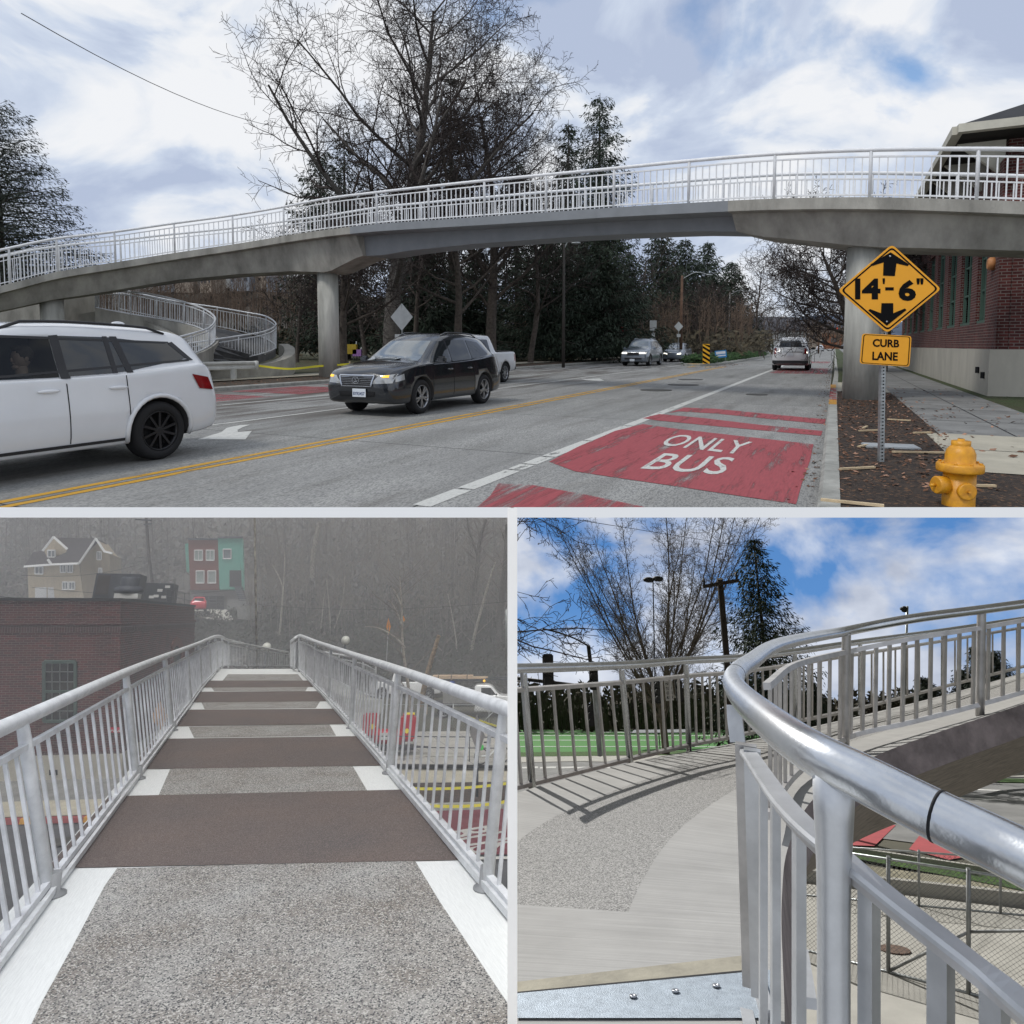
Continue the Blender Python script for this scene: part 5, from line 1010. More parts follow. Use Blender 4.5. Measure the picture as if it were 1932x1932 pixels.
cr = [B(392, 1262), B(578, 1262)]; dn = [cr[1] + FB.f * 9 - UB * 1.1, cr[0] + FB.f * 9 - UB * 1.1]; mb.hexa([p - UB * .3 for p in cr + dn] + cr + dn)
mb.build('deck', WHC, DK, uv=DUV)
agg = [[(232, 1626), (221, 1638), (198, 1670), (135, 1789), (79, 1890), (-20, 2100), (1060, 2100), (956, 1890), (885, 1784), (829, 1700), (782, 1622)],
       [(322, 1449), (299, 1501), (693, 1492), (664, 1443)], [(365, 1391), (353, 1371), (628, 1367), (620, 1387)], [(386, 1338), (380, 1325), (604, 1323), (596, 1336)], [(404, 1304), (399, 1297), (581, 1296), (576, 1304)], [(420, 1284), (430, 1272), (562, 1272), (572, 1284)]]
agg[0][0] = (221, 1638)
agg[2] = [(366, 1392), (356, 1371), (622, 1367), (634, 1388)]
for a in agg: pmesh('aggregate_panel', a, AGG, HD - .003, DK)
br = [[(130, 1637.5), (889, 1621.5), (767, 1489), (233, 1502)], [(272, 1451), (722, 1444), (676, 1388.5), (319, 1394)], [(333, 1370), (657, 1366), (629, 1337), (355, 1339)], [(364, 1325), (616, 1323), (599, 1304), (380, 1305)], [(386, 1297), (592, 1296), (581, 1284), (397, 1284)]]
def ext(q):
    (x0, y0), (x1, y1), (x2, y2), (x3, y3) = q; return [(lx(y0) + 1, y0 + .4), (rx(y1) - 1, y1), (rx(y2) - 1, y2), (lx(y3) + 1, y3)]
for q in br: pmesh('brown_band', ext(q), BRN, HD - .005, DK)
BRL = mat('deck_rail_paint', (.70, .71, .72), .42, .0, var=.2, scale=9, bump=.05, col2=(.50, .51, .52), detail=10); BRL2 = mat('deck_infill_paint', (.62, .63, .65), .45, .0, var=.3, scale=5)
Lp = [(94, 1690, 41, 1357), (257, 1470, 237, 1269), (324, 1378.5, 310.5, 1239), (360, 1329, 352, 1223), (380, 1300, 375, 1214), (398, 1280, 393, 1206), (410, 1268, 406, 1201)]
Rp = [(919, 1677, 951, 1336), (736, 1459, 752, 1264), (663.5, 1374, 669.5, 1236.5), (621, 1325, 624, 1220.7), (594, 1296, 596, 1211), (578, 1279, 579, 1204), (564, 1267, 565, 1199.5)]
def rail_pts(P, extra):
    b = [B(x, y) for x, y, _, _ in P]; t = [U(tx, ty, dep(q)) for (x, y, tx, ty), q in zip(P, b)]
    b = [b[0] + (b[0] - b[1]) * .62] + b; t = [t[0] + (t[0] - t[1]) * .62] + t
    for x, y, ty, d in extra: b.append(U(x, y, d)); t.append(U(x, ty, d))
    return spl(b, 6), spl(t, 6)
bl, tl = rail_pts(Lp, [(419, 1262, 1202, 22), (431, 1259, 1208, 26), (466, 1259, 1216, 31), (503, 1258, 1223, 36), (546, 1257, 1231.5, 42)])
brr, tr2 = rail_pts(Rp, [(554, 1262, 1206, 20.5), (549, 1259, 1210, 24)])
railing(DK, bl, tl, 0, nb=13, mats=[BRL, BRL2], pr=.036, hr=.044, bw=.019, gap=.155); railing(DK, brr, tr2, 0, nb=13, mats=[BRL, BRL2], pr=.036, hr=.044, bw=.019, gap=.155)
for P in (Lp[:3], Rp[:3]):
    for x, y, _, _ in P: mb = MB(); q = B(x, y); mb.lathe([(.085, .0), (.085, .012), (.05, .02), (.042, .12)], M=FB.at(q), k=20); mb.build('post_base', mat('grout', (.24, .245, .25), .8, var=.2), DK)
mb = MB()
for q, tt in ((bl, tl), (brr, tr2)):
    o = [a.lerp(c, .035) + (FB.r * .03 if q is bl else -FB.r * .03) for a, c in zip(q[:40], tt[:40])]; mb.sweep(o, [(-.012, -.02), (.012, -.02), (.012, .02), (-.012, .02)], ups=UB)
mb.build('kick_channel', BRL, DK)
# lower approach rail past the crest
b_ = spl([U(575, 1262, 34), U(640, 1290, 31), U(685, 1312, 29), U(709, 1318, 29)], 6); t_ = spl([U(575, 1224, 34), U(640, 1235, 31), U(685, 1243, 29), U(709, 1256, 29)], 6)
lowr = thing('approach_ramp', 'lower return ramp with grey railing glimpsed past the right side of the deck crest', 'ramp', U(640, 1300, 31)); railing(lowr, b_, t_, 0, nb=10, mats=[BRL, BRL2], pr=.04, hr=.04, bw=.02)
mb = MB(); mb.sweep(b_, [(-.2, 0), (.9, 0), (.9, -.5), (-.2, -.5)], ups=UB); mb.build('ramp_slab', mat('pale_ramp_concrete', (.40, .40, .38), .9, var=.2), lowr)
b_ = spl([U(300, 1345, 33), U(322, 1330, 32), U(350, 1312, 33), U(385, 1305, 35)], 6); t_ = spl([U(300, 1328, 33), U(322, 1312, 32), U(350, 1294, 33), U(385, 1288, 35)], 6)
# brick hall ----------------------------------------------------------------
A0 = FB.g(-140, 1478, HS_); C0 = FB.g(227, 1467, HS_); zC = FB.l(U(228, 1131, dep(C0))).z
WH = UPV / UPV.dot(UB)                            # the hall stands a little tilted, as its corner does in the photograph
def proj_h(p, z): return p + WH * (z - FB.l(p).z)
D0 = U(367, 1146.5, dep(C0) * 1.55); D0 = proj_h(D0, -HS_)
HB_ = thing('brick_hall', 'flat roofed dark brick hall beyond the left railing in the mist', 'building', C0)
nL = (C0 - A0).cross(WH).normalized(); nL = nL if nL.dot(EYE - C0) > 0 else -nL
nR = (D0 - C0).cross(WH).normalized(); nR = nR if nR.dot(EYE - C0) > 0 else -nR
BR2 = mat_brick('hall_brick', (.125, .018, .016), (.05, .009, .009), (.19, .145, .13), .30, .095, .011)
SOL = mat_brick('soldier_brick', (.085, .022, .02), (.05, .014, .014), (.17, .14, .13), .105, .34, .012, off=0)
def zrow(py, P=C0): return FB.l(U(228, py, dep(P))).z
def hallbox(z0, z1, out, name, m, uv=True):
    hL = (nL - UB * nL.dot(UB)).normalized(); hR = (nR - UB * nR.dot(UB)).normalized()
    a, c, d = [proj_h(p, z0) for p in (A0 + hL * out, C0 + hL * out + hR * out, D0 + hR * out)]; f_ = d - hR * 8; e = a - hL * 18
    lo = [a, c, d, f_, e]; hi = [p + WH * (z1 - z0) for p in lo]; n = 5; mb = MB(); mb.add(lo + hi, [list(range(n)), [n + i for i in range(n)]] + [(i, (i + 1) % n, n + (i + 1) % n, n + i) for i in range(n)]); return mb.build(name, m, HB_, uv=(UB, None, A0) if uv else None)
zb, zt_ = zrow(1421), zrow(1134)
hallbox(-HS_ - .2, zb, .12, 'base', CREAM); hallbox(zb, zt_, 0, 'wall', BR2); hallbox(zrow(1193), zrow(1181), .05, 'soldier_course', SOL); hallbox(zrow(1178), zrow(1173), .10, 'string_course', BR2); hallbox(zt_, zrow(1128.5), .08, 'coping', mat('black_coping', (.02, .02, .022), .6, var=.2))
hallbox(zrow(1427), zrow(1416), .09, 'footing_course', SOL)
def wq(x0, y0, x1, y1, out=0., P=C0, n=nL): return [onp(x, y, P, n) + n * out for x, y in ((x0, y1), (x1, y1), (x1, y0), (x0, y0))]
w0 = wq(84, 1248, 143, 1360, .012)
mb = MB(); mb.add([p for p in w0], [(0, 1, 2, 3)]); wn = mb.build('window', mat('dark_pane', (.006, .007, .008), .08, var=0), HB_)
mb = MB()
for i in range(4): mb.bar(w0[i], w0[(i + 1) % 4], .12, .13, up=nL)
mb.bar(w0[0].lerp(w0[3], .5), w0[1].lerp(w0[2], .5), .1, .1, up=nL); mb.build('frame', mat('green_sash', (.06, .10, .085), .7, var=.2), wn)
mb = MB()
for x in (.25, .5, .75): mb.bar(w0[0].lerp(w0[1], x), w0[3].lerp(w0[2], x), .035, .05, up=nL)
for y in (.17, .34, .66, .83): mb.bar(w0[0].lerp(w0[3], y), w0[1].lerp(w0[2], y), .035, .05, up=nL)
mb.build('glazing_bar', mat('grey_bars', (.13, .14, .14), .7, var=.1), wn); mb = MB(); mb.bar(w0[0] - UB * .2 + nL * .05, w0[1] - UB * .2 + nL * .05, .25, .18, up=UB); mb.build('sill', mat('brick_sill', (.07, .035, .03), .9, var=.5, scale=9), HB_)
mb = MB(); q = wq(96, 1449, 112, 1459, .14)
mb.add(q, [(0, 1, 2, 3)]); mb.build('vent', DARK, HB_)
ar = MB(); pts = [onp(x, y, C0, nR) + nR * .03 for x, y in ((323, 1262), (323, 1225), (326, 1215), (331, 1210), (337, 1214), (342, 1224), (342, 1256))]; ar.add(pts, [list(range(7))]); wn = ar.build('arched_window', MATS['dark_pane'], HB_); mb = MB()
for i in range(6): mb.bar(pts[i], pts[i + 1], .45, .12, up=nR)
mb.build('arch_surround', mat('arch_brick', (.17, .06, .045), .9, var=.4, scale=8), wn)
t = thing('wall_sign', 'small red sign with white letters on the brick hall, partly behind a railing post', 'sign', onp(219, 1380, C0, nL)); mb = MB(); q = wq(209, 1372, 231, 1381, .05); mb.hexa([p - nL * .03 for p in q] + q); M = basis((q[0] + q[1] + q[2] + q[3]) / 4, q[1] - q[0], UB); put_text(mb, 'POOL', M, (q[1] - q[0]).length * .86, (q[3] - q[0]).length * .72, 1, z=.006 if (M.to_3x3() @ V((0, 0, 1))).dot(nL) > 0 else -.006, bold=.03)
mb.build('panel', [mat('sign_red', (.5, .02, .05), .6, var=.05), HW[0]], t)
# plant on the roof
zr = zrow(1131) + .02
def roofbox(px0, px1, row_t, row_b, d, dd, name, label, m, cat, extra=None, grp=None):
    a = U(px0, row_b, d); b = U(px1, row_b, d * 1.04); h = (row_b - row_t) / F_ * d; back = FB.f * dd; t = thing(name, label, cat, a, grp); mb = MB(); lo = [a - UB * .3, b - UB * .3, b + back - UB * .3, a + back - UB * .3]; mb.hexa(lo + [p + UB * (h + .3) for p in lo]); mb.build('casing', m, t)
    if extra: extra(t, a, b, h)
    return t
AC = mat('dark_plant_casing', (.035, .042, .055), .6, var=.15); AC2 = mat('grille_brown', (.03, .022, .02), .8, var=.3, scale=30, stretch=(1, 1, 8))
def ex1(t, a, b, h): mb = MB(); q = [a.lerp(b, .05), a.lerp(b, .33)]; n = FB.f * -.06; mb.add([q[0] + n + UB * h * .1, q[1] + n + UB * h * .1, q[1] + n + UB * h * .92, q[0] + n + UB * h * .92], [(0, 1, 2, 3)]); mb.build('intake_grille', AC2, t)
roofbox(174, 258, 1083, 1126, 36, 2.6, 'air_handler', 'large dark air handler with brown intake grille on the hall roof', AC, 'roof unit', ex1)
def ex2(t, a, b, h):
    for x, y in ((.2, .2), (.45, .55), (.62, .2), (.7, .75), (.35, .25)): mb = MB(); p = a.lerp(b, x) - FB.f * .03 + UB * h * y; mb.add([p, p + FB.r * .3, p + FB.r * .3 + UB * .16, p + UB * .16], [(0, 1, 2, 3)]); mb.build('white_label', HW[0], t)
roofbox(268, 323, 1101, 1136, 42, 3, 'roof_unit', 'lower dark roof unit with small white labels beside the air handler', AC, 'roof unit', ex2)
c = U(242, 1120, 32); t = thing('roof_vent', 'round mushroom shaped dark vent on a pale curb at the roof edge', 'roof vent', c); mb = MB(); mb.lathe([(.3, -.3), (.3, .05), (.62, .05), (.66, .12), (.6, .26), (.42, .34), (.42, .36), (.42, .68), (.36, .76)], M=FB.at(c), k=20); mb.build('hood', AC, t)
mb = MB(); mb.box((0, 0, -.12), (1., 1., .22), FB.at(c)); mb.build('curb', HW[0], t)
t = thing('roof_railing', 'thin dark guard rail beside the roof unit', 'railing', U(325, 1135, 44)); mb = MB()
for r in (1112, 1124): mb.tube([U(312, r - 1, 41), U(331, r + 3, 45), U(362, r + 10, 50)], .02, 4)
for x in (314, 331, 348): mb.tube([U(x, 1112 + (x - 312) * .2, 43), U(x, 1140, 43)], .02, 4)
mb.build('rails', AC, t)
# streets below ----------------------------------------------------------------
def sheet(name, pts, m, h, kind='structure', thick=None):
    mb = MB(); mb.add([B(x, y, h) for x, y in pts], [list(range(len(pts)))]); return mb.build(name, m, kind=kind, uv=DUV)
asp = mat('wet_asphalt', (.07, .072, .078), .75, var=.35, scale=.8, uv=True); earth = mat('trodden_earth', (.075, .06, .045), .95, var=.6, scale=1.5, bump=.6, col2=(.05, .06, .03)); slabs = mat_brick('plaza_slabs', (.40, .39, .36), (.36, .35, .33), (.22, .22, .21), 2.0, 1.6, .03, off=0, var=.25)
mb = MB(); q = [FB.w(-60, 3, -HS_ - .02), FB.w(60, 3, -HS_ - .02), FB.w(60, 62, -HS_ - .02), FB.w(-60, 62, -HS_ - .02)]; mb.add(q, [(0, 1, 2, 3)]); mb.build('road', asp, kind='structure', uv=DUV)
sheet('pavement', [(-200, 1474), (228, 1467), (470, 1440), (470, 1500), (-200, 1520)], walk, HS_ - .012); sheet('pavement_tan', [(-200, 1519), (470, 1499), (470, 1528), (-200, 1548)], walk2, HS_ - .015)
mb = MB()
for i in range(14): a = -200 + i * 40; mb.bar(B(a, 1550 + (-a) * .03, HS_ - .1), B(a + 40, 1550 - (a + 40) * .03, HS_ - .1), .2, .16, up=UB, m=0 if i % 3 else 1)
mb.build('painted_kerb', [mat('kerb_red', (.28, .05, .05), .8, var=.3), mat('kerb_yellow', (.6, .3, .03), .8, var=.3)], kind='structure')
c = B(114, 1588, HS_ - .02); mb = MB(); mb.lathe([(.48, 0), (.48, .01)], M=FB.at(c), k=24); tag(mb.build('manhole_cover', MATS['cast_iron']), 'round dark manhole cover in the wet street below the left railing', 'manhole cover')
sheet('earth_bank', [(560, 1262), (957, 1300), (1010, 1400), (640, 1400)], earth, HS_ - .02); sheet('plaza', [(600, 1382), (1010, 1378), (1010, 1444), (640, 1440)], slabs, HS_ - .30); sheet('pavement', [(680, 1452), (1010, 1448), (1010, 1474), (700, 1478)], walk2, HS_ - .03)
mb = MB(); mb.hexa([B(640, 1440, HS_), B(1010, 1444, HS_), B(1010, 1436, HS_), B(640, 1432, HS_)] + [B(640, 1440, HS_) + UB * .34, B(1010, 1444, HS_) + UB * .34, B(1010, 1436, HS_) + UB * .34, B(640, 1432, HS_) + UB * .34]); mb.build('plaza_step', BCON, kind='structure')
sheet('mulch_bed', [(730, 1479), (1010, 1474), (1010, 1514), (770, 1520)], mulch, HS_ - .04)
mb = MB(); mb.bar(B(760, 1524, HS_ - .08), B(1010, 1517, HS_ - .08), .2, .2, up=UB); mb.build('kerb', kerb, kind='structure')
sheet('red_bus_lane', [(820, 1530), (1010, 1524), (1010, 1612), (880, 1612)], mat_paint('deep_red_lane', (.16, .02, .035), .34, 1.2), HS_ - .03)
mb = MB(); M = basis(B(905, 1583, HS_ - .036), B(940, 1600, HS_) - B(870, 1560, HS_), B(960, 1580, HS_) - B(860, 1600, HS_)); put_text(mb, 'BUS', M, 2.3, 2.0, z=0); mb.build('bus_lettering', mat('worn_white_letters', (.45, .44, .42), .8, var=.3), kind='structure')
sheet('lane_edge_line', [(860, 1617), (1010, 1615), (1010, 1620), (860, 1622)], wht, HS_ - .03)
for i, (x0, y0, x1, y1, lb, h_) in enumerate(((745, 1486, 957, 1478, 'yellow tape along the far side of the mulch strip', .5), (790, 1518, 957, 1512, 'yellow tape along the kerb side of the mulch strip', .5), (806, 1319, 957, 1376, 'long yellow tape running down past the chain fence beside the trucks', 1.0))):
    P = [B(x0, y0, HS_ - h_).lerp(B(x1, y1, HS_ - h_), k / 8) - UB * (.1 * (1 - (k / 4 - 1) ** 2)) for k in range(9)]; mb = MB(); mb.sweep(P, [(-.006, -.045), (.006, -.045), (.006, .045), (-.006, .045)], ups=UB); t = thing('caution_tape', lb, 'tape', P[4], 'caution tapes below the bridge'); mb.build('tape', tape, t)
    mb = MB()
    for q in (P[0], P[-1]): mb.bar(q - UB * (h_), q + UB * .05, .05, .05, up=FB.r)
    mb.build('stake', MATS['pale_timber'], t)
# plaza handrail
t = thing('plaza_handrail', 'low dark two-bar handrail along the pale plaza', 'railing', B(800, 1436, HS_)); mb = MB(); a, b = B(640, 1434, HS_ - .3), B(1010, 1438, HS_ - .3)
for z_ in (.55, 1.0): mb.tube([a + UB * z_, b + UB * z_], .022, 5)
mb.build('bar', AC, t)
for k in range(7): mb = MB(); q = a.lerp(b, k / 6); mb.tube([q, q + UB], .022, 5); mb.build('post', AC, t)
# chain fence (mesh pattern by many thin wires)
WIRE = mat('fence_wire', (.20, .205, .21), .55, .7, var=.2)
def chain(t, a, b, h, up, s, r, name='mesh', parts=True):
    mb = MB(); L = (b - a).length; n = int(L / s); m = int(h / s)
    for k in range(-m, n + 1):
        for sg in (1, -1):
            x0, x1 = (k, k + m) if sg > 0 else (k + m, k); y0, y1 = 0, m
            # clip to 0..n
            pts = []
            for f in (0., 1.):
                pts.append((x0 + (x1 - x0) * f, f * m))
            (u0, v0), (u1, v1) = pts
            if u0 > u1: u0, v0, u1, v1 = u1, v1, u0, v0
            if u1 <= 0 or u0 >= n: continue
            if u0 < 0: v0 += (v1 - v0) * (-u0) / (u1 - u0); u0 = 0
            if u1 > n: v1 = v0 + (v1 - v0) * (n - u0) / (u1 - u0); u1 = n
            mb.tube([a.lerp(b, u0 / n) + up * (v0 * h / m), a.lerp(b, u1 / n) + up * (v1 * h / m)], r, 3, cap=False)
    return mb.build(name, WIRE, t)
t = thing('chain_link_fence', 'grey chain link fence between the trucks and the pale plaza', 'fence', B(800, 1386, HS_)); a, b = B(600, 1383, HS_), B(1010, 1384, HS_); chain(t, a, b, 1.55, UB, .17, .007)
for k in range(6): mb = MB(); q = a.lerp(b, (k + .72) / 6); mb.tube([q, q + UB * 1.6], .03, 6); mb.build('post', GALV, t)
mb = MB(); mb.tube([a + UB * 1.55, b + UB * 1.55], .02, 5); mb.tube([B(890, 1384, HS_), B(935, 1384, HS_) + UB * 1.3], .02, 5); mb.build('rail', GALV, t)
# hillside ----------------------------------------------------------------
HILL = mat('forest_floor', (.055, .05, .045), .95, var=.6, scale=.5, bump=.6)
rows = [(1303, 60), (1285, 62), (1262, 64), (1215, 68), (1180, 73), (1140, 81), (1100, 92), (1050, 106), (1000, 124), (940, 150)]
mb = MB(); xs = list(range(-300, 1300, 60)); rnd = random.Random(8)
for y, d in rows:
    for x in xs: mb.v.append(U(x, y + rnd.gauss(0, 3), d * (1 + rnd.gauss(0, .01))))
for j in range(len(rows) - 1):
    for i in range(len(xs) - 1): k = j * len(xs) + i; mb.f.append([k, k + 1, k + len(xs) + 1, k + len(xs)]); mb.m.append(0); mb.sm.append(True)
mb.build('hillside', HILL, kind='structure')
def hd(y): return interp([b for b, _ in rows][::-1], [d for _, d in rows][::-1], y)
def forest(n, x0, x1, y0, y1, hmin, hmax, seed, m, name='bare_woodland', r=.05):
    rnd = random.Random(seed); mb = MB()
    for _ in range(n):
        x = rnd.uniform(x0, x1); y = rnd.uniform(y0, y1); d = hd(y); p = U(x, y, d); h = rnd.uniform(hmin, hmax); k = max(1, d / 90); pts = [p]; q = p; ln = FB.r * rnd.gauss(0, .05)
        for s in range(6): q = q + (UPV + ln + FB.r * rnd.gauss(0, .04)).normalized() * (h / 6); pts.append(q)
        mb.tube(pts, [r * k * c_ for c_ in (1.3, 1.1, .9, .7, .55, .4, .2)], 3, cap=False)
        for s in range(11):
            i = rnd.randint(2, 5); a = pts[i].lerp(pts[min(6, i + 1)], rnd.random()); sg = rnd.choice((-1, 1)); l = h * rnd.uniform(.06, .2); e = a + (UB * rnd.uniform(.5, 1) + FB.r * sg * rnd.uniform(.2, .8) + FB.f * rnd.gauss(0, .3)) * l; g_ = e + (UB * .9 + FB.r * sg * .2) * l * .6; mb.tube([a, e, g_], [r * k * .45, r * k * .3, r * k * .15], 3, cap=False)
            for u_ in range(2): f_ = a.lerp(e, rnd.uniform(.3, 1)); mb.tube([f_, f_ + (UB * rnd.uniform(.2, 1) + FB.r * rnd.gauss(0, .7)) * l * .5], [r * k * .22, r * k * .12], 3, cap=False)
    return mb.build(name, m, kind='stuff')
FW = mat('wet_bark', (.065, .058, .055), .95, var=.4, scale=.2)
forest(330, -60, 1010, 955, 1150, 9, 22, 5, FW, r=.036); forest(230, 470, 1010, 1110, 1235, 5, 13, 6, mat('dark_wet_bark', (.17, .15, .125), .95, var=.4), 'bare_thicket', .035)
rnd = random.Random(9); mb = MB()
for _ in range(3000):
    x = rnd.uniform(366, 1010); y = rnd.uniform(1165, 1300) if x > 470 else rnd.uniform(1170, 1225)
    d = hd(y) - 1.5 ; leaf_clump(mb, U(x, y - rnd.uniform(0, 22), d), .9, 9, rnd, .22, UB, .6)
for _ in range(1100):
    x = rnd.uniform(0, 1010); y = rnd.uniform(1040, 1170); d = hd(y) - 1
    if 335 < x < 505 and y > 1085: continue
    leaf_clump(mb, U(x, y - rnd.uniform(0, 20), d), 1.6, 9, rnd, .3, UB, .6)
br_ = MB()
for _ in range(3600):
    y = rnd.uniform(985, 1262); x = rnd.uniform(-60, 1010); d = hd(y) - .6
    if (335 < x < 505 and 1085 < y < 1195): continue
    leaf_clump(br_, U(x, y - rnd.uniform(0, 12), d), 1.3 * d / 80, 9, rnd, .42 * d / 80, UB, .9)
br_.build('brown_brush', mat('brown_brush', (.10, .083, .068), .95, var=.6, scale=.12, col2=(.035, .032, .027)), kind='stuff')
mb.build('ivy_undergrowth', mat('ivy', (.033, .042, .026), .8, var=.6, scale=.5, col2=(.03, .024, .018)), kind='stuff')
# pale birches by the road
def stem(label, paths, m=BARKP, seed=0, name='birch_tree', cat='tree', grp='pale birches on the bank', tw=14, thin=1.):
    rnd = random.Random(seed); t = None; dd_ = (hd(paths[0][0][0][1]) + .3 - paths[0][0][0][2]) if paths[0][0][0][1] < 1300 and paths[0][0][0][2] < 60 else 0
    for k, (pts, r0, r1) in enumerate(paths):
        P = spl([U(p[0], p[1], p[2] + dd_) for p in pts], 5); r0 *= 1 + dd_ / 60; r1 *= 1 + dd_ / 60
        if t is None: t = thing(name, label, cat, P[0], grp); tr = MB(); cr = MB()
        n = len(P); rr = [(r0 + (r1 - r0) * i / (n - 1)) * thin for i in range(n)]; tr.tube(P, rr, 6, cap=False)
        for _ in range(tw):
            i = rnd.randint(n // 4, n - 2); a = P[i]; sg = rnd.choice((-1, 1)); L = (P[-1] - P[0]).length * rnd.uniform(.08, .22)
            e = a + (UB * rnd.uniform(.3, 1) + FB.r * sg * rnd.uniform(.3, .9) + FB.f * rnd.gauss(0, .2)) * L; g_ = e + (UB * .6 + FB.r * sg * .5) * L * .6; cr.tube([a, e, g_], [rr[i] * .4, rr[i] * .25, .008], 3, cap=False)
            for _ in range(2): f_ = a.lerp(e, rnd.random()); cr.tube([f_, f_ + (UB * rnd.uniform(-.1, 1) + FB.r * rnd.gauss(0, .6)) * L * .5], [rr[i] * .18, .006], 3, cap=False)
    tr.build('trunk', m, t)
    if cr.v: cr.build('crown', mat('pale_twigs', (.17, .15, .135), .9, var=.3), t)
    return t
stem('thin forked pale birch left of the deck crest gap', [([(525, 1226, 50), (533, 1130, 50), (531, 1100, 50), (514, 1066, 50)], .10, .03), ([(533, 1135, 50), (537, 1066, 50), (536, 1040, 50)], .06, .03)], seed=1)
stem('thin pale birch pair over the start of the right railing', [([(623, 1212, 50), (622, 1160, 50), (616, 1092, 50)], .09, .03), ([(625, 1200, 50), (645, 1140, 50), (651, 1086, 50)], .06, .03)], seed=2)
stem('short crooked pale stem just left of the birch pair', [([(604, 1208, 51), (608, 1160, 51), (612, 1120, 51)], .08, .03)], seed=3)
stem('tall white birch standing between the railing and the parked white pickup', [([(777, 1395, 35), (772, 1310, 35), (760, 1220, 35), (758, 1150, 35), (754, 1087, 35)], .11, .035), ([(756, 1140, 30), (746, 1117, 30), (738, 1108, 30)], .04, .02), ([(757, 1177, 30), (745, 1147, 30), (733, 1132, 30)], .04, .02), ([(765, 1222, 30), (745, 1202, 30), (715, 1185, 30), (689, 1182, 30)], .04, .012)], seed=4, tw=22)
stem('broken topped brown birch stump leaning beside the white pickup', [([(793, 1332, 49), (808, 1265, 49), (828, 1199, 49)], .22, .15)], m=mat('peeling_bark', (.30, .21, .12), .9, var=.7, scale=6), seed=5, tw=0)
stem('slender bare trunk right of the broken stump', [([(832, 1280, 44), (836, 1230, 44), (850, 1160, 44)], .1, .05)], m=BARKG, seed=6)
stem('pair of crossing pale trunks above the lumber truck', [([(885, 1258, 46), (895, 1200, 46), (922, 1100, 46), (935, 1060, 46)], .14, .05), ([(862, 1230, 46), (858, 1190, 46), (845, 1120, 46)], .07, .03)], seed=7, tw=24)
stem('thick grey trunk at the right behind the worker in the lime vest', [([(937, 1246, 50), (944, 1160, 50), (954, 1060, 50), (958, 990, 50)], .3, .2)], m=BARKG, seed=8)
stem('tall whitish trunk rising high on the hill in the fog', [([(588, 1090, 86), (592, 1040, 86), (603, 985, 86)], .38, .3)], seed=9, tw=4)
stem('large forked bare tree dim in the fog at the upper right', [([(893, 1150, 70), (900, 1070, 70), (905, 1020, 70), (917, 980, 70)], .3, .12), ([(902, 1050, 70), (885, 1000, 70), (880, 965, 70)], .16, .05)], m=BARKG, seed=10, tw=40)
# poles and lamps
def pole(label, pts, r, m, arms=(), name='utility_pole', cat='utility pole'):
    P = [U(*p) for p in pts]; t = thing(name, label, cat, P[0]); mb = MB(); mb.tube(P, [r] * (len(P) - 1) + [r * .8], 8); mb.build('shaft', m, t)
    for (x0, y0, x1, y1, d) in arms: mb = MB(); mb.bar(U(x0, y0, d), U(x1, y1, d), .12, .12, up=UB); mb.build('crossarm', AC, t)
    return t
pole('distant wooden power pole with crossarms between the two houses', [(288, 1105, 62), (281, 1050, 62), (275, 960, 62)], .14, mat('grey_wood_pole', (.10, .09, .085), .9, var=.3), [(256, 980, 286, 982, 61.8), (272, 990, 287, 988, 61.8)])
pole('pale peeling pole rising behind the deck crest', [(485, 1275, 40), (482, 1100, 40), (480, 940, 40)], .07, mat('peeling_pole', (.5, .46, .38), .85, var=.85, scale=5, stretch=(1, 1, .5), col2=(.05, .04, .035)))
pole('street pole with lamp at the far right edge behind the grey trunk', [(956, 1260, 44), (955, 1150, 44)], .08, GALV)
for i, (x, y, d) in enumerate(((652, 1208, 42), (503, 1221, 40))):
    c = U(x, y, d); t = thing('globe_lamp', ['round globe lamp over the right railing near the crest', 'round globe lamp behind the crossing rail at the crest'][i], 'lamp', c - UB * 3, 'globe lamps beyond the crest'); mb = MB(); mb.ball((0, 0, 0), .26, 14, 10, M=FB.at(c)); mb.build('globe', mat('globe_glass', (.55, .55, .5), .3, var=.1), t); mb = MB(); mb.tube([c - UB * 3, c - UB * .2], .06, 6); mb.build('post', AC, t)
for i, (P, q) in enumerate((((-60, 1118, 30), (300, 1115, 50)), ((60, 1108, 45), (460, 1110, 60)), ((480, 1140, 60), (957, 1135, 50)), ((40, 1085, 50), (275, 1062, 62)))):
    mb = MB(); a, b = U(*P), U(*q); mb.tube([a.lerp(b, k / 8) - UB * (.5 * (1 - (k / 4 - 1) ** 2)) for k in range(9)], .015, 3); tag(mb.build('power_line', DARK), ['lowest dark wire across the tan house', 'wire running from the tan house to the teal townhouse', 'faint wire crossing the wooded hill', 'wire from the tan house up to the power pole'][i], 'wire', 'wires in the mist')
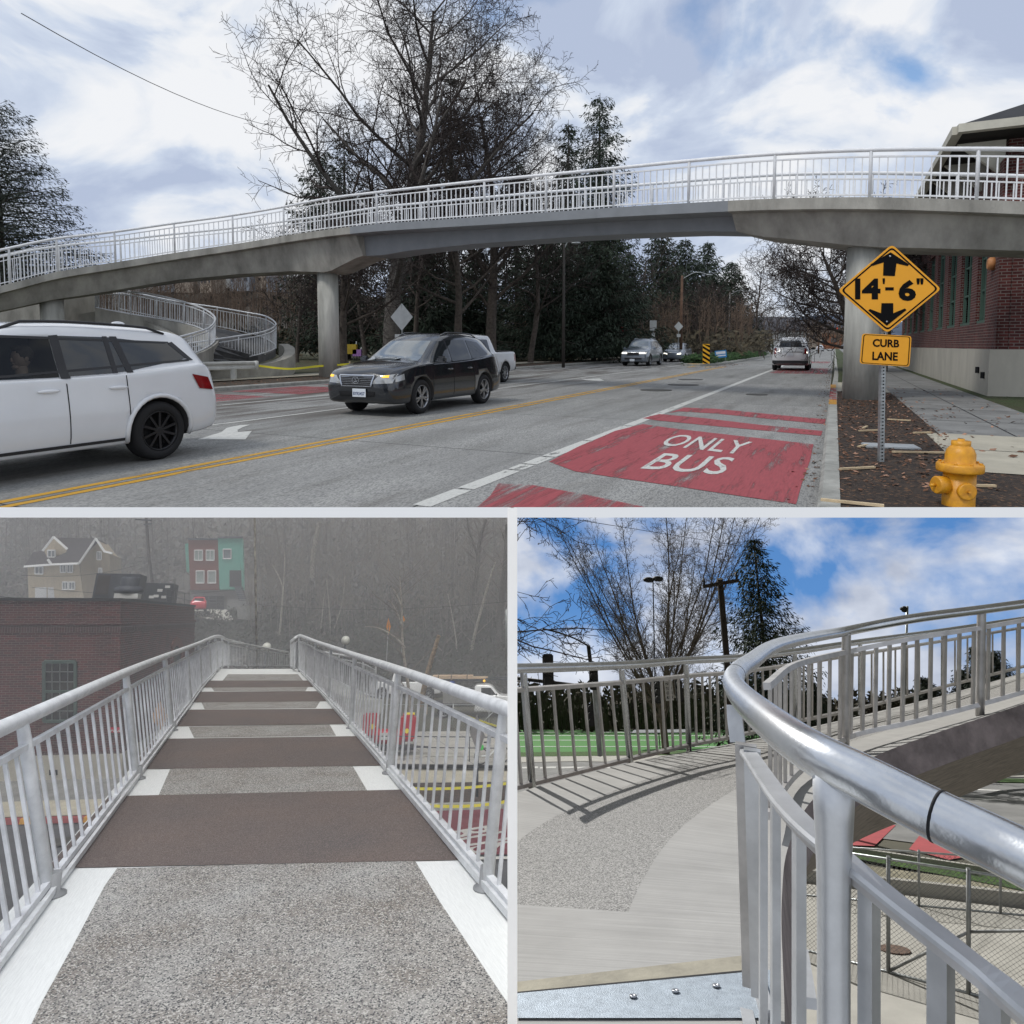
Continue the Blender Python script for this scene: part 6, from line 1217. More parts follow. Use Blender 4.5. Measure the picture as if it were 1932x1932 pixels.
# houses on the hill
TAN = mat('tan_siding', (.40, .335, .24), .85, var=.12, scale=1, stretch=(6, 1, 1)); ROOFB = mat('brown_roof', (.085, .075, .08), .9, var=.2); WTR = mat('white_trim', (.62, .62, .62), .7, var=0); PANE = mat('pale_pane', (.16, .19, .21), .15, var=.2)
def pxprism(name, pts, d, dd, m, parent, tilt=0.):
    a = [U(x, y, d + (x - pts[0][0]) * tilt) for x, y in pts]; b = [p + FB.f * dd for p in a]; n = len(a); mb = MB(); mb.add(a + b, [list(range(n)), [n + i for i in range(n)][::-1]] + [(i, n + i, n + (i + 1) % n, (i + 1) % n) for i in range(n)]); return mb.build(name, m, parent)
def pxwin(x0, y0, x1, y1, d, parent, panes=2, fr=WTR, pm=PANE):
    mb = MB(); w = .9; q = [(x0, y0), (x1, y0), (x1, y1), (x0, y1)]
    for i in range(4): mb.bar(U(*q[i], d - .06), U(*q[(i + 1) % 4], d - .06), .11, .1, up=FB.f)
    for k in range(1, panes): x = x0 + (x1 - x0) * k / panes; mb.bar(U(x, y0, d - .06), U(x, y1, d - .06), .08, .08, up=FB.f)
    o = mb.build('window', fr, parent); mb = MB(); mb.add([U(*p, d - .03) for p in q[::-1]], [(0, 1, 2, 3)]); mb.build('pane', pm, o)
d = 72; t = thing('tan_house', 'tan board sided house with steep brown roof and white gable trim in the fog', 'house', U(110, 1130, d))
pxprism('left_wing_wall', [(54, 1130), (105, 1130), (103, 1067), (52, 1067)], d, 8, TAN, t); pxprism('front_wall', [(103, 1130), (158, 1130), (149, 1063), (97, 1064)], d - 1.2, 8, TAN, t)
pxprism('gable_wall', [(158, 1130), (208, 1130), (207, 1044), (197, 1038), (181, 1016), (151, 1062)], d - 1.2, 7, TAN, t, .06); pxprism('dormer_wall', [(88, 1050), (125, 1045), (125, 1037), (101, 1014), (83, 1038)], d - 1, 5, TAN, t)
pxprism('roof', [(46, 1067), (148, 1062), (181, 1016), (105, 1014), (84, 1038), (62, 1042)], d - .4, 6, ROOFB, t); pxprism('roof', [(97, 1064), (148, 1062), (180, 1015), (134, 1020), (125, 1042), (92, 1056)], d - 1.5, 2, ROOFB, t)
for L in ([(46, 1069), (98, 1065)], [(96, 1065), (149, 1063), (181, 1016), (196, 1039)], [(81, 1039), (101, 1013), (127, 1036)], [(90, 1055), (97, 1065)], [(196, 1040), (212, 1044)]):
    mb = MB()
    for i in range(len(L) - 1): mb.bar(U(*L[i], d - 1.7), U(*L[i + 1], d - 1.65), .2, .2, up=FB.f)
    mb.build('white_bargeboard', WTR, t)
for q in ((66, 1069, 81, 1083, d), (114, 1066, 124, 1080, d - 1.2), (127, 1066, 137, 1080, d - 1.2), (90, 1038, 104, 1051, d - 1.05), (118, 1098, 128, 1112, d - 1.2), (130, 1098, 141, 1112, d - 1.2), (183, 1041, 191, 1056, d - .1), (186, 1072, 192, 1082, d - .1)): pxwin(*q, t)
for q in ((66, 1108, 88, 1130), (90, 1108, 108, 1130)): mb = MB(); mb.add([U(q[0], q[3], d - .05 if q[0] < 80 else d - .05), U(q[2], q[3], d - .05), U(q[2], q[1], d - .05), U(q[0], q[1], d - .05)], [(0, 1, 2, 3)]); mb.build('garage_door', WTR, t)
d = 77; t = thing('townhouse', 'boxy townhouse, brick red left half and teal right half, garage below', 'house', U(400, 1150, d)); TEAL = mat('teal_panel', (.13, .42, .34), .7, var=.08); RB = mat('red_plank', (.20, .07, .055), .8, var=.15, stretch=(1, 1, 8)); GR = mat('grey_stucco', (.26, .26, .26), .9, var=.1)
pxprism('red_wing', [(359, 1113), (413, 1113), (412, 1017), (355, 1017)], d, 8, RB, t); pxprism('teal_wing', [(414, 1112), (460, 1112), (458, 1014), (411, 1014)], d - .4, 8, TEAL, t); pxprism('teal_side', [(352, 1079), (357, 1079), (355, 1025), (349, 1026)], d + 1, 5, TEAL, t)
pxprism('base', [(361, 1150), (470, 1152), (466, 1114), (359, 1113)], d + .3, 8, GR, t); pxprism('porch', [(428, 1150), (467, 1140), (467, 1131), (428, 1131)], d - 2.4, 2, GR, t)
for q in ((367, 1038, 382, 1057), (389, 1038, 404, 1057), (370, 1077, 385, 1100), (392, 1077, 407, 1100)): pxwin(*q, d, t, 1 if q[1] > 1050 else 2, pm=mat('blind_pane', (.35, .42, .40), .4, var=.1))
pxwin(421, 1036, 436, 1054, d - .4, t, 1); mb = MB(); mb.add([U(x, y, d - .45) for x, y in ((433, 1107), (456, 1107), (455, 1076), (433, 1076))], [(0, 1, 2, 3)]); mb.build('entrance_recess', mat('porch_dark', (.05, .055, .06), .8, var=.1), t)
mb = MB(); mb.add([U(x, y, d + .2) for x, y in ((366, 1150), (422, 1150), (422, 1125), (366, 1125))], [(0, 1, 2, 3)]); g_ = mb.build('garage_door', mat('garage_dark', (.035, .038, .042), .6, var=.1), t); mb = MB()
for k in range(5): x = 366 + k * 14; mb.bar(U(x, 1150, d + .14), U(x, 1125, d + .14), .08, .08, up=FB.f)
for k in range(5): y = 1125 + k * 6; mb.bar(U(366, y, d + .14), U(422, y, d + .14), .08, .08, up=FB.f)
mb.build('garage_door_bars', AC, g_)
mb = MB()
for k in range(8): x = 443 + k * 1.2; y = 1108 + k * 3.4; mb.bar(U(x, y, d - 1.2 - k * .15), U(x + 14, y, d - 1.2 - k * .15), .3, .16, up=UB)
mb.build('entry_steps', AC, t); mb = MB(); mb.bar(U(355, 1017, d - .1), U(412, 1017, d - .1), .2, .2, up=UB); mb.bar(U(411, 1014, d - .5), U(458, 1014, d - .5), .2, .2, up=UB); mb.build('roof_edge', AC, t)
mb = MB(); mb.add([U(x, y, dd) for x, y, dd in ((364, 1150, 76), (428, 1150, 76), (442, 1169, 70.5), (420, 1171, 70.5), (364, 1164, 72))], [(0, 1, 2, 3, 4)]); mb.build('driveway', mat('driveway_concrete', (.42, .41, .38), .9, var=.15), kind='structure')
t = thing('retaining_wall', 'stepped pale retaining wall right of the driveway', 'wall', U(465, 1170, 68)); pxprism('wall_panel', [(448, 1168), (482, 1171), (482, 1143), (447, 1143)], 69, .6, mat('retaining_concrete', (.27, .265, .25), .9, var=.3), t)
def onB(px, py, h, yaw): p = B(px, py, h); return FB.at(p, yaw)
rc, bv = vehicle('parked_car', 'bright red hatchback parked on the driveway of the teal and red townhouse', 'car', FB.at(U(373, 1154, 73), PI / 2 + .05), RDP, HB, (1, 1, 1), wb=(1.25, -1.25), wr=.31, side=HS, ws=[(-.58, 1.02), (.58, 1.02), (.46, 1.4), (-.46, 1.4)], rw=[(-.55, 1.06), (.55, 1.06), (.48, 1.38), (-.48, 1.38)], detail=False)
# work vehicles
q = FB.g(766, 1316, HS_); Mt = FB.at(q, -.28)
tk, bv = vehicle('white_pickup', 'white crew cab pickup parked behind the tall white birch', 'pickup truck', Mt, WHP, PK, (1.12, 1.05, 1.12), wb=(1.95, -1.95), wr=.42, spokes=8, side=[((1.05, 1.16), (.2, 1.16), (.2, 1.62), (.55, 1.62)), ((.1, 1.16), (-.62, 1.16), (-.62, 1.64), (.1, 1.65))], ws=[(-.66, 1.22), (.66, 1.22), (.54, 1.66), (-.54, 1.66)], rw=[(-.6, 1.25), (.6, 1.25), (.55, 1.62), (-.55, 1.62)])
q = FB.g(905, 1352, HS_); Mt = FB.at(q, -.33); CAB = [(2.9, .5, .8, .6, 1.0, .55, 1.1, .45), (2.8, .42, .8, .92, 1.15, .86, 1.25, .74), (2.3, .4, .8, 1.0, 1.3, .93, 1.36, .84), (1.6, .4, .8, 1.0, 1.35, .95, 1.42, .85), (1.25, .4, .8, 1.0, 1.36, .95, 1.6, .8), (.75, .4, .8, 1.0, 1.37, .95, 2.05, .72), (-.1, .4, .8, 1.0, 1.38, .95, 2.1, .72), (-.35, .42, .8, .98, 1.38, .93, 2.0, .72)]
tk, bv = vehicle('flatbed_truck', 'white cab flatbed truck carrying long timber on an overhead rack', 'truck', Mt, WHP, CAB, wb=(2.0, -2.4), wr=.45, spokes=8, side=[((1.15, 1.45), (.1, 1.45), (.1, 1.9), (.75, 1.9))], ws=[(-.75, 1.5), (.75, 1.5), (.62, 1.95), (-.62, 1.95)], rw=[(-.6, 1.5), (.6, 1.5), (.6, 1.9), (-.6, 1.9)])
mirrors(tk, 1.15, 1.0, 1.5, BLK); mb = MB(); mb.box((-1.9, 0, .85), (3.2, 2.1, .18)); mb.build('bed', BLK, tk, local=True); mb = MB(); mb.rbox((-1.4, -.75, 1.35), (2.2, .55, .85), .03); mb.rbox((-1.4, .75, 1.35), (2.2, .55, .85), .03); mb.build('tool_box', mat('steel_box', (.34, .34, .33), .45, .6, var=.2), tk, local=True)
mb = MB()
for s in (-1, 1):
    mb.tube([V((-3.3, s * .8, .9)), V((-3.3, s * .8, 2.35)), V((2.6, s * .8, 2.45))], .04, 5)
for x in (-3.2, -1.6, 0., 1.6): mb.tube([V((x, -.8, 2.37)), V((x, .8, 2.37))], .035, 5)
mb.build('rack', AC, tk, local=True)
mb = MB(); mb.ball((.3, -.8, 2.35), .09); mb.ball((-3.3, .8, 2.4), .07); mb.build('amber_beacon', AMB, tk, local=True)
LUM = mat('fresh_lumber', (.55, .40, .27), .8, var=.25, scale=3, stretch=(1, 6, 6)); t = thing('lumber_stack', 'bundle of fresh sawn planks strapped on the rack of the flatbed', 'lumber', M=Mt); mb = MB()
for k in range(5): mb.box((-1.5 + k * .06, -.45 + k * .2, 2.50), (3.6, .17, .09)); mb.box((-1.9, -.45 + k * .2, 2.61), (2.8, .17, .09))
mb.build('planks', LUM, t, local=True); mb = MB()
for x in (-2.9, -2.0, -.9): mb.box((x, -.05, 2.56), (.05, 1.02, .24))
mb.build('strap', BLK, t, local=True)
def worker(label, M, vest, trou, hat, arms, coat=None, lean=0.):
    t = thing('person', label, 'person', M=M); me = bpy.data.meshes.new('body'); bm = bmesh.new()
    J = dict(pel=(0, 0, .95), ch=(lean, 0, 1.28), nk=(lean * 1.3, 0, 1.48), hd=(lean * 1.6 + .02, 0, 1.64), lh=(0, .1, .9), lk=(.03, .12, .48), lf=(0, .13, .07), lt=(.14, .14, .03), rh=(0, -.1, .9), rk=(.0, -.12, .48), rf=(-.05, -.13, .07), rt=(.1, -.14, .03), ls=(lean, .19, 1.42), rs=(lean, -.19, 1.42), le=arms[0], lw=arms[1], re=arms[2], rw=arms[3])
    rad = dict(pel=.15, ch=.16, nk=.06, hd=.1, lh=.1, lk=.065, lf=.045, lt=.035, rh=.1, rk=.065, rf=.045, rt=.035, ls=.075, rs=.075, le=.05, lw=.035, re=.05, rw=.035)
    vs = {k: bm.verts.new(v) for k, v in J.items()}; bm.verts.index_update()
    for a, b in (('pel', 'ch'), ('ch', 'nk'), ('nk', 'hd'), ('pel', 'lh'), ('lh', 'lk'), ('lk', 'lf'), ('lf', 'lt'), ('pel', 'rh'), ('rh', 'rk'), ('rk', 'rf'), ('rf', 'rt'), ('ch', 'ls'), ('ls', 'le'), ('le', 'lw'), ('ch', 'rs'), ('rs', 're'), ('re', 'rw')): bm.edges.new((vs[a], vs[b]))
    bm.to_mesh(me); bm.free(); o = bpy.data.objects.new('w', me); sc.collection.objects.link(o); md = o.modifiers.new('s', 'SKIN')
    for i, k in enumerate(J): o.data.skin_vertices[0].data[i].radius = (rad[k], rad[k] * .85)
    o.data.skin_vertices[0].data[0].use_root = True; sb = o.modifiers.new('u', 'SUBSURF'); sb.levels = 2; bpy.context.view_layer.update(); r = bpy.data.meshes.new_from_object(o.evaluated_get(bpy.context.evaluated_depsgraph_get())); bpy.data.objects.remove(o)
    for m_ in (trou, coat or vest, SKIN): r.materials.append(m_)
    for p in r.polygons:
        c = p.center; hands = any((V(c) - V(arms[i])).length < .1 for i in (1, 3)); p.material_index = 2 if c.z > 1.5 or hands else (1 if c.z > .93 else 0); p.use_smooth = True
    put_mesh(r, 'body', t); mb = MB(); mb.lathe([(.165, 1.15 - .2), (.185, 1.2), (.19, 1.36), (.12, 1.47), (.10, 1.5)], (lean * .9, 0, 0), 14); 
    for i, p in enumerate(mb.v): mb.v[i] = V((p.x, p.y * 1.12, p.z))
    mb.build('safety_vest', vest, t, local=True); mb = MB(); hx_ = J['hd']; mb.lathe([(.17, .03), (.165, .045), (.125, .05), (.12, .1), (.08, .155), (.02, .17)], (hx_[0], 0, hx_[2] + .02), 16); mb.build('hard_hat', hat, t, local=True); return t
LIME = mat('lime_vest', (.45, .75, .03), .7, var=.1, emit=None); 
worker('worker in a lime vest and reddish hat standing behind the lumber truck', FB.at(FB.g(923, 1296, HS_) + UB * .9, PI * .85), LIME, mat('dark_trousers', (.03, .03, .035), .9, var=.2), mat('hat_maroon', (.2, .06, .06), .5, var=.1), [(.1, .3, 1.2), (.32, .16, 1.25), (.1, -.3, 1.2), (.32, -.12, 1.32)], mat('olive_coat', (.09, .085, .06), .9, var=.2), .05)
worker('bending worker in a blue jacket and white hard hat beside the truck tool box', FB.at(FB.g(853, 1334, HS_) + UB * .35, PI * .6), mat('blue_jacket', (.015, .06, .28), .8, var=.15), MATS['dark_trousers'], HW[0], [(.12, .3, 1.2), (.3, .2, 1.), (.12, -.3, 1.15), (.3, -.15, .98)], MATS['blue_jacket'], .12)
t = thing('safety_vest', 'lime and orange safety vest seen through the right railing', 'safety vest', U(636, 1330, 30)); mb = MB(); c = U(636, 1320, 30); Mv = basis(c, RGT, UPV); mb.prism([(-.2, -.28), (.2, -.28), (.2, .2), (.12, .28), (.05, .15), (-.05, .15), (-.12, .28), (-.2, .2)], Mv, .12, 0)
for s in (-.1, .1): mb.prism([(s - .035, -.27), (s + .035, -.27), (s + .035, .2), (s - .035, .2)], Mv @ Matrix.Translation((0, 0, .004)), .003, 1)
mb.build('cloth', [LIME, mat('orange_band', (.7, .15, .02), .7, var=0)], t)
# compressor and white plant box on the plaza
RP_ = mat('compressor_red', (.42, .006, .02), .4, var=.1, coat=.4); q = B(733, 1425, HS_ - .3); Mc = FB.at(q, -.18); t = thing('air_compressor', 'bright red twin cabinet compressor trailer with yellow tops on the plaza', 'compressor', M=Mc)
mb = MB(); mb.rbox((-.9, .1, 1.35), (.75, .9, 1.1), .12); mb.rbox((.85, -.1, 1.2), (.75, .9, 1.15), .12); mb.build('cabinet', RP_, t, local=True); mb = MB(); mb.tube([V((-.75, -.15, .85)), V((.6, -.25, .8))], .34, 16); mb.build('tank', RP_, t, local=True); mb = MB(); mb.box((-.8, .1, 1.91), (.4, .5, .05)); mb.box((.95, -.1, 1.79), (.4, .5, .05)); mb.build('yellow_top', mat('safety_yellow', (.75, .6, .02), .5, var=.05), t, local=True)
mb = MB(); mb.box((0, 0, .32), (2.5, .9, .12)); mb.tube([V((1.2, 0, .35)), V((1.9, -.1, .3))], .05, 6); mb.build('chassis', BLK, t, local=True); mb = MB(); mb.add([V((x, -.58, z_)) for x, z_ in ((-.45, .75), (-.1, .75), (-.1, 1.05), (-.45, 1.05))], [(0, 1, 2, 3)]); mb.add([V((x, -.36, z_)) for x, z_ in ((-.98, 1.3), (-.82, 1.42), (-.66, 1.3), (-.82, 1.18))], [(0, 1, 2, 3)], 1); mb.add([V((x, -.56, z_)) for x, z_ in ((.64, 1.1), (.8, 1.22), (.96, 1.1), (.8, .98))], [(0, 1, 2, 3)], 1); mb.build('label_plate', [HW[0], MATS['safety_yellow']], t, local=True)
for x, y in ((-.8, -.5), (-.8, .5)): wheel(t, (x, y, .3), .3, 1 if y > 0 else -1, .2, ALLOY, 5)
q = B(668, 1398, HS_ - .3); Mc = FB.at(q, -.1); t = thing('plant_cabinet', 'white louvred plant cabinet beside the red compressor', 'cabinet', M=Mc); mb = MB(); mb.rbox((0, 0, .9), (1.3, 1.1, 1.5), .05); mb.build('casing', HW[0], t, local=True); mb = MB()
for k in range(4): mb.box((-.4 + k * .28, -.56, .45), (.2, .03, .2))
mb.build('louvre', DARK, t, local=True); mb = MB(); mb.tube([V((-.3, 0, 1.6)), V((-.3, 0, 1.95))], .15, 8); mb.build('flue', HW[0], t, local=True)
# signs
OR = mat('work_sign_orange', (.75, .27, .02), .6, var=.1); PLY = mat('orange_plywood', (.50, .25, .09), .8, var=.2, scale=2)
def dsign(label, x, y, w, h, d, m, post=2.2):
    t = thing('work_sign', label, 'sign', U(x, y, d) - UB * post, 'diamond signs around the works'); k = d / F_; M = basis(U(x, y, d), RGT, UPV); mb = MB(); mb.prism([(0, h / 2 * k), (w / 2 * k, 0), (0, -h / 2 * k), (-w / 2 * k, 0)], M, .02); mb.build('panel', m, t); mb = MB(); c = U(x, y, d) + FB.f * .05; mb.bar(c - UB * post, c + UB * h * k * .3, .05, .05, up=FB.r); mb.build('post', GALV, t)
dsign('narrow orange diamond sign on the bank above the right railing', 733, 1182, 9, 32, 46, OR); dsign('small orange diamond half hidden behind the tall white birch', 761, 1169, 7, 14, 47, OR)
dsign('plain orange brown diamond board seen through the left railing', 301, 1352, 31, 62, 27, PLY, 1.5)
t = thing('road_sign', 'tall grey diamond sign back seen edge-on through the right railing', 'sign', B(900, 1470, HS_)); d_ = dep(B(900, 1505, HS_)); mb = MB(); M = basis(U(902, 1386, d_), RGT, UPV); k = d_ / F_; mb.prism([(-2 * k, 38 * k), (13 * k, -2 * k), (1 * k, -40 * k), (-16 * k, 4 * k)], M, .02); mb.build('panel', SGW, t); mb = MB(); mb.bar(B(900, 1505, HS_), U(902, 1352, d_ + .05), .07, .07, up=FB.r); mb.build('post', AC, t)
# bicycle with green hub cover
q = B(928, 1441, HS_ - .3); Mb = FB.at(q, .05); t = thing('bicycle', 'white share bicycle with a green panel parked behind the sign post', 'bicycle', M=Mb)
for x in (-.52, .52):
    mb = MB(); M = Matrix.Translation((x, 0, .33)) @ Matrix.Rotation(PI / 2, 4, 'X'); mb.tube([M @ V((.31 * math.cos(a * PI / 12), .31 * math.sin(a * PI / 12), 0)) for a in range(25)], .025, 6, cap=False); w_ = mb.build('wheel', RUB, t, local=True); mb = MB()
    for a in range(8): mb.tube([V((x, 0, .33)), M @ V((.3 * math.cos(a * PI / 4), .3 * math.sin(a * PI / 4), 0))], .006, 3)
    mb.build('spokes', ALLOY, w_, local=True)
mb = MB(); mb.tube([V((-.52, 0, .33)), V((-.1, 0, .35)), V((.38, 0, .75)), V((.52, 0, .33))], .035, 6); mb.tube([V((-.1, 0, .35)), V((-.25, 0, .85))], .03, 6); mb.build('frame', WHP, t, local=True); mb = MB(); mb.tube([V((.38, 0, .75)), V((.33, 0, 1.0))], .02, 5); mb.tube([V((.25, -.28, 1.02)), V((.33, 0, 1.0)), V((.25, .28, 1.02))], .018, 5); mb.build('handlebar', BLK, t, local=True); mb = MB(); mb.rbox((-.27, 0, .88), (.25, .14, .05), .02); mb.build('saddle', BLK, t, local=True); mb = MB(); mb.rbox((-.55, 0, .68), (.3, .08, .22), .04); mb.build('rear_panel', mat('bright_green', (.02, .55, .05), .5, var=0), t, local=True)
# mist
hz = MB(); a = [FB.w(x, y, z_) for z_ in (-12, 60) for x, y in ((-110, .6), (70, .6), (70, 175), (-110, 175))]
hz.hexa(a); m = bpy.data.materials.new('mist'); m.use_nodes = True; nt = m.node_tree; nt.nodes.remove(nt.nodes['Principled BSDF']); pv = nt.nodes.new('ShaderNodeVolumePrincipled'); pv.inputs['Color'].default_value = (.93, .94, .97, 1); pv.inputs['Density'].default_value = .0037; pv.inputs['Anisotropy'].default_value = -.35; nt.links.new(pv.outputs[0], nt.nodes['Material Output'].inputs['Volume'])
o = hz.build('haze', m, kind='stuff'); o['solid'] = 1
# ================================================================== THE CURVED RAMP IN SUN (lower right place)
CUR[0] = 'ramp_view'
FR = Frame(1500, 1325); UR = FR.u; HG = 4.4
def Rg(px, py, h=HG): return FR.g(px, py, h)
RUV = (UR, FR.f)
ins = [(1480, 2300, 1.45), (1480, 2060, 1.8), (1480, 1900, 2.25), (1475, 1700, 3.1), (1490, 1590, 3.9), (1540, 1502, 4.9), (1640, 1432, 5.9), (1760, 1385, 6.2), (1893, 1341, 6.6), (2040, 1290, 7)]
out = [(-300, 2400, 1.5), (150, 2100, 1.9), (450, 1850, 2.6), (700, 1640, 3.9), (940, 1508, 5.3), (1200, 1437, 7.1), (1386, 1402, 8.6), (1560, 1365, 10), (1779, 1312, 12.2), (1980, 1255, 13.6)]
A = spl([U(*p) for p in ins], 8); O = spl([U(*p) for p in out], 8)
RD = thing('curved_ramp', 'sunlit curved concrete ramp with silver tube railings climbing to the right', 'ramp', A[30] - UR * .4)
mb = MB(); n = len(A); nv = 8; me = None; uvs = []; L = 0.
for i in range(n):
    if i: L += ((A[i] + O[i]) / 2 - (A[i - 1] + O[i - 1]) / 2).length
    for j in range(nv + 1): mb.v.append(A[i].lerp(O[i], j / nv)); uvs.append((L, j / nv))
for i in range(n - 1):
    for j in range(nv): k = i * (nv + 1) + j; mb.f.append([k, k + 1, k + nv + 2, k + nv + 1]); mb.m.append(0); mb.sm.append(True)
DC = mat('broomed_concrete', (.30, .295, .28), .88, var=.16, scale=1.4, bump=.18, bscale=9, stretch=(1, 1, 1), detail=10); nt = DC.node_tree; bs = nt.nodes['Principled BSDF']
tc = nt.nodes.new('ShaderNodeTexCoord'); sx = nt.nodes.new('ShaderNodeSeparateXYZ'); nt.links.new(tc.outputs['UV'], sx.inputs[0])
def mth(op, a, b=None, c=None):
    m_ = nt.nodes.new('ShaderNodeMath'); m_.operation = op
    for i, x in enumerate((a, b, c)):
        if x is None: continue
        if isinstance(x, (int, float)): m_.inputs[i].default_value = x
        else: nt.links.new(x, m_.inputs[i])
    return m_.outputs[0]
v = sx.outputs[1]; u = sx.outputs[0]
LU = uvs[int(22) * (nv + 1)][0]
band = mth('MULTIPLY', mth('MULTIPLY', mth('GREATER_THAN', v, .30), mth('LESS_THAN', v, .70)), mth('GREATER_THAN', u, LU))
vo = _n(nt, 'ShaderNodeTexVoronoi'); vo.inputs['Scale'].default_value = 185; nt.links.new(tc.outputs['Object'], vo.inputs[0]); sp = nt.nodes.new('ShaderNodeSeparateColor'); nt.links.new(vo.outputs['Color'], sp.inputs[0])
agc = ramp(nt, sp.outputs[0], [(.0, (.07, .07, .07)), (.3, (.17, .165, .155)), (.6, (.27, .265, .25)), (1., (.38, .37, .35))])
bc = bs.inputs['Base Color'].links[0].from_socket
# broom lines across the ramp
mp = nt.nodes.new('ShaderNodeMapping'); mp.inputs['Scale'].default_value = (70, 2.5, 1); nt.links.new(tc.outputs['UV'], mp.inputs[0]); nb2 = _n(nt, 'ShaderNodeTexNoise'); nb2.inputs['Scale'].default_value = 1; nb2.inputs['Detail'].default_value = 3; nt.links.new(mp.outputs[0], nb2.inputs[0])
bc = mixc(nt, .5, bc, ramp(nt, nb2.outputs[0], [(.3, (.72, .72, .72)), (.7, (1.12, 1.12, 1.12))]), 'MULTIPLY')
nt.links.new(mixc(nt, band, bc, agc), bs.inputs['Base Color'])
bp_ = [x for x in nt.nodes if x.type == 'BUMP'][0]; bn = nt.nodes.new('ShaderNodeBump'); bn.inputs['Strength'].default_value = .5; bn.inputs['Distance'].default_value = .006; nt.links.new(mth('ADD', mth('MULTIPLY', band, vo.outputs['Distance']), mth('MULTIPLY', nb2.outputs[0], .3)), bn.inputs['Height']); nt.links.new(bp_.outputs[0], bn.inputs['Normal']); nt.links.new(bn.outputs[0], bs.inputs['Normal'])
dk_ = mb.build('deck', DC, RD); l = dk_.data.uv_layers.new(name='UVMap')
for p in dk_.data.polygons:
    for li in p.loop_indices: l.data[li].uv = uvs[dk_.data.loops[li].vertex_index]
FAS = mat('weathered_fascia', (.20, .165, .155), .92, var=.5, scale=4, bump=.8, bscale=20); SOF = mat('soffit_concrete', (.25, .21, .165), .92, var=.4, scale=6, stretch=(1, 1, 8), bump=.3)
mb = MB()
for i in range(n - 1): mb.add([A[i], A[i + 1], A[i + 1] - UR * .26, A[i] - UR * .26], [(0, 1, 2, 3)], 0, True)
mb.build('inner_fascia', FAS, RD); mb = MB()
for i in range(n - 1): mb.add([O[i], O[i + 1], O[i + 1] - UR * .26, O[i] - UR * .26], [(0, 1, 2, 3)], 0, True)
mb.build('outer_fascia', FAS, RD); mb = MB()
for i in range(n - 1):
    c0, c1 = A[i].lerp(O[i], .22) - UR * .75, A[i + 1].lerp(O[i + 1], .22) - UR * .75; e0, e1 = A[i].lerp(O[i], .8) - UR * .75, A[i + 1].lerp(O[i + 1], .8) - UR * .75
    a0, a1 = A[i] - UR * .26, A[i + 1] - UR * .26; o0, o1 = O[i] - UR * .26, O[i + 1] - UR * .26
    mb.add([a0, a1, c1, c0], [(0, 1, 2, 3)], 0, True); mb.add([c0, c1, e1, e0], [(0, 1, 2, 3)], 0, True); mb.add([e0, e1, o1, o0], [(0, 1, 2, 3)], 0, True)
mb.build('girder', SOF, RD)
# steel plate and joint in the nearest part of the deck
def deckpt(px, py, lift=0.):                      # pixel on the deck surface
    best = None; v = ray(px, py)
    for i in range(n - 1):
        for tri in ((A[i], A[i + 1], O[i + 1]), (A[i], O[i + 1], O[i])):
            nn = (tri[1] - tri[0]).cross(tri[2] - tri[0]); dnm = v.dot(nn)
            if abs(dnm) < 1e-9: continue
            tt = (tri[0] - EYE).dot(nn) / dnm; p = EYE + v * tt
            ok = tt > 0
            if ok:
                for k in range(3):
                    if (tri[(k + 1) % 3] - tri[k]).cross(p - tri[k]).dot(nn) < -1e-9: ok = False; break
            if ok and (best is None or tt < best[0]): best = (tt, p)
    return (best[1] if best else EYE + v * 2.4) + UR * lift
STP = mat('steel_plate', (.26, .30, .34), .55, .5, var=.2, scale=30, bump=.3, bscale=300); YST = mat('stained_concrete', (.27, .25, .195), .9, var=.3, scale=6, bump=.2)
def strip2(px, name, m, lift, a, b, c, d_):
    mb = MB(); N_ = 8
    for k in range(N_):
        f, g_ = k / N_, (k + 1) / N_; q = [deckpt(a[0] + (b[0] - a[0]) * x, a[1] + (b[1] - a[1]) * x, lift) for x in (f, g_)] + [deckpt(c[0] + (d_[0] - c[0]) * x, c[1] + (d_[1] - c[1]) * x, lift) for x in (g_, f)]; mb.add(q, [(0, 1, 2, 3)])
    return mb.build(name, m, RD)
strip2(0, 'joint_stain_band', YST, .003, (960, 1856), (1406, 1804), (960, 1878), (1406, 1834)); strip2(0, 'joint_gap', DARK, .005, (960, 1876), (1408, 1833), (960, 1879), (1408, 1836.5)); sp_ = strip2(0, 'steel_plate', STP, .006, (960, 1879.5), (1470, 1832), (960, 1925), (1470, 1925))
for x, y in ((1195, 1887), (1275, 1877), (1352, 1867)): mb = MB(); q = deckpt(x, y, .008); mb.lathe([(.013, 0), (.013, .006), (.005, .006), (.004, .001)], M=Matrix.Translation(q) @ UR.to_track_quat('Z', 'Y').to_matrix().to_4x4(), k=14); mb.build('screw', ALLOY, sp_)
SIL = mat('brushed_aluminium', (.60, .62, .64), .27, 1., var=.12, scale=9, bump=.04, bscale=120, stretch=(1, 1, 1)); SIL2 = mat('aluminium_bar', (.56, .57, .58), .42, .85, var=.2, scale=6); SIL3 = mat('weathered_aluminium', (.52, .505, .49), .42, .7, var=.25, scale=6)
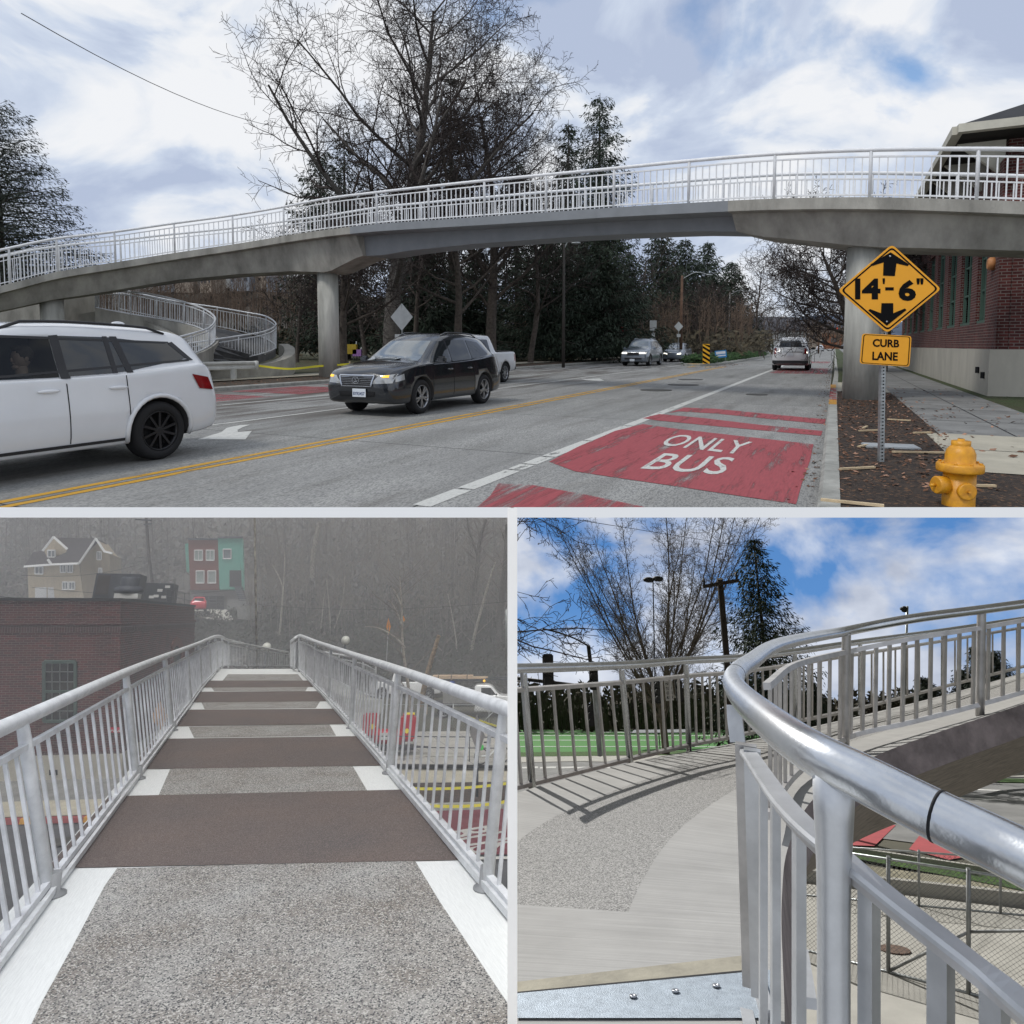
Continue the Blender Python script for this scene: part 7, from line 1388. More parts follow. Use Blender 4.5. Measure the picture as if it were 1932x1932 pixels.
# outer railing
oc = [(900, 1522, 1263, 5.2), (1005, 1494, 1261, 5.9), (1190, 1445, 1255, 7.2), (1300, 1418, 1246, 7.95), (1400, 1397, 1241, 8.7), (1500, 1372, 1229, 9.5), (1623, 1345, 1211, 10.4), (1779, 1304, 1190, 12.1), (1940, 1262, 1166, 13.4)]
ob = spl([U(x, y, d) for x, y, t_, d in oc], 6); ot = spl([U(x - (18 if x < 1250 else 6 if x < 1500 else 0), t_, d) for x, y, t_, d in oc], 6)
railing(RD, ob, ot, 0, nb=7, mats=[SIL, SIL3], pr=.034, hr=.043, bw=.022, gap=.17)
# inner railing, far side of the bend
ic = [(1447, 1562, 1236, 4.0), (1500, 1480, 1205, 5.3), (1594, 1408, 1191, 6.35), (1715, 1378, 1168, 6.5), (1849, 1342, 1150, 6.75), (1990, 1300, 1128, 7.1)]
ib = spl([U(x, y, d) for x, y, t_, d in ic], 6); it = spl([U(x + (3 if x > 1500 else 0), t_, d) for x, y, t_, d in ic], 6)
lo_ = [b.lerp(t_, .07) for b, t_ in zip(ib, it)]; mi_ = [b.lerp(t_, .82) for b, t_ in zip(ib, it)]
INR = bpy.data.objects.new('railing', None); link(INR); INR.parent = RD; KIDS.setdefault(RD.name, []).append(INR); MW[INR.name] = MW[RD.name]
HR = [U(x, y, d) for x, y, d in ((2030, 1668, .98), (1893, 1599, 1.08), (1770, 1540, 1.16), (1640, 1474, 1.25), (1526, 1415, 1.40), (1440, 1352, 1.75), (1398, 1312, 2.3), (1384, 1288, 2.75), (1390, 1270, 3.1), (1415, 1250, 3.6), (1477, 1214, 4.75), (1594, 1191, 6.35), (1722, 1167, 6.5), (1860, 1149, 6.75), (2000, 1130, 7.1))]
hp = spl(HR, 7); mb = MB(); mb.tube(hp, .043, 20, cap=True); mb.build('handrail', SIL, INR)
for px in (1766, 1388):
    mb = MB(); i = min(range(len(hp)), key=lambda k: abs(proj(hp[k])[0] - px) + (0 if dep(hp[k]) < 3.2 else 900)); a = hp[i]; t_ = (hp[i + 1] - hp[i - 1]).normalized(); mb.tube([a - t_ * .0025, a + t_ * .0025], .0437, 24); mb.build('handrail_joint', DARK, INR)
# infill of the far part
lb = MB()
for q in (lo_, mi_): lb.sweep(q, [(-.022, -.02), (.022, -.02), (.022, .02), (-.022, .02)], ups=UR)
lb.build('infill_rail', SIL3, INR)
for k, i in enumerate((12, 24)):
    b, t_ = ib[i], it[i]; up_ = (t_ - b).normalized(); sd = (ib[i + 1] - ib[i - 1]).normalized().cross(up_); mb = MB(); mb.tube(spl([b - up_ * .05, b.lerp(t_, .8) + sd * .0, b.lerp(t_, .92), t_ - up_ * .01], 4), .04, 10); mb.build('post', SIL3, INR)
for k in range(5):
    mb = MB()
    for j in range(5):
        x = k * 6 + 6 * (j + .5) / 5; a = int(x); f = x - a; mb.bar(lo_[a].lerp(lo_[a + 1], f), mi_[a].lerp(mi_[a + 1], f), .022, .034, up=(lo_[a + 1] - lo_[a]))
    mb.build('baluster_panel', SIL3, INR)
# infill beside the viewer
NR = [U(x, y, d) for x, y, d in ((2000, 1945, .99), (1893, 1856, 1.08), (1793, 1776, 1.15), (1684, 1691, 1.24), (1599, 1621, 1.33), (1526, 1560, 1.45), (1477, 1509, 1.62), (1440, 1458, 1.85), (1418, 1425, 2.1), (1406, 1412, 2.3))]
npth = spl(NR, 6); mb = MB(); mb.sweep(npth, [(-.026, -.004), (-.022, .004), (.022, .004), (.026, -.004), (.026, -.012), (-.026, -.012)], ups=UR); mb.build('infill_top_plate', SIL2, INR)
mb = MB(); mb.sweep([p - UR * .02 for p in npth], [(-.012, -.014), (.012, -.014), (.012, .008), (-.012, .008)], ups=UR); mb.build('infill_rail', SIL3, INR)
def nidx(px): return min(range(len(npth)), key=lambda k: abs(proj(npth[k])[0] - px))
for px, w_ in ((1438, .02), (1461, .02), (1507, .022), (1644, .024), (1768, .026), (1880, .026)):
    i = nidx(px); a = npth[i]; tg = (npth[min(i + 1, len(npth) - 1)] - npth[max(0, i - 1)]).normalized(); mb = MB(); mb.bar(a - UPV * .014, a - UPV * .95, w_, w_ * 1.3, up=tg); mb.build('baluster', SIL2, INR)
low_ = [p - UPV * .88 for p in npth]; mb = MB(); mb.sweep(low_, [(-.02, -.02), (.02, -.02), (.02, .02), (-.02, .02)], ups=UR); mb.build('bottom_rail', SIL2, INR)
i = min(range(len(hp)), key=lambda k: abs(proj(hp[k])[0] - 1566) + (0 if dep(hp[k]) < 3 else 900)); a = hp[i]; mb = MB()
P = [a - UPV * (x * .1) for x in range(13)]; mb.tube(P, [.040, .036, .0315, .030] + [.030] * 9, 20); mb.build('post', SIL2, INR)
# end frames where two rail lengths meet
k = 2.25 / F_
for (x0, x1, yt, yb, d, m_) in ((1388, 1426, 1404, 1862, 2.25, SIL3), (1404, 1434, 1414, 1880, 2.15, SIL2)):
    mb = MB(); a = U((x0 + x1) / 2, yt, d); b = U((x0 + x1) / 2 + 14, yb, d); mb.bar(b, a, (x1 - x0) / F_ * d, .02, up=FR.f); mb.build('end_frame', m_, INR)
mb = MB(); q = spl([U(1385, 1330, 2.9), U(1387, 1360, 2.85), U(1392, 1400, 2.8)], 4); mb.sweep(q, [(-.03, -.02), (.03, -.02), (.03, .02), (-.03, .02)], ups=FR.f); mb.build('end_frame', SIL2, INR)
mb = MB(); mb.bar(deckpt(1425, 1842) , deckpt(1450, 1925), .05, .04, up=UR); mb.bar(U(1512, 1800, 2.4), U(1526, 1893, 2.1), .05, .03, up=UR); mb.build('floor_channel', SIL2, INR)
# street and field below ------------------------------------------------------
RC = mat('sunlit_road', (.20, .20, .195), .9, var=.3, scale=.6, uv=True, detail=10); PV = mat('sunlit_pavement', (.38, .37, .335), .9, var=.2, scale=.9, uv=True, bump=.2); GRS = mat('bright_grass', (.045, .10, .012), .95, var=.6, scale=5, bump=1., bscale=60); TF = mat('sports_turf', (.05, .19, .03), .9, var=.15, scale=.5, uv=True)
mb = MB(); mb.add([FR.w(-120, 2, -HG - .03), FR.w(120, 2, -HG - .03), FR.w(120, 420, -HG - .03), FR.w(-120, 420, -HG - .03)], [(0, 1, 2, 3)]); mb.build('ground', mat('far_ground', (.09, .085, .06), .95, var=.4, scale=.2), kind='structure', uv=RUV)
def rsheet(name, pts, m, z=0., kind='structure'): mb = MB(); mb.add([Rg(x, y, HG - z) for x, y in pts], [list(range(len(pts)))]); return mb.build(name, m, kind=kind, uv=RUV)
rsheet('road', [(900, 1432), (1500, 1420), (2100, 1440), (2100, 1640), (1500, 1560), (900, 1640)], RC, .0)
rsheet('pavement', [(1400, 1640), (2100, 1740), (2100, 2500), (1200, 2500)], PV, .02); rsheet('grass_strip', [(1500, 1598), (1600, 1598), (1893, 1652), (2100, 1690), (2100, 1720), (1893, 1672), (1600, 1617), (1500, 1614)], GRS, .05)
rsheet('pavement_far', [(1480, 1612), (1893, 1668), (2100, 1695), (2100, 1745), (1893, 1700), (1480, 1636)], mat('path_concrete', (.26, .24, .17), .9, var=.3, scale=1, uv=True), .03)
mb = MB(); a, b = Rg(1480, 1660, HG), Rg(2100, 1732, HG); mb.bar(a + UR * .15, b + UR * .15, .25, .3, up=UR); mb.bar(Rg(1500, 1592, HG) + UR * .08, Rg(2100, 1685, HG) + UR * .08, .18, .16, up=UR); mb.build('kerb', PV, kind='structure')
RP2 = mat('sun_red_lane', (.36, .06, .065), .8, var=.15, scale=2)
for q in ([(1600, 1547), (1690, 1557), (1650, 1596), (1540, 1592)], [(1735, 1576), (1850, 1612), (1790, 1622), (1715, 1602)], [(1803, 1477), (1852, 1479), (1840, 1490), (1796, 1488)]): rsheet('red_lane_patch', q, RP2, .012)
for q in ([(1560, 1541), (1720, 1554), (1720, 1556.5), (1560, 1543.5)], [(1780, 1486), (1900, 1491), (1900, 1493), (1780, 1488)], [(1800, 1504), (1900, 1509), (1900, 1511), (1800, 1506)]): rsheet('lane_line', q, wht if False else mat('sun_white_line', (.6, .6, .58), .8, var=.1), .014)
rsheet('verge_far', [(1770, 1466), (2000, 1470), (2000, 1477), (1780, 1474)], GRS, .05); rsheet('pavement_across', [(1770, 1457), (2000, 1461), (2000, 1467), (1770, 1463)], PV, .05)
rsheet('pavement_left', [(900, 1425), (1280, 1422), (1420, 1430), (1300, 1442), (1100, 1436), (900, 1440)], PV, .03); rsheet('kerb_grass', [(900, 1420), (1300, 1416), (1300, 1424), (900, 1428)], GRS, .05)
rsheet('sports_field', [(900, 1377), (1440, 1377), (1440, 1424), (900, 1426)], TF, .04); mb = MB()
for y in (1381, 1387, 1396, 1408): mb.add([Rg(900, y, HG - .06), Rg(1440, y, HG - .06), Rg(1440, y + .7, HG - .06), Rg(900, y + .7, HG - .06)], [(0, 1, 2, 3)])
mb.build('field_marking', mat('field_white', (.6, .62, .6), .8, var=0), kind='structure')
mb = MB()
for k in range(6): rs0 = 985 + k * 34; mb.add([Rg(rs0, 1447 + k * 0, HG - .014), Rg(rs0 + 30, 1446, HG - .014), Rg(rs0 + 30, 1449, HG - .014), Rg(rs0, 1450, HG - .014)], [(0, 1, 2, 3)])
mb.build('crossing_marking', mat('crossing_white', (.5, .5, .48), .8, var=.2), kind='structure')
# chain link fence at the pavement
t = thing('chain_link_fence', 'grey chain link fence with diagonal braces below the big handrail', 'fence', Rg(1676, 1838)); fa = Rg(1430, 1775, HG); fc = Rg(1676, 1838, HG); fb_ = Rg(2080, 1945, HG); fa = fc + (fc - fb_) * .85
UV_ = UPV
chain(t, fa, fb_, 2.05, UPV, .085, .0028); mb = MB()
for z_ in (2.05, .04): mb.tube([fa + UPV * z_, fb_ + UPV * z_], .022, 6)
mb.build('rail', GALV, t)
for f in (0, 0, 1): pass
for q in (fa, fc, fc.lerp(fb_, .42), fb_): mb = MB(); mb.tube([q, q + UPV * 2.1], .035, 8); mb.build('post', mat('fence_post', (.27, .28, .28), .5, .6, var=.2), t)
mb = MB(); mb.tube([fc + UPV * .05, fc.lerp(fb_, .42) + UPV * 1.05], .022, 6); mb.tube([fc.lerp(fb_, .42) + UPV * 1.05, fb_ + UPV * 1.5], .022, 6); mb.build('brace', MATS['fence_post'], t)
t = thing('chain_link_fence', 'second chain link fence line beside the grass strip, further off', 'fence', Rg(1700, 1700)); fa2, fb2 = Rg(1500, 1690, HG), Rg(2060, 1742, HG); chain(t, fa2, fb2, 1.3, UPV, .11, .0035); mb = MB()
for z_ in (1.3, .04): mb.tube([fa2 + UPV * z_, fb2 + UPV * z_], .02, 6)
mb.build('rail', GALV, t)
for f in (.15, .45, .72): mb = MB(); q = fa2.lerp(fb2, f); mb.tube([q, q + UPV * 1.35], .028, 8); mb.build('post', MATS['fence_post'], t)
c = Rg(1688, 1792, HG - .03); mb = MB(); mb.lathe([(.28, 0), (.28, .015)], M=Matrix.Translation(c) @ UR.to_track_quat('Z', 'Y').to_matrix().to_4x4(), k=20); tag(mb.build('manhole_cover', mat('rusty_iron', (.13, .08, .055), .8, var=.5, scale=12)), 'rusty round cover in the pavement behind the big railing post', 'manhole cover')
t = thing('guard_rail', 'short grey guard rail with rounded end across the street at the right', 'guard rail', Rg(1850, 1475)); g_ = Rg(1862, 1478, HG); mb = MB(); mb.bar(g_ + UR * .62 - FR.r * 3.2, g_ + UR * .62, .08, .34, up=UR); mb.tube([g_ + UR * .62 - FR.f * .1, g_ + UR * .62 + FR.f * .1], .2, 12); mb.build('beam', GALV, t); mb = MB(); mb.bar(g_ - FR.r * .6, g_ + UR * .5 - FR.r * .6, .14, .14, up=FR.f); mb.build('support_post', GALV, t)
t = thing('approach_ramp', 'distant white railing of another ramp at the right under the bridge', 'ramp', Rg(1870, 1462)); bb = [U(1820, 1462, 36), U(1870, 1455, 38), U(1930, 1452, 39), U(1960, 1450, 40)]; bq = spl(bb, 6); tq = [p + UR * 1.0 for p in bq]; railing(t, bq, tq, 0, nb=8, mats=[SIL2, SIL2], pr=.03, hr=.035, bw=.02); mb = MB(); mb.sweep(bq, [(-.1, 0), (.3, 0), (.3, -.25), (-.1, -.25)], ups=UR); mb.build('ramp_slab', PV, t)
# trees, poles and signals ------------------------------------------------------
bare_tree('bare_tree', 'broad multi-stemmed bare tree spreading like a fan in front of the sports field', Rg(1256, 1424), 5.5, .38, 14, up=UR, kids=(17, 30, 10, 4), len=(3.3, .22, .36, .4), ang=(.38, .5, .6, .8), start=(.42, .12, .1, .1), conic=-.1, lift=(.0, .035, .05, .03), seg=(5, 10, 5, 3), wob=(.03, .045, .12, .18), rmin=.012, thin=.42, tip=.75, bark=mat('sun_bark', (.15, .125, .10), .95, var=.4, scale=4), twig=mat('sun_twig', (.15, .125, .105), .95, var=.3))
pb_ = U(1462, 1420, 46); conifer('conifer', 'tall shaggy dark fir rising behind the bend of the handrail', pb_, (U(1462, 1014, 46) - pb_).length, 5.0, 66, up=(UR * .8 + UPV * .4).normalized(), start=.05, dens=.95, gaps=.05, shape=.7, leaf=.42, droop=.55, m=mat('sun_needles', (.035, .06, .028), .85, var=.5, scale=.6, col2=(.007, .013, .008)))
for i, (x, yt, yb, d, w_, lb) in enumerate(((1757, 1280, 1345, 40, .9, 'small fir just right of the tall floodlight mast'), (1868, 1222, 1330, 45, 1.8, 'ragged fir behind the last railing post at the right'), (1545, 1290, 1380, 60, 1.6, 'small dark fir right of the tall shaggy fir'), (1830, 1265, 1330, 48, 1.3, 'small fir left of the ragged fir at the right'), (1903, 1230, 1330, 46, 2., 'fir cut by the right edge behind the railing'))):
    b = U(x, yb, d); conifer('conifer', lb, b, (U(x, yt, d) - b).length, w_, 70 + i, up=UR, leaf=.3, dens=.5, group='small firs beyond the ramp')
rnd = random.Random(31); mb = MB(); mb2 = MB()
for _ in range(900):
    x = rnd.uniform(930, 2000); d = rnd.uniform(110, 135); yt = 1300 if x < 1440 else 1332; y = rnd.uniform(yt + 3 + rnd.random() * 8, 1378); leaf_clump(mb, U(x, y, d), 2.6, 12, rnd, 1.1, UR, .8)
for _ in range(150):
    x = rnd.uniform(1440, 2000); d = rnd.uniform(100, 110); b = U(x, 1350, d); h_ = rnd.uniform(1.2, 3.2)
    for z_ in range(6): leaf_clump(mb2, b + UR * (h_ * z_ / 5 + .5), .8 * (1.05 - z_ / 6), 7, rnd, .55, UR, .5)
for _ in range(260):
    x = rnd.uniform(930, 1440); d = 104; b = U(x, 1376, d); h_ = rnd.uniform(3.5, 6.5); mb2.tube([b, b + UR * h_ * .5 + FR.r * rnd.gauss(0, .3), b + UR * h_ + FR.r * rnd.gauss(0, .5)], [.12, .09, .03], 3, cap=False)
mb.build('tree_line', mat('far_tree_line', (.085, .07, .05), .95, var=.7, scale=.15, col2=(.035, .04, .025)), kind='stuff'); mb2.build('tree_line_tops', MATS['far_tree_line'], kind='stuff')
DG = mat('signal_black', (.008, .009, .008), .6, var=0)
def pxpole(label, pts, r, m, arms=(), name='utility_pole', cat='utility pole'):
    P = [U(*p) for p in pts]; t = thing(name, label, cat, P[0]); mb = MB(); mb.tube(P, r, 8); mb.build('shaft', m, t)
    for a, b, w_ in arms: mb = MB(); mb.bar(U(*a), U(*b), w_, w_, up=UR); mb.build('crossarm', m, t)
    return t
DW = mat('dark_wood', (.035, .028, .022), .9, var=.3)
t = pxpole('dark wooden pole with one crossarm between the fan tree and the tall fir', [(1380, 1420, 30), (1371, 1240, 30), (1358, 1092, 30)], .14, DW, [((1326, 1107, 29.8), (1394, 1095, 29.8), .14)]); mb = MB()
for x, y in ((1329, 1104), (1390, 1093)): a = U(x, y, 29.8); mb.tube([a, a + UR * .3], .05, 6)
mb.build('insulator', DG, t)
def signal(label, x, y0, y1, d, grp='traffic signals at the junction'):
    k = d / F_; t = thing('traffic_light', label, 'traffic light', U(x, y1, d), grp); w_ = (y1 - y0) * .34; M = basis(U(x, (y0 + y1) / 2, d), RGT, UR); mb = MB(); mb.rbox((0, 0, 0), (w_ * k, (y1 - y0) * k, w_ * .6 * k), .04, M); mb.build('housing', DG, t); mb = MB()
    for j in (-1, 0, 1): mb.lathe([(w_ * .42 * k, 0), (w_ * .42 * k, w_ * .7 * k)], M=M @ Matrix.Translation((0, j * (y1 - y0) * .3 * k, w_ * .3 * k)), k=12)
    mb.build('visor', DG, t); return t
signal('black signal head under the birch twigs, left one of two above the railing', 1034, 1236, 1296, 24); signal('black signal head hanging from the mast arm, right one above the railing', 1120, 1252, 1300, 24); signal('small black signal beside the turn sign, left of it', 1240, 1286, 1325, 30); signal('small black signal right beside the turn sign', 1281, 1284, 1322, 30); signal('dark small signal low on the steel pole near the field', 1114, 1330, 1368, 34)
t = thing('signal_mast', 'dark mast with an arm sloping up to the left among the birch twigs', 'signal mast', U(1115, 1260, 24)); mb = MB(); mb.tube([U(1119, 1290, 24), U(1110, 1218, 24)], .07, 8); mb.build('pole', DG, t); mb = MB(); mb.tube(spl([U(1110, 1219, 24), U(1085, 1205, 24), U(1055, 1194, 24), U(1024, 1186, 24)], 4), .03, 6); mb.build('arm', DG, t)
t = thing('signal_mast', 'low dark signal arm running left behind the railing', 'signal mast', U(1060, 1290, 26)); mb = MB(); mb.tube([U(970, 1279, 26), U(1060, 1290, 26), U(1110, 1296, 26)], .07, 6); mb.build('arm', DG, t); mb = MB(); mb.tube([U(1122, 1300, 26), U(1132, 1425, 26)], .10, 8); mb.build('pole', GALV, t)
t = thing('turn_sign', 'narrow white sign reading no turn on red behind the railing', 'sign', U(1262, 1325, 29)); k = 29 / F_; M = basis(U(1262.5, 1303, 29), RGT, UPV) @ Matrix.Rotation(.1, 4, 'Z'); mb = MB(); mb.prism([(-7.5 * k, -19 * k), (7.5 * k, -19 * k), (7.5 * k, 19 * k), (-7.5 * k, 19 * k)], M, .02, 0)
for i, w_ in enumerate(('NO', 'TURN', 'ON', 'RED')): put_text(mb, w_, M @ Matrix.Translation((0, (13 - i * 8.6) * k, 0)), 11 * k, 5.2 * k, 1, z=.006)
mb.build('panel', [HW[0], SGB], t)
t = thing('floodlight_mast', 'thin mast with a cluster of floodlights above the handrail', 'floodlight', U(1711, 1340, 70)); mb = MB(); mb.tube([U(1706, 1345, 70), U(1712, 1144, 70)], .12, 6); mb.build('mast', GALV, t); mb = MB()
for dx, dy in ((-5, 2), (-9, 4), (-6, 7)): mb.ball(tuple(U(1712 + dx, 1145 + dy, 70)), (.3, .25, .18), 8, 6)
mb.build('floodlight_head', DG, t)
t = thing('street_lamp', 'arm lamp at the top of a hidden pole inside the fan tree', 'street lamp', U(1230, 1120, 40)); mb = MB(); mb.tube([U(1236, 1300, 40), U(1232, 1096, 40)], .035, 6); mb.build('pole', DG, t); mb = MB(); mb.ball(tuple(U(1224, 1094, 40)), (.35, .2, .16), 10, 6); mb.ball(tuple(U(1241, 1092, 40)), (.35, .2, .16), 10, 6); mb.build('lamp_head', DG, t)
mb = MB(); mb.tube([U(960, 960, 20).lerp(U(1460, 1040, 45), k / 8) for k in range(9)], .012, 3); tag(mb.build('power_line', DARK), 'faint wire crossing the upper sky above the fan tree', 'wire')
t = thing('dugout_shelter', 'low flat dugout shelter at the edge of the green field', 'shelter', Rg(1235, 1410)); a = Rg(1190, 1416, HG); b = Rg(1300, 1414, HG); mb = MB(); mb.hexa([a + UR * 1.5, b + UR * 1.5, b + UR * 1.7 + FR.f * 2.5, a + UR * 1.7 + FR.f * 2.5, a + UR * 1.58, b + UR * 1.58, b + UR * 1.78 + FR.f * 2.5, a + UR * 1.78 + FR.f * 2.5]); mb.build('roof', mat('shelter_roof', (.22, .23, .24), .6, var=.1), t); mb = MB()
for f in (0, .5, 1): q = a.lerp(b, f); mb.tube([q, q + UR * 1.55], .05, 6)
mb.build('post', DG, t)
# birch twigs from the left, near the viewer
TB = mat('birch_twig', (.035, .025, .022), .9, var=.3)
t = thing('birch_branches', 'wiry dark birch twigs reaching in from the left across the blue sky', 'tree', U(940, 1300, 5)); mb = MB(); rnd = random.Random(19); P = dict(seg=(9, 8, 6, 4), wob=(.12, .17, .22, .25), lift=(.0, -.01, -.02, -.03), kids=(6, 4, 3), start=(.15, .1, .1), ang=(.6, .7, .8), len=(.5, .45, .4), conic=.3, thin=.5, rmin=.004, lv=3)
for (x, y, d, dx, dy, L_, r) in ((905, 1190, 5, 1, .12, 1.0, .008), (900, 1080, 5.2, .7, .9, .8, .008), (900, 1170, 4.8, .6, .85, 1.2, .009), (905, 1185, 4.8, 1, -.25, 1.2, .007), (900, 1130, 5.5, 1, -.6, .9, .006), (930, 950, 5, .5, -.2, .7, .006), (900, 1235, 5.5, 1, -.1, .9, .006)):
    grow(mb, U(x, y, d * 1.9), (RGT * dx + UR * dy).normalized(), L_ * 1.9, r * 1.8, 0, rnd, P, UR)
mb.m = [0] * len(mb.m); mb.build('twigs', TB, t)
# sky over the ramp
ms = bpy.data.materials.new('blue_sky'); ms.use_nodes = True; nt = ms.node_tree; nt.nodes.remove(nt.nodes['Principled BSDF']); em = nt.nodes.new('ShaderNodeEmission'); nt.links.new(em.outputs[0], nt.nodes['Material Output'].inputs[0]); tc = nt.nodes.new('ShaderNodeTexCoord'); sx = nt.nodes.new('ShaderNodeSeparateXYZ'); nt.links.new(tc.outputs['UV'], sx.inputs[0])
mp = nt.nodes.new('ShaderNodeMapping'); mp.inputs['Scale'].default_value = (1, 1.5, 1); mp.inputs['Location'].default_value = (7.9, 4.3, 0); nt.links.new(tc.outputs['UV'], mp.inputs[0]); n1 = _n(nt, 'ShaderNodeTexNoise'); n1.inputs['Scale'].default_value = 4.6; n1.inputs['Detail'].default_value = 9; n1.inputs['Roughness'].default_value = .52; n1.inputs['Distortion'].default_value = .3; nt.links.new(mp.outputs[0], n1.inputs[0])
gr = ramp(nt, sx.outputs[1], [(.0, (.26, .46, .78)), (.12, (.11, .28, .62)), (.5, (.045, .15, .42))])
el = nt.nodes.new('ShaderNodeMapRange'); el.inputs[1].default_value = .02; el.inputs[2].default_value = .24; el.inputs[3].default_value = .12; el.inputs[4].default_value = -.02; nt.links.new(sx.outputs[1], el.inputs[0])
ad = nt.nodes.new('ShaderNodeMath'); ad.operation = 'ADD'; nt.links.new(n1.outputs[0], ad.inputs[0]); nt.links.new(el.outputs[0], ad.inputs[1]); cov = ramp(nt, ad.outputs[0], [(.47, (0, 0, 0)), (.60, (1, 1, 1))])
n2 = _n(nt, 'ShaderNodeTexNoise'); n2.inputs['Scale'].default_value = 9; n2.inputs['Detail'].default_value = 10; nt.links.new(mp.outputs[0], n2.inputs[0]); cl = ramp(nt, n2.outputs[0], [(.3, (.38, .43, .55)), (.5, (.60, .65, .76)), (.7, (.80, .84, .92))])
nt.links.new(mixc(nt, cov, gr, cl), em.inputs[0]); em.inputs[1].default_value = 1.
mb = MB(); na, ne = 40, 20; sk_uv = []
for j in range(ne + 1):
    for i in range(na + 1):
        az = math.radians(-60 + 110 * i / na); e_ = math.radians(-6 + 50 * j / ne); mb.v.append(EYE + (FR.f * math.cos(az) * math.cos(e_) + FR.r * math.sin(az) * math.cos(e_) + UR * math.sin(e_)) * 400); sk_uv.append((az, e_))
for j in range(ne):
    for i in range(na): k = j * (na + 1) + i; mb.f.append([k, k + na + 1, k + na + 2, k + 1]); mb.m.append(0); mb.sm.append(True)
o = mb.build('sky', ms, kind='structure'); l = o.data.uv_layers.new(name='UVMap')
for p in o.data.polygons:
    for li in p.loop_indices: l.data[li].uv = sk_uv[o.data.loops[li].vertex_index]
# ================================================================== cuts between the places, light, camera
def clip_set(col, planes):
    # planes: (point, normal) keep the side the normal points to
    for o in list(COL[col].objects):
        if o.type != 'MESH' or not o.data.vertices: continue
        M = o.matrix_world if False else MWF(o); bad = []
        for co, no in planes:
            if any((M @ v.co - co).dot(no) < -1e-4 for v in o.data.vertices): bad.append((co, no))
        if not bad: continue
        if o.data.users > 1: o.data = o.data.copy()
        bm = bmesh.new(); bm.from_mesh(o.data); Mi = M.inverted(); Rt = M.to_3x3().transposed()
        for co, no in bad:
            g_ = bm.verts[:] + bm.edges[:] + bm.faces[:]
            r = bmesh.ops.bisect_plane(bm, geom=g_, plane_co=Mi @ co, plane_no=(Rt @ no), clear_inner=True, dist=1e-5)
            if o.get('fill') or o.name.startswith('haze') or o.get('solid'):
                ed = [e for e in r['geom_cut'] if isinstance(e, bmesh.types.BMEdge)]
                if ed: bmesh.ops.holes_fill(bm, edges=ed, sides=0)
        bm.to_mesh(o.data); bm.free()
        if not o.data.polygons:
            bpy.data.objects.remove(o)
def MWF(o):
    M = o.matrix_basis.copy(); p = o
    while p.parent: p = p.parent; M = p.matrix_basis @ M
    return M
midn = (ray(0, 957).cross(ray(1932, 957))).normalized(); midn = midn if midn.z > 0 else -midn
low = (ray(0, 976.5).cross(ray(1932, 976.5))).normalized(); low = low if low.z > 0 else -low
clip_set('street', [(EYE, midn)])
clip_set('deck_view', [(EYE, -low), (EYE + RGT * ((957 - CX) / F_ * 2.2), V((-1, 0, 0)))])
clip_set('ramp_view', [(EYE, -low), (EYE + RGT * ((976.3 - CX) / F_ * 2.2), V((1, 0, 0)))])
# the wall between the two lower places
CUR[0] = 'street'; mb = MB(); xl = (957.5 - CX) / F_ * 2.2; xr = (976 - CX) / F_ * 2.2
pts = [ray(966, 958) * 2.2, ray(966, 2300) * 2.2, ray(966, 2300) * 260, ray(966, 1400) * 500, V((0, 500 , -SLT - H - .01)), V((0, EDGE_Y + .02, -SLT - H - .01))]
pp = [EYE + V((0, p.y, p.z)) for p in pts]; n = len(pp)
mb.add([p + V((xl, 0, 0)) for p in pp] + [p + V((xr, 0, 0)) for p in pp], [list(range(n)), list(range(n, 2 * n))[::-1]] + [(i, n + i, n + (i + 1) % n, (i + 1) % n) for i in range(n)]); mb.build('partition_wall', SLAB, kind='structure')
# empties that lost everything to the cuts
for c in COL.values():
    for _ in range(3):
        par = set(o.parent.name for o in c.objects if o.parent)
        for o in list(c.objects):
            if o.type == 'EMPTY' and o.name not in par: bpy.data.objects.remove(o)
# world
w = bpy.data.worlds.new('World'); sc.world = w; w.use_nodes = True; nt = w.node_tree; bg = nt.nodes['Background']
ELV, ROT = 48, 200
sk = nt.nodes.new('ShaderNodeTexSky'); sk.sky_type = 'NISHITA'; sk.sun_disc = False; sk.sun_elevation = math.radians(ELV); sk.sun_rotation = math.radians(ROT)
tc = nt.nodes.new('ShaderNodeTexCoord'); sx = nt.nodes.new('ShaderNodeSeparateXYZ'); nt.links.new(tc.outputs['Generated'], sx.inputs[0])
mp = nt.nodes.new('ShaderNodeMapping'); mp.inputs['Scale'].default_value = (1, 1, 1.5); mp.inputs['Location'].default_value = (.35, .1, .2); nt.links.new(tc.outputs['Generated'], mp.inputs[0])
n1 = _n(nt, 'ShaderNodeTexNoise'); n1.inputs['Scale'].default_value = 3.2; n1.inputs['Detail'].default_value = 10; n1.inputs['Roughness'].default_value = .52; n1.inputs['Distortion'].default_value = .25; nt.links.new(mp.outputs[0], n1.inputs[0])
n2 = _n(nt, 'ShaderNodeTexNoise'); n2.inputs['Scale'].default_value = 4.6; n2.inputs['Detail'].default_value = 12; n2.inputs['Roughness'].default_value = .52; n2.inputs['Distortion'].default_value = .5; nt.links.new(mp.outputs[0], n2.inputs[0])
cl = ramp(nt, n2.outputs[0], [(.40, (3.1, 3.6, 4.7)), (.48, (4.1, 4.6, 5.5)), (.52, (5.1, 5.4, 5.9)), (.58, (5.9, 6.0, 6.2))])
for e in cl.node.color_ramp.elements: pass
cov = ramp(nt, n1.outputs[0], [(.29, (0, 0, 0)), (.39, (1, 1, 1))])
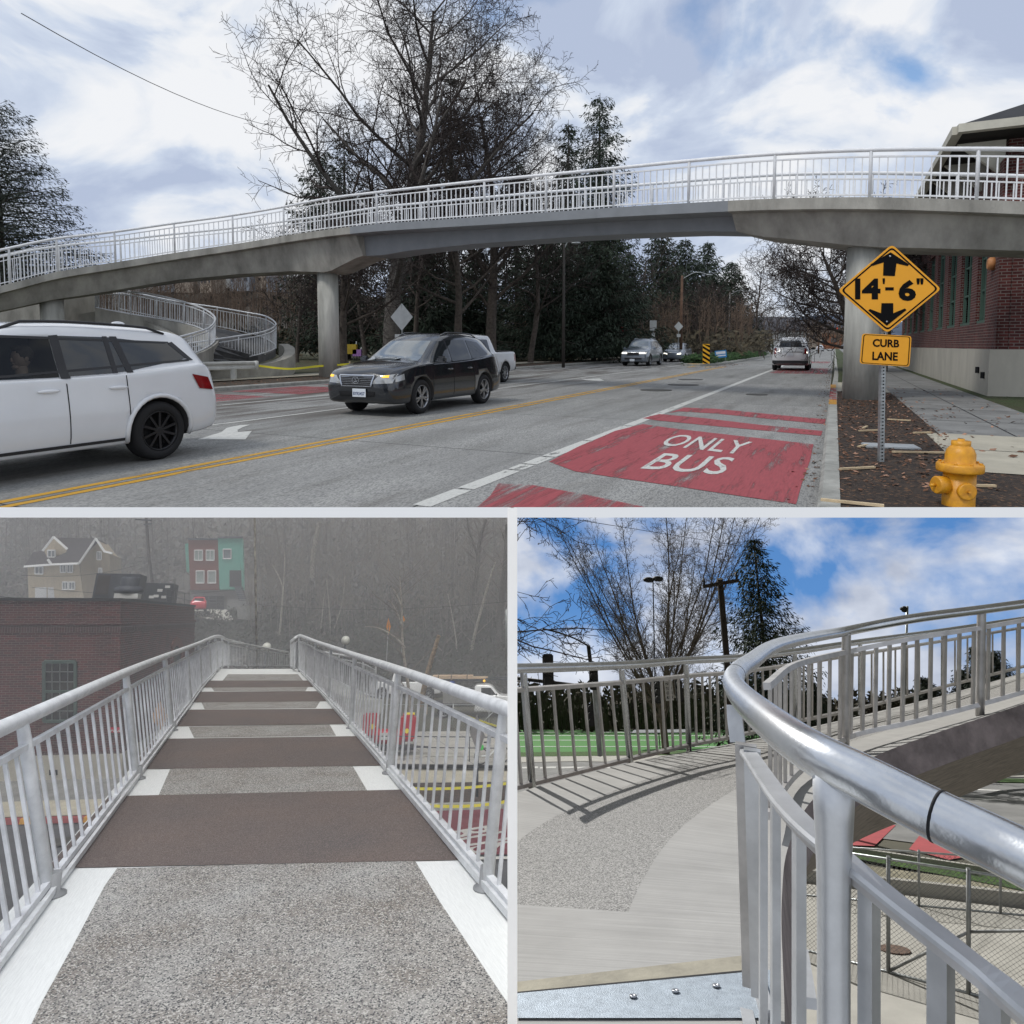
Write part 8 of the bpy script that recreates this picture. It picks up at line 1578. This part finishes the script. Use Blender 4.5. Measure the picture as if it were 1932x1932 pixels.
skl = nt.nodes.new('ShaderNodeMix'); skl.data_type = 'RGBA'; skl.blend_type = 'MULTIPLY'; skl.inputs[0].default_value = 1; nt.links.new(sk.outputs[0], skl.inputs[6]); skl.inputs[7].default_value = (.95, 1.0, 1.05, 1)
out = mixc(nt, cov, skl.outputs[2], cl)
lowf = nt.nodes.new('ShaderNodeMapRange'); lowf.inputs[1].default_value = -.04; lowf.inputs[2].default_value = .0; nt.links.new(sx.outputs[2], lowf.inputs[0])
out = mixc(nt, lowf.outputs[0], (4.6, 4.8, 5.1), out)
nt.links.new(out, bg.inputs[0]); bg.inputs[1].default_value = .15
def sun(name, d, e, ang, col, target):
    L = bpy.data.lights.new(name, 'SUN'); L.energy = e; L.angle = math.radians(ang); L.color = col; o = bpy.data.objects.new(name, L); sc.collection.objects.link(o)
    o.rotation_euler = (-V(d)).to_track_quat('-Z', 'Y').to_euler(); o.location = V(d) * 30
    if target: o.light_linking.receiver_collection = COL[target]; o.light_linking.blocker_collection = COL[target]
    return o
a = math.radians(ROT); 
sun('overcast_sun', V((-.5, -.35, .8)), 1.5, 12, (1, .97, .93), 'street')
sun('mist_sun', FB.u * .8 - FB.f * .5 - FB.r * .15, 3.0, 30, (1, .99, .97), 'deck_view') if 'FB' in globals() else None
sun('clear_sun', FR.u * .48 - RGT * .38 + FWD * .79, 5., .5, (1, .975, .94), 'ramp_view') if 'FR' in globals() else None
cam = bpy.data.cameras.new('Camera'); co = bpy.data.objects.new('Camera', cam); sc.collection.objects.link(co); sc.camera = co
co.location = EYE; co.rotation_euler = FWD.to_track_quat('-Z', 'Y').to_euler(); cam.sensor_width = 36; cam.lens = 36 * F_ / 1932; cam.shift_y = -(966 - CY) / 1932; cam.clip_end = 4000; cam.clip_start = .05
vs = sc.view_settings; vs.view_transform = 'Standard'; vs.look = 'None'; vs.exposure = 0; vs.gamma = 1
sc.cycles.max_bounces = 6; sc.cycles.transparent_max_bounces = 12; sc.cycles.volume_bounces = 2; sc.cycles.sample_clamp_indirect = 6; sc.cycles.caustics_reflective = False; sc.cycles.caustics_refractive = False
sc.cycles.volume_step_rate = 2.; sc.cycles.volume_max_steps = 128
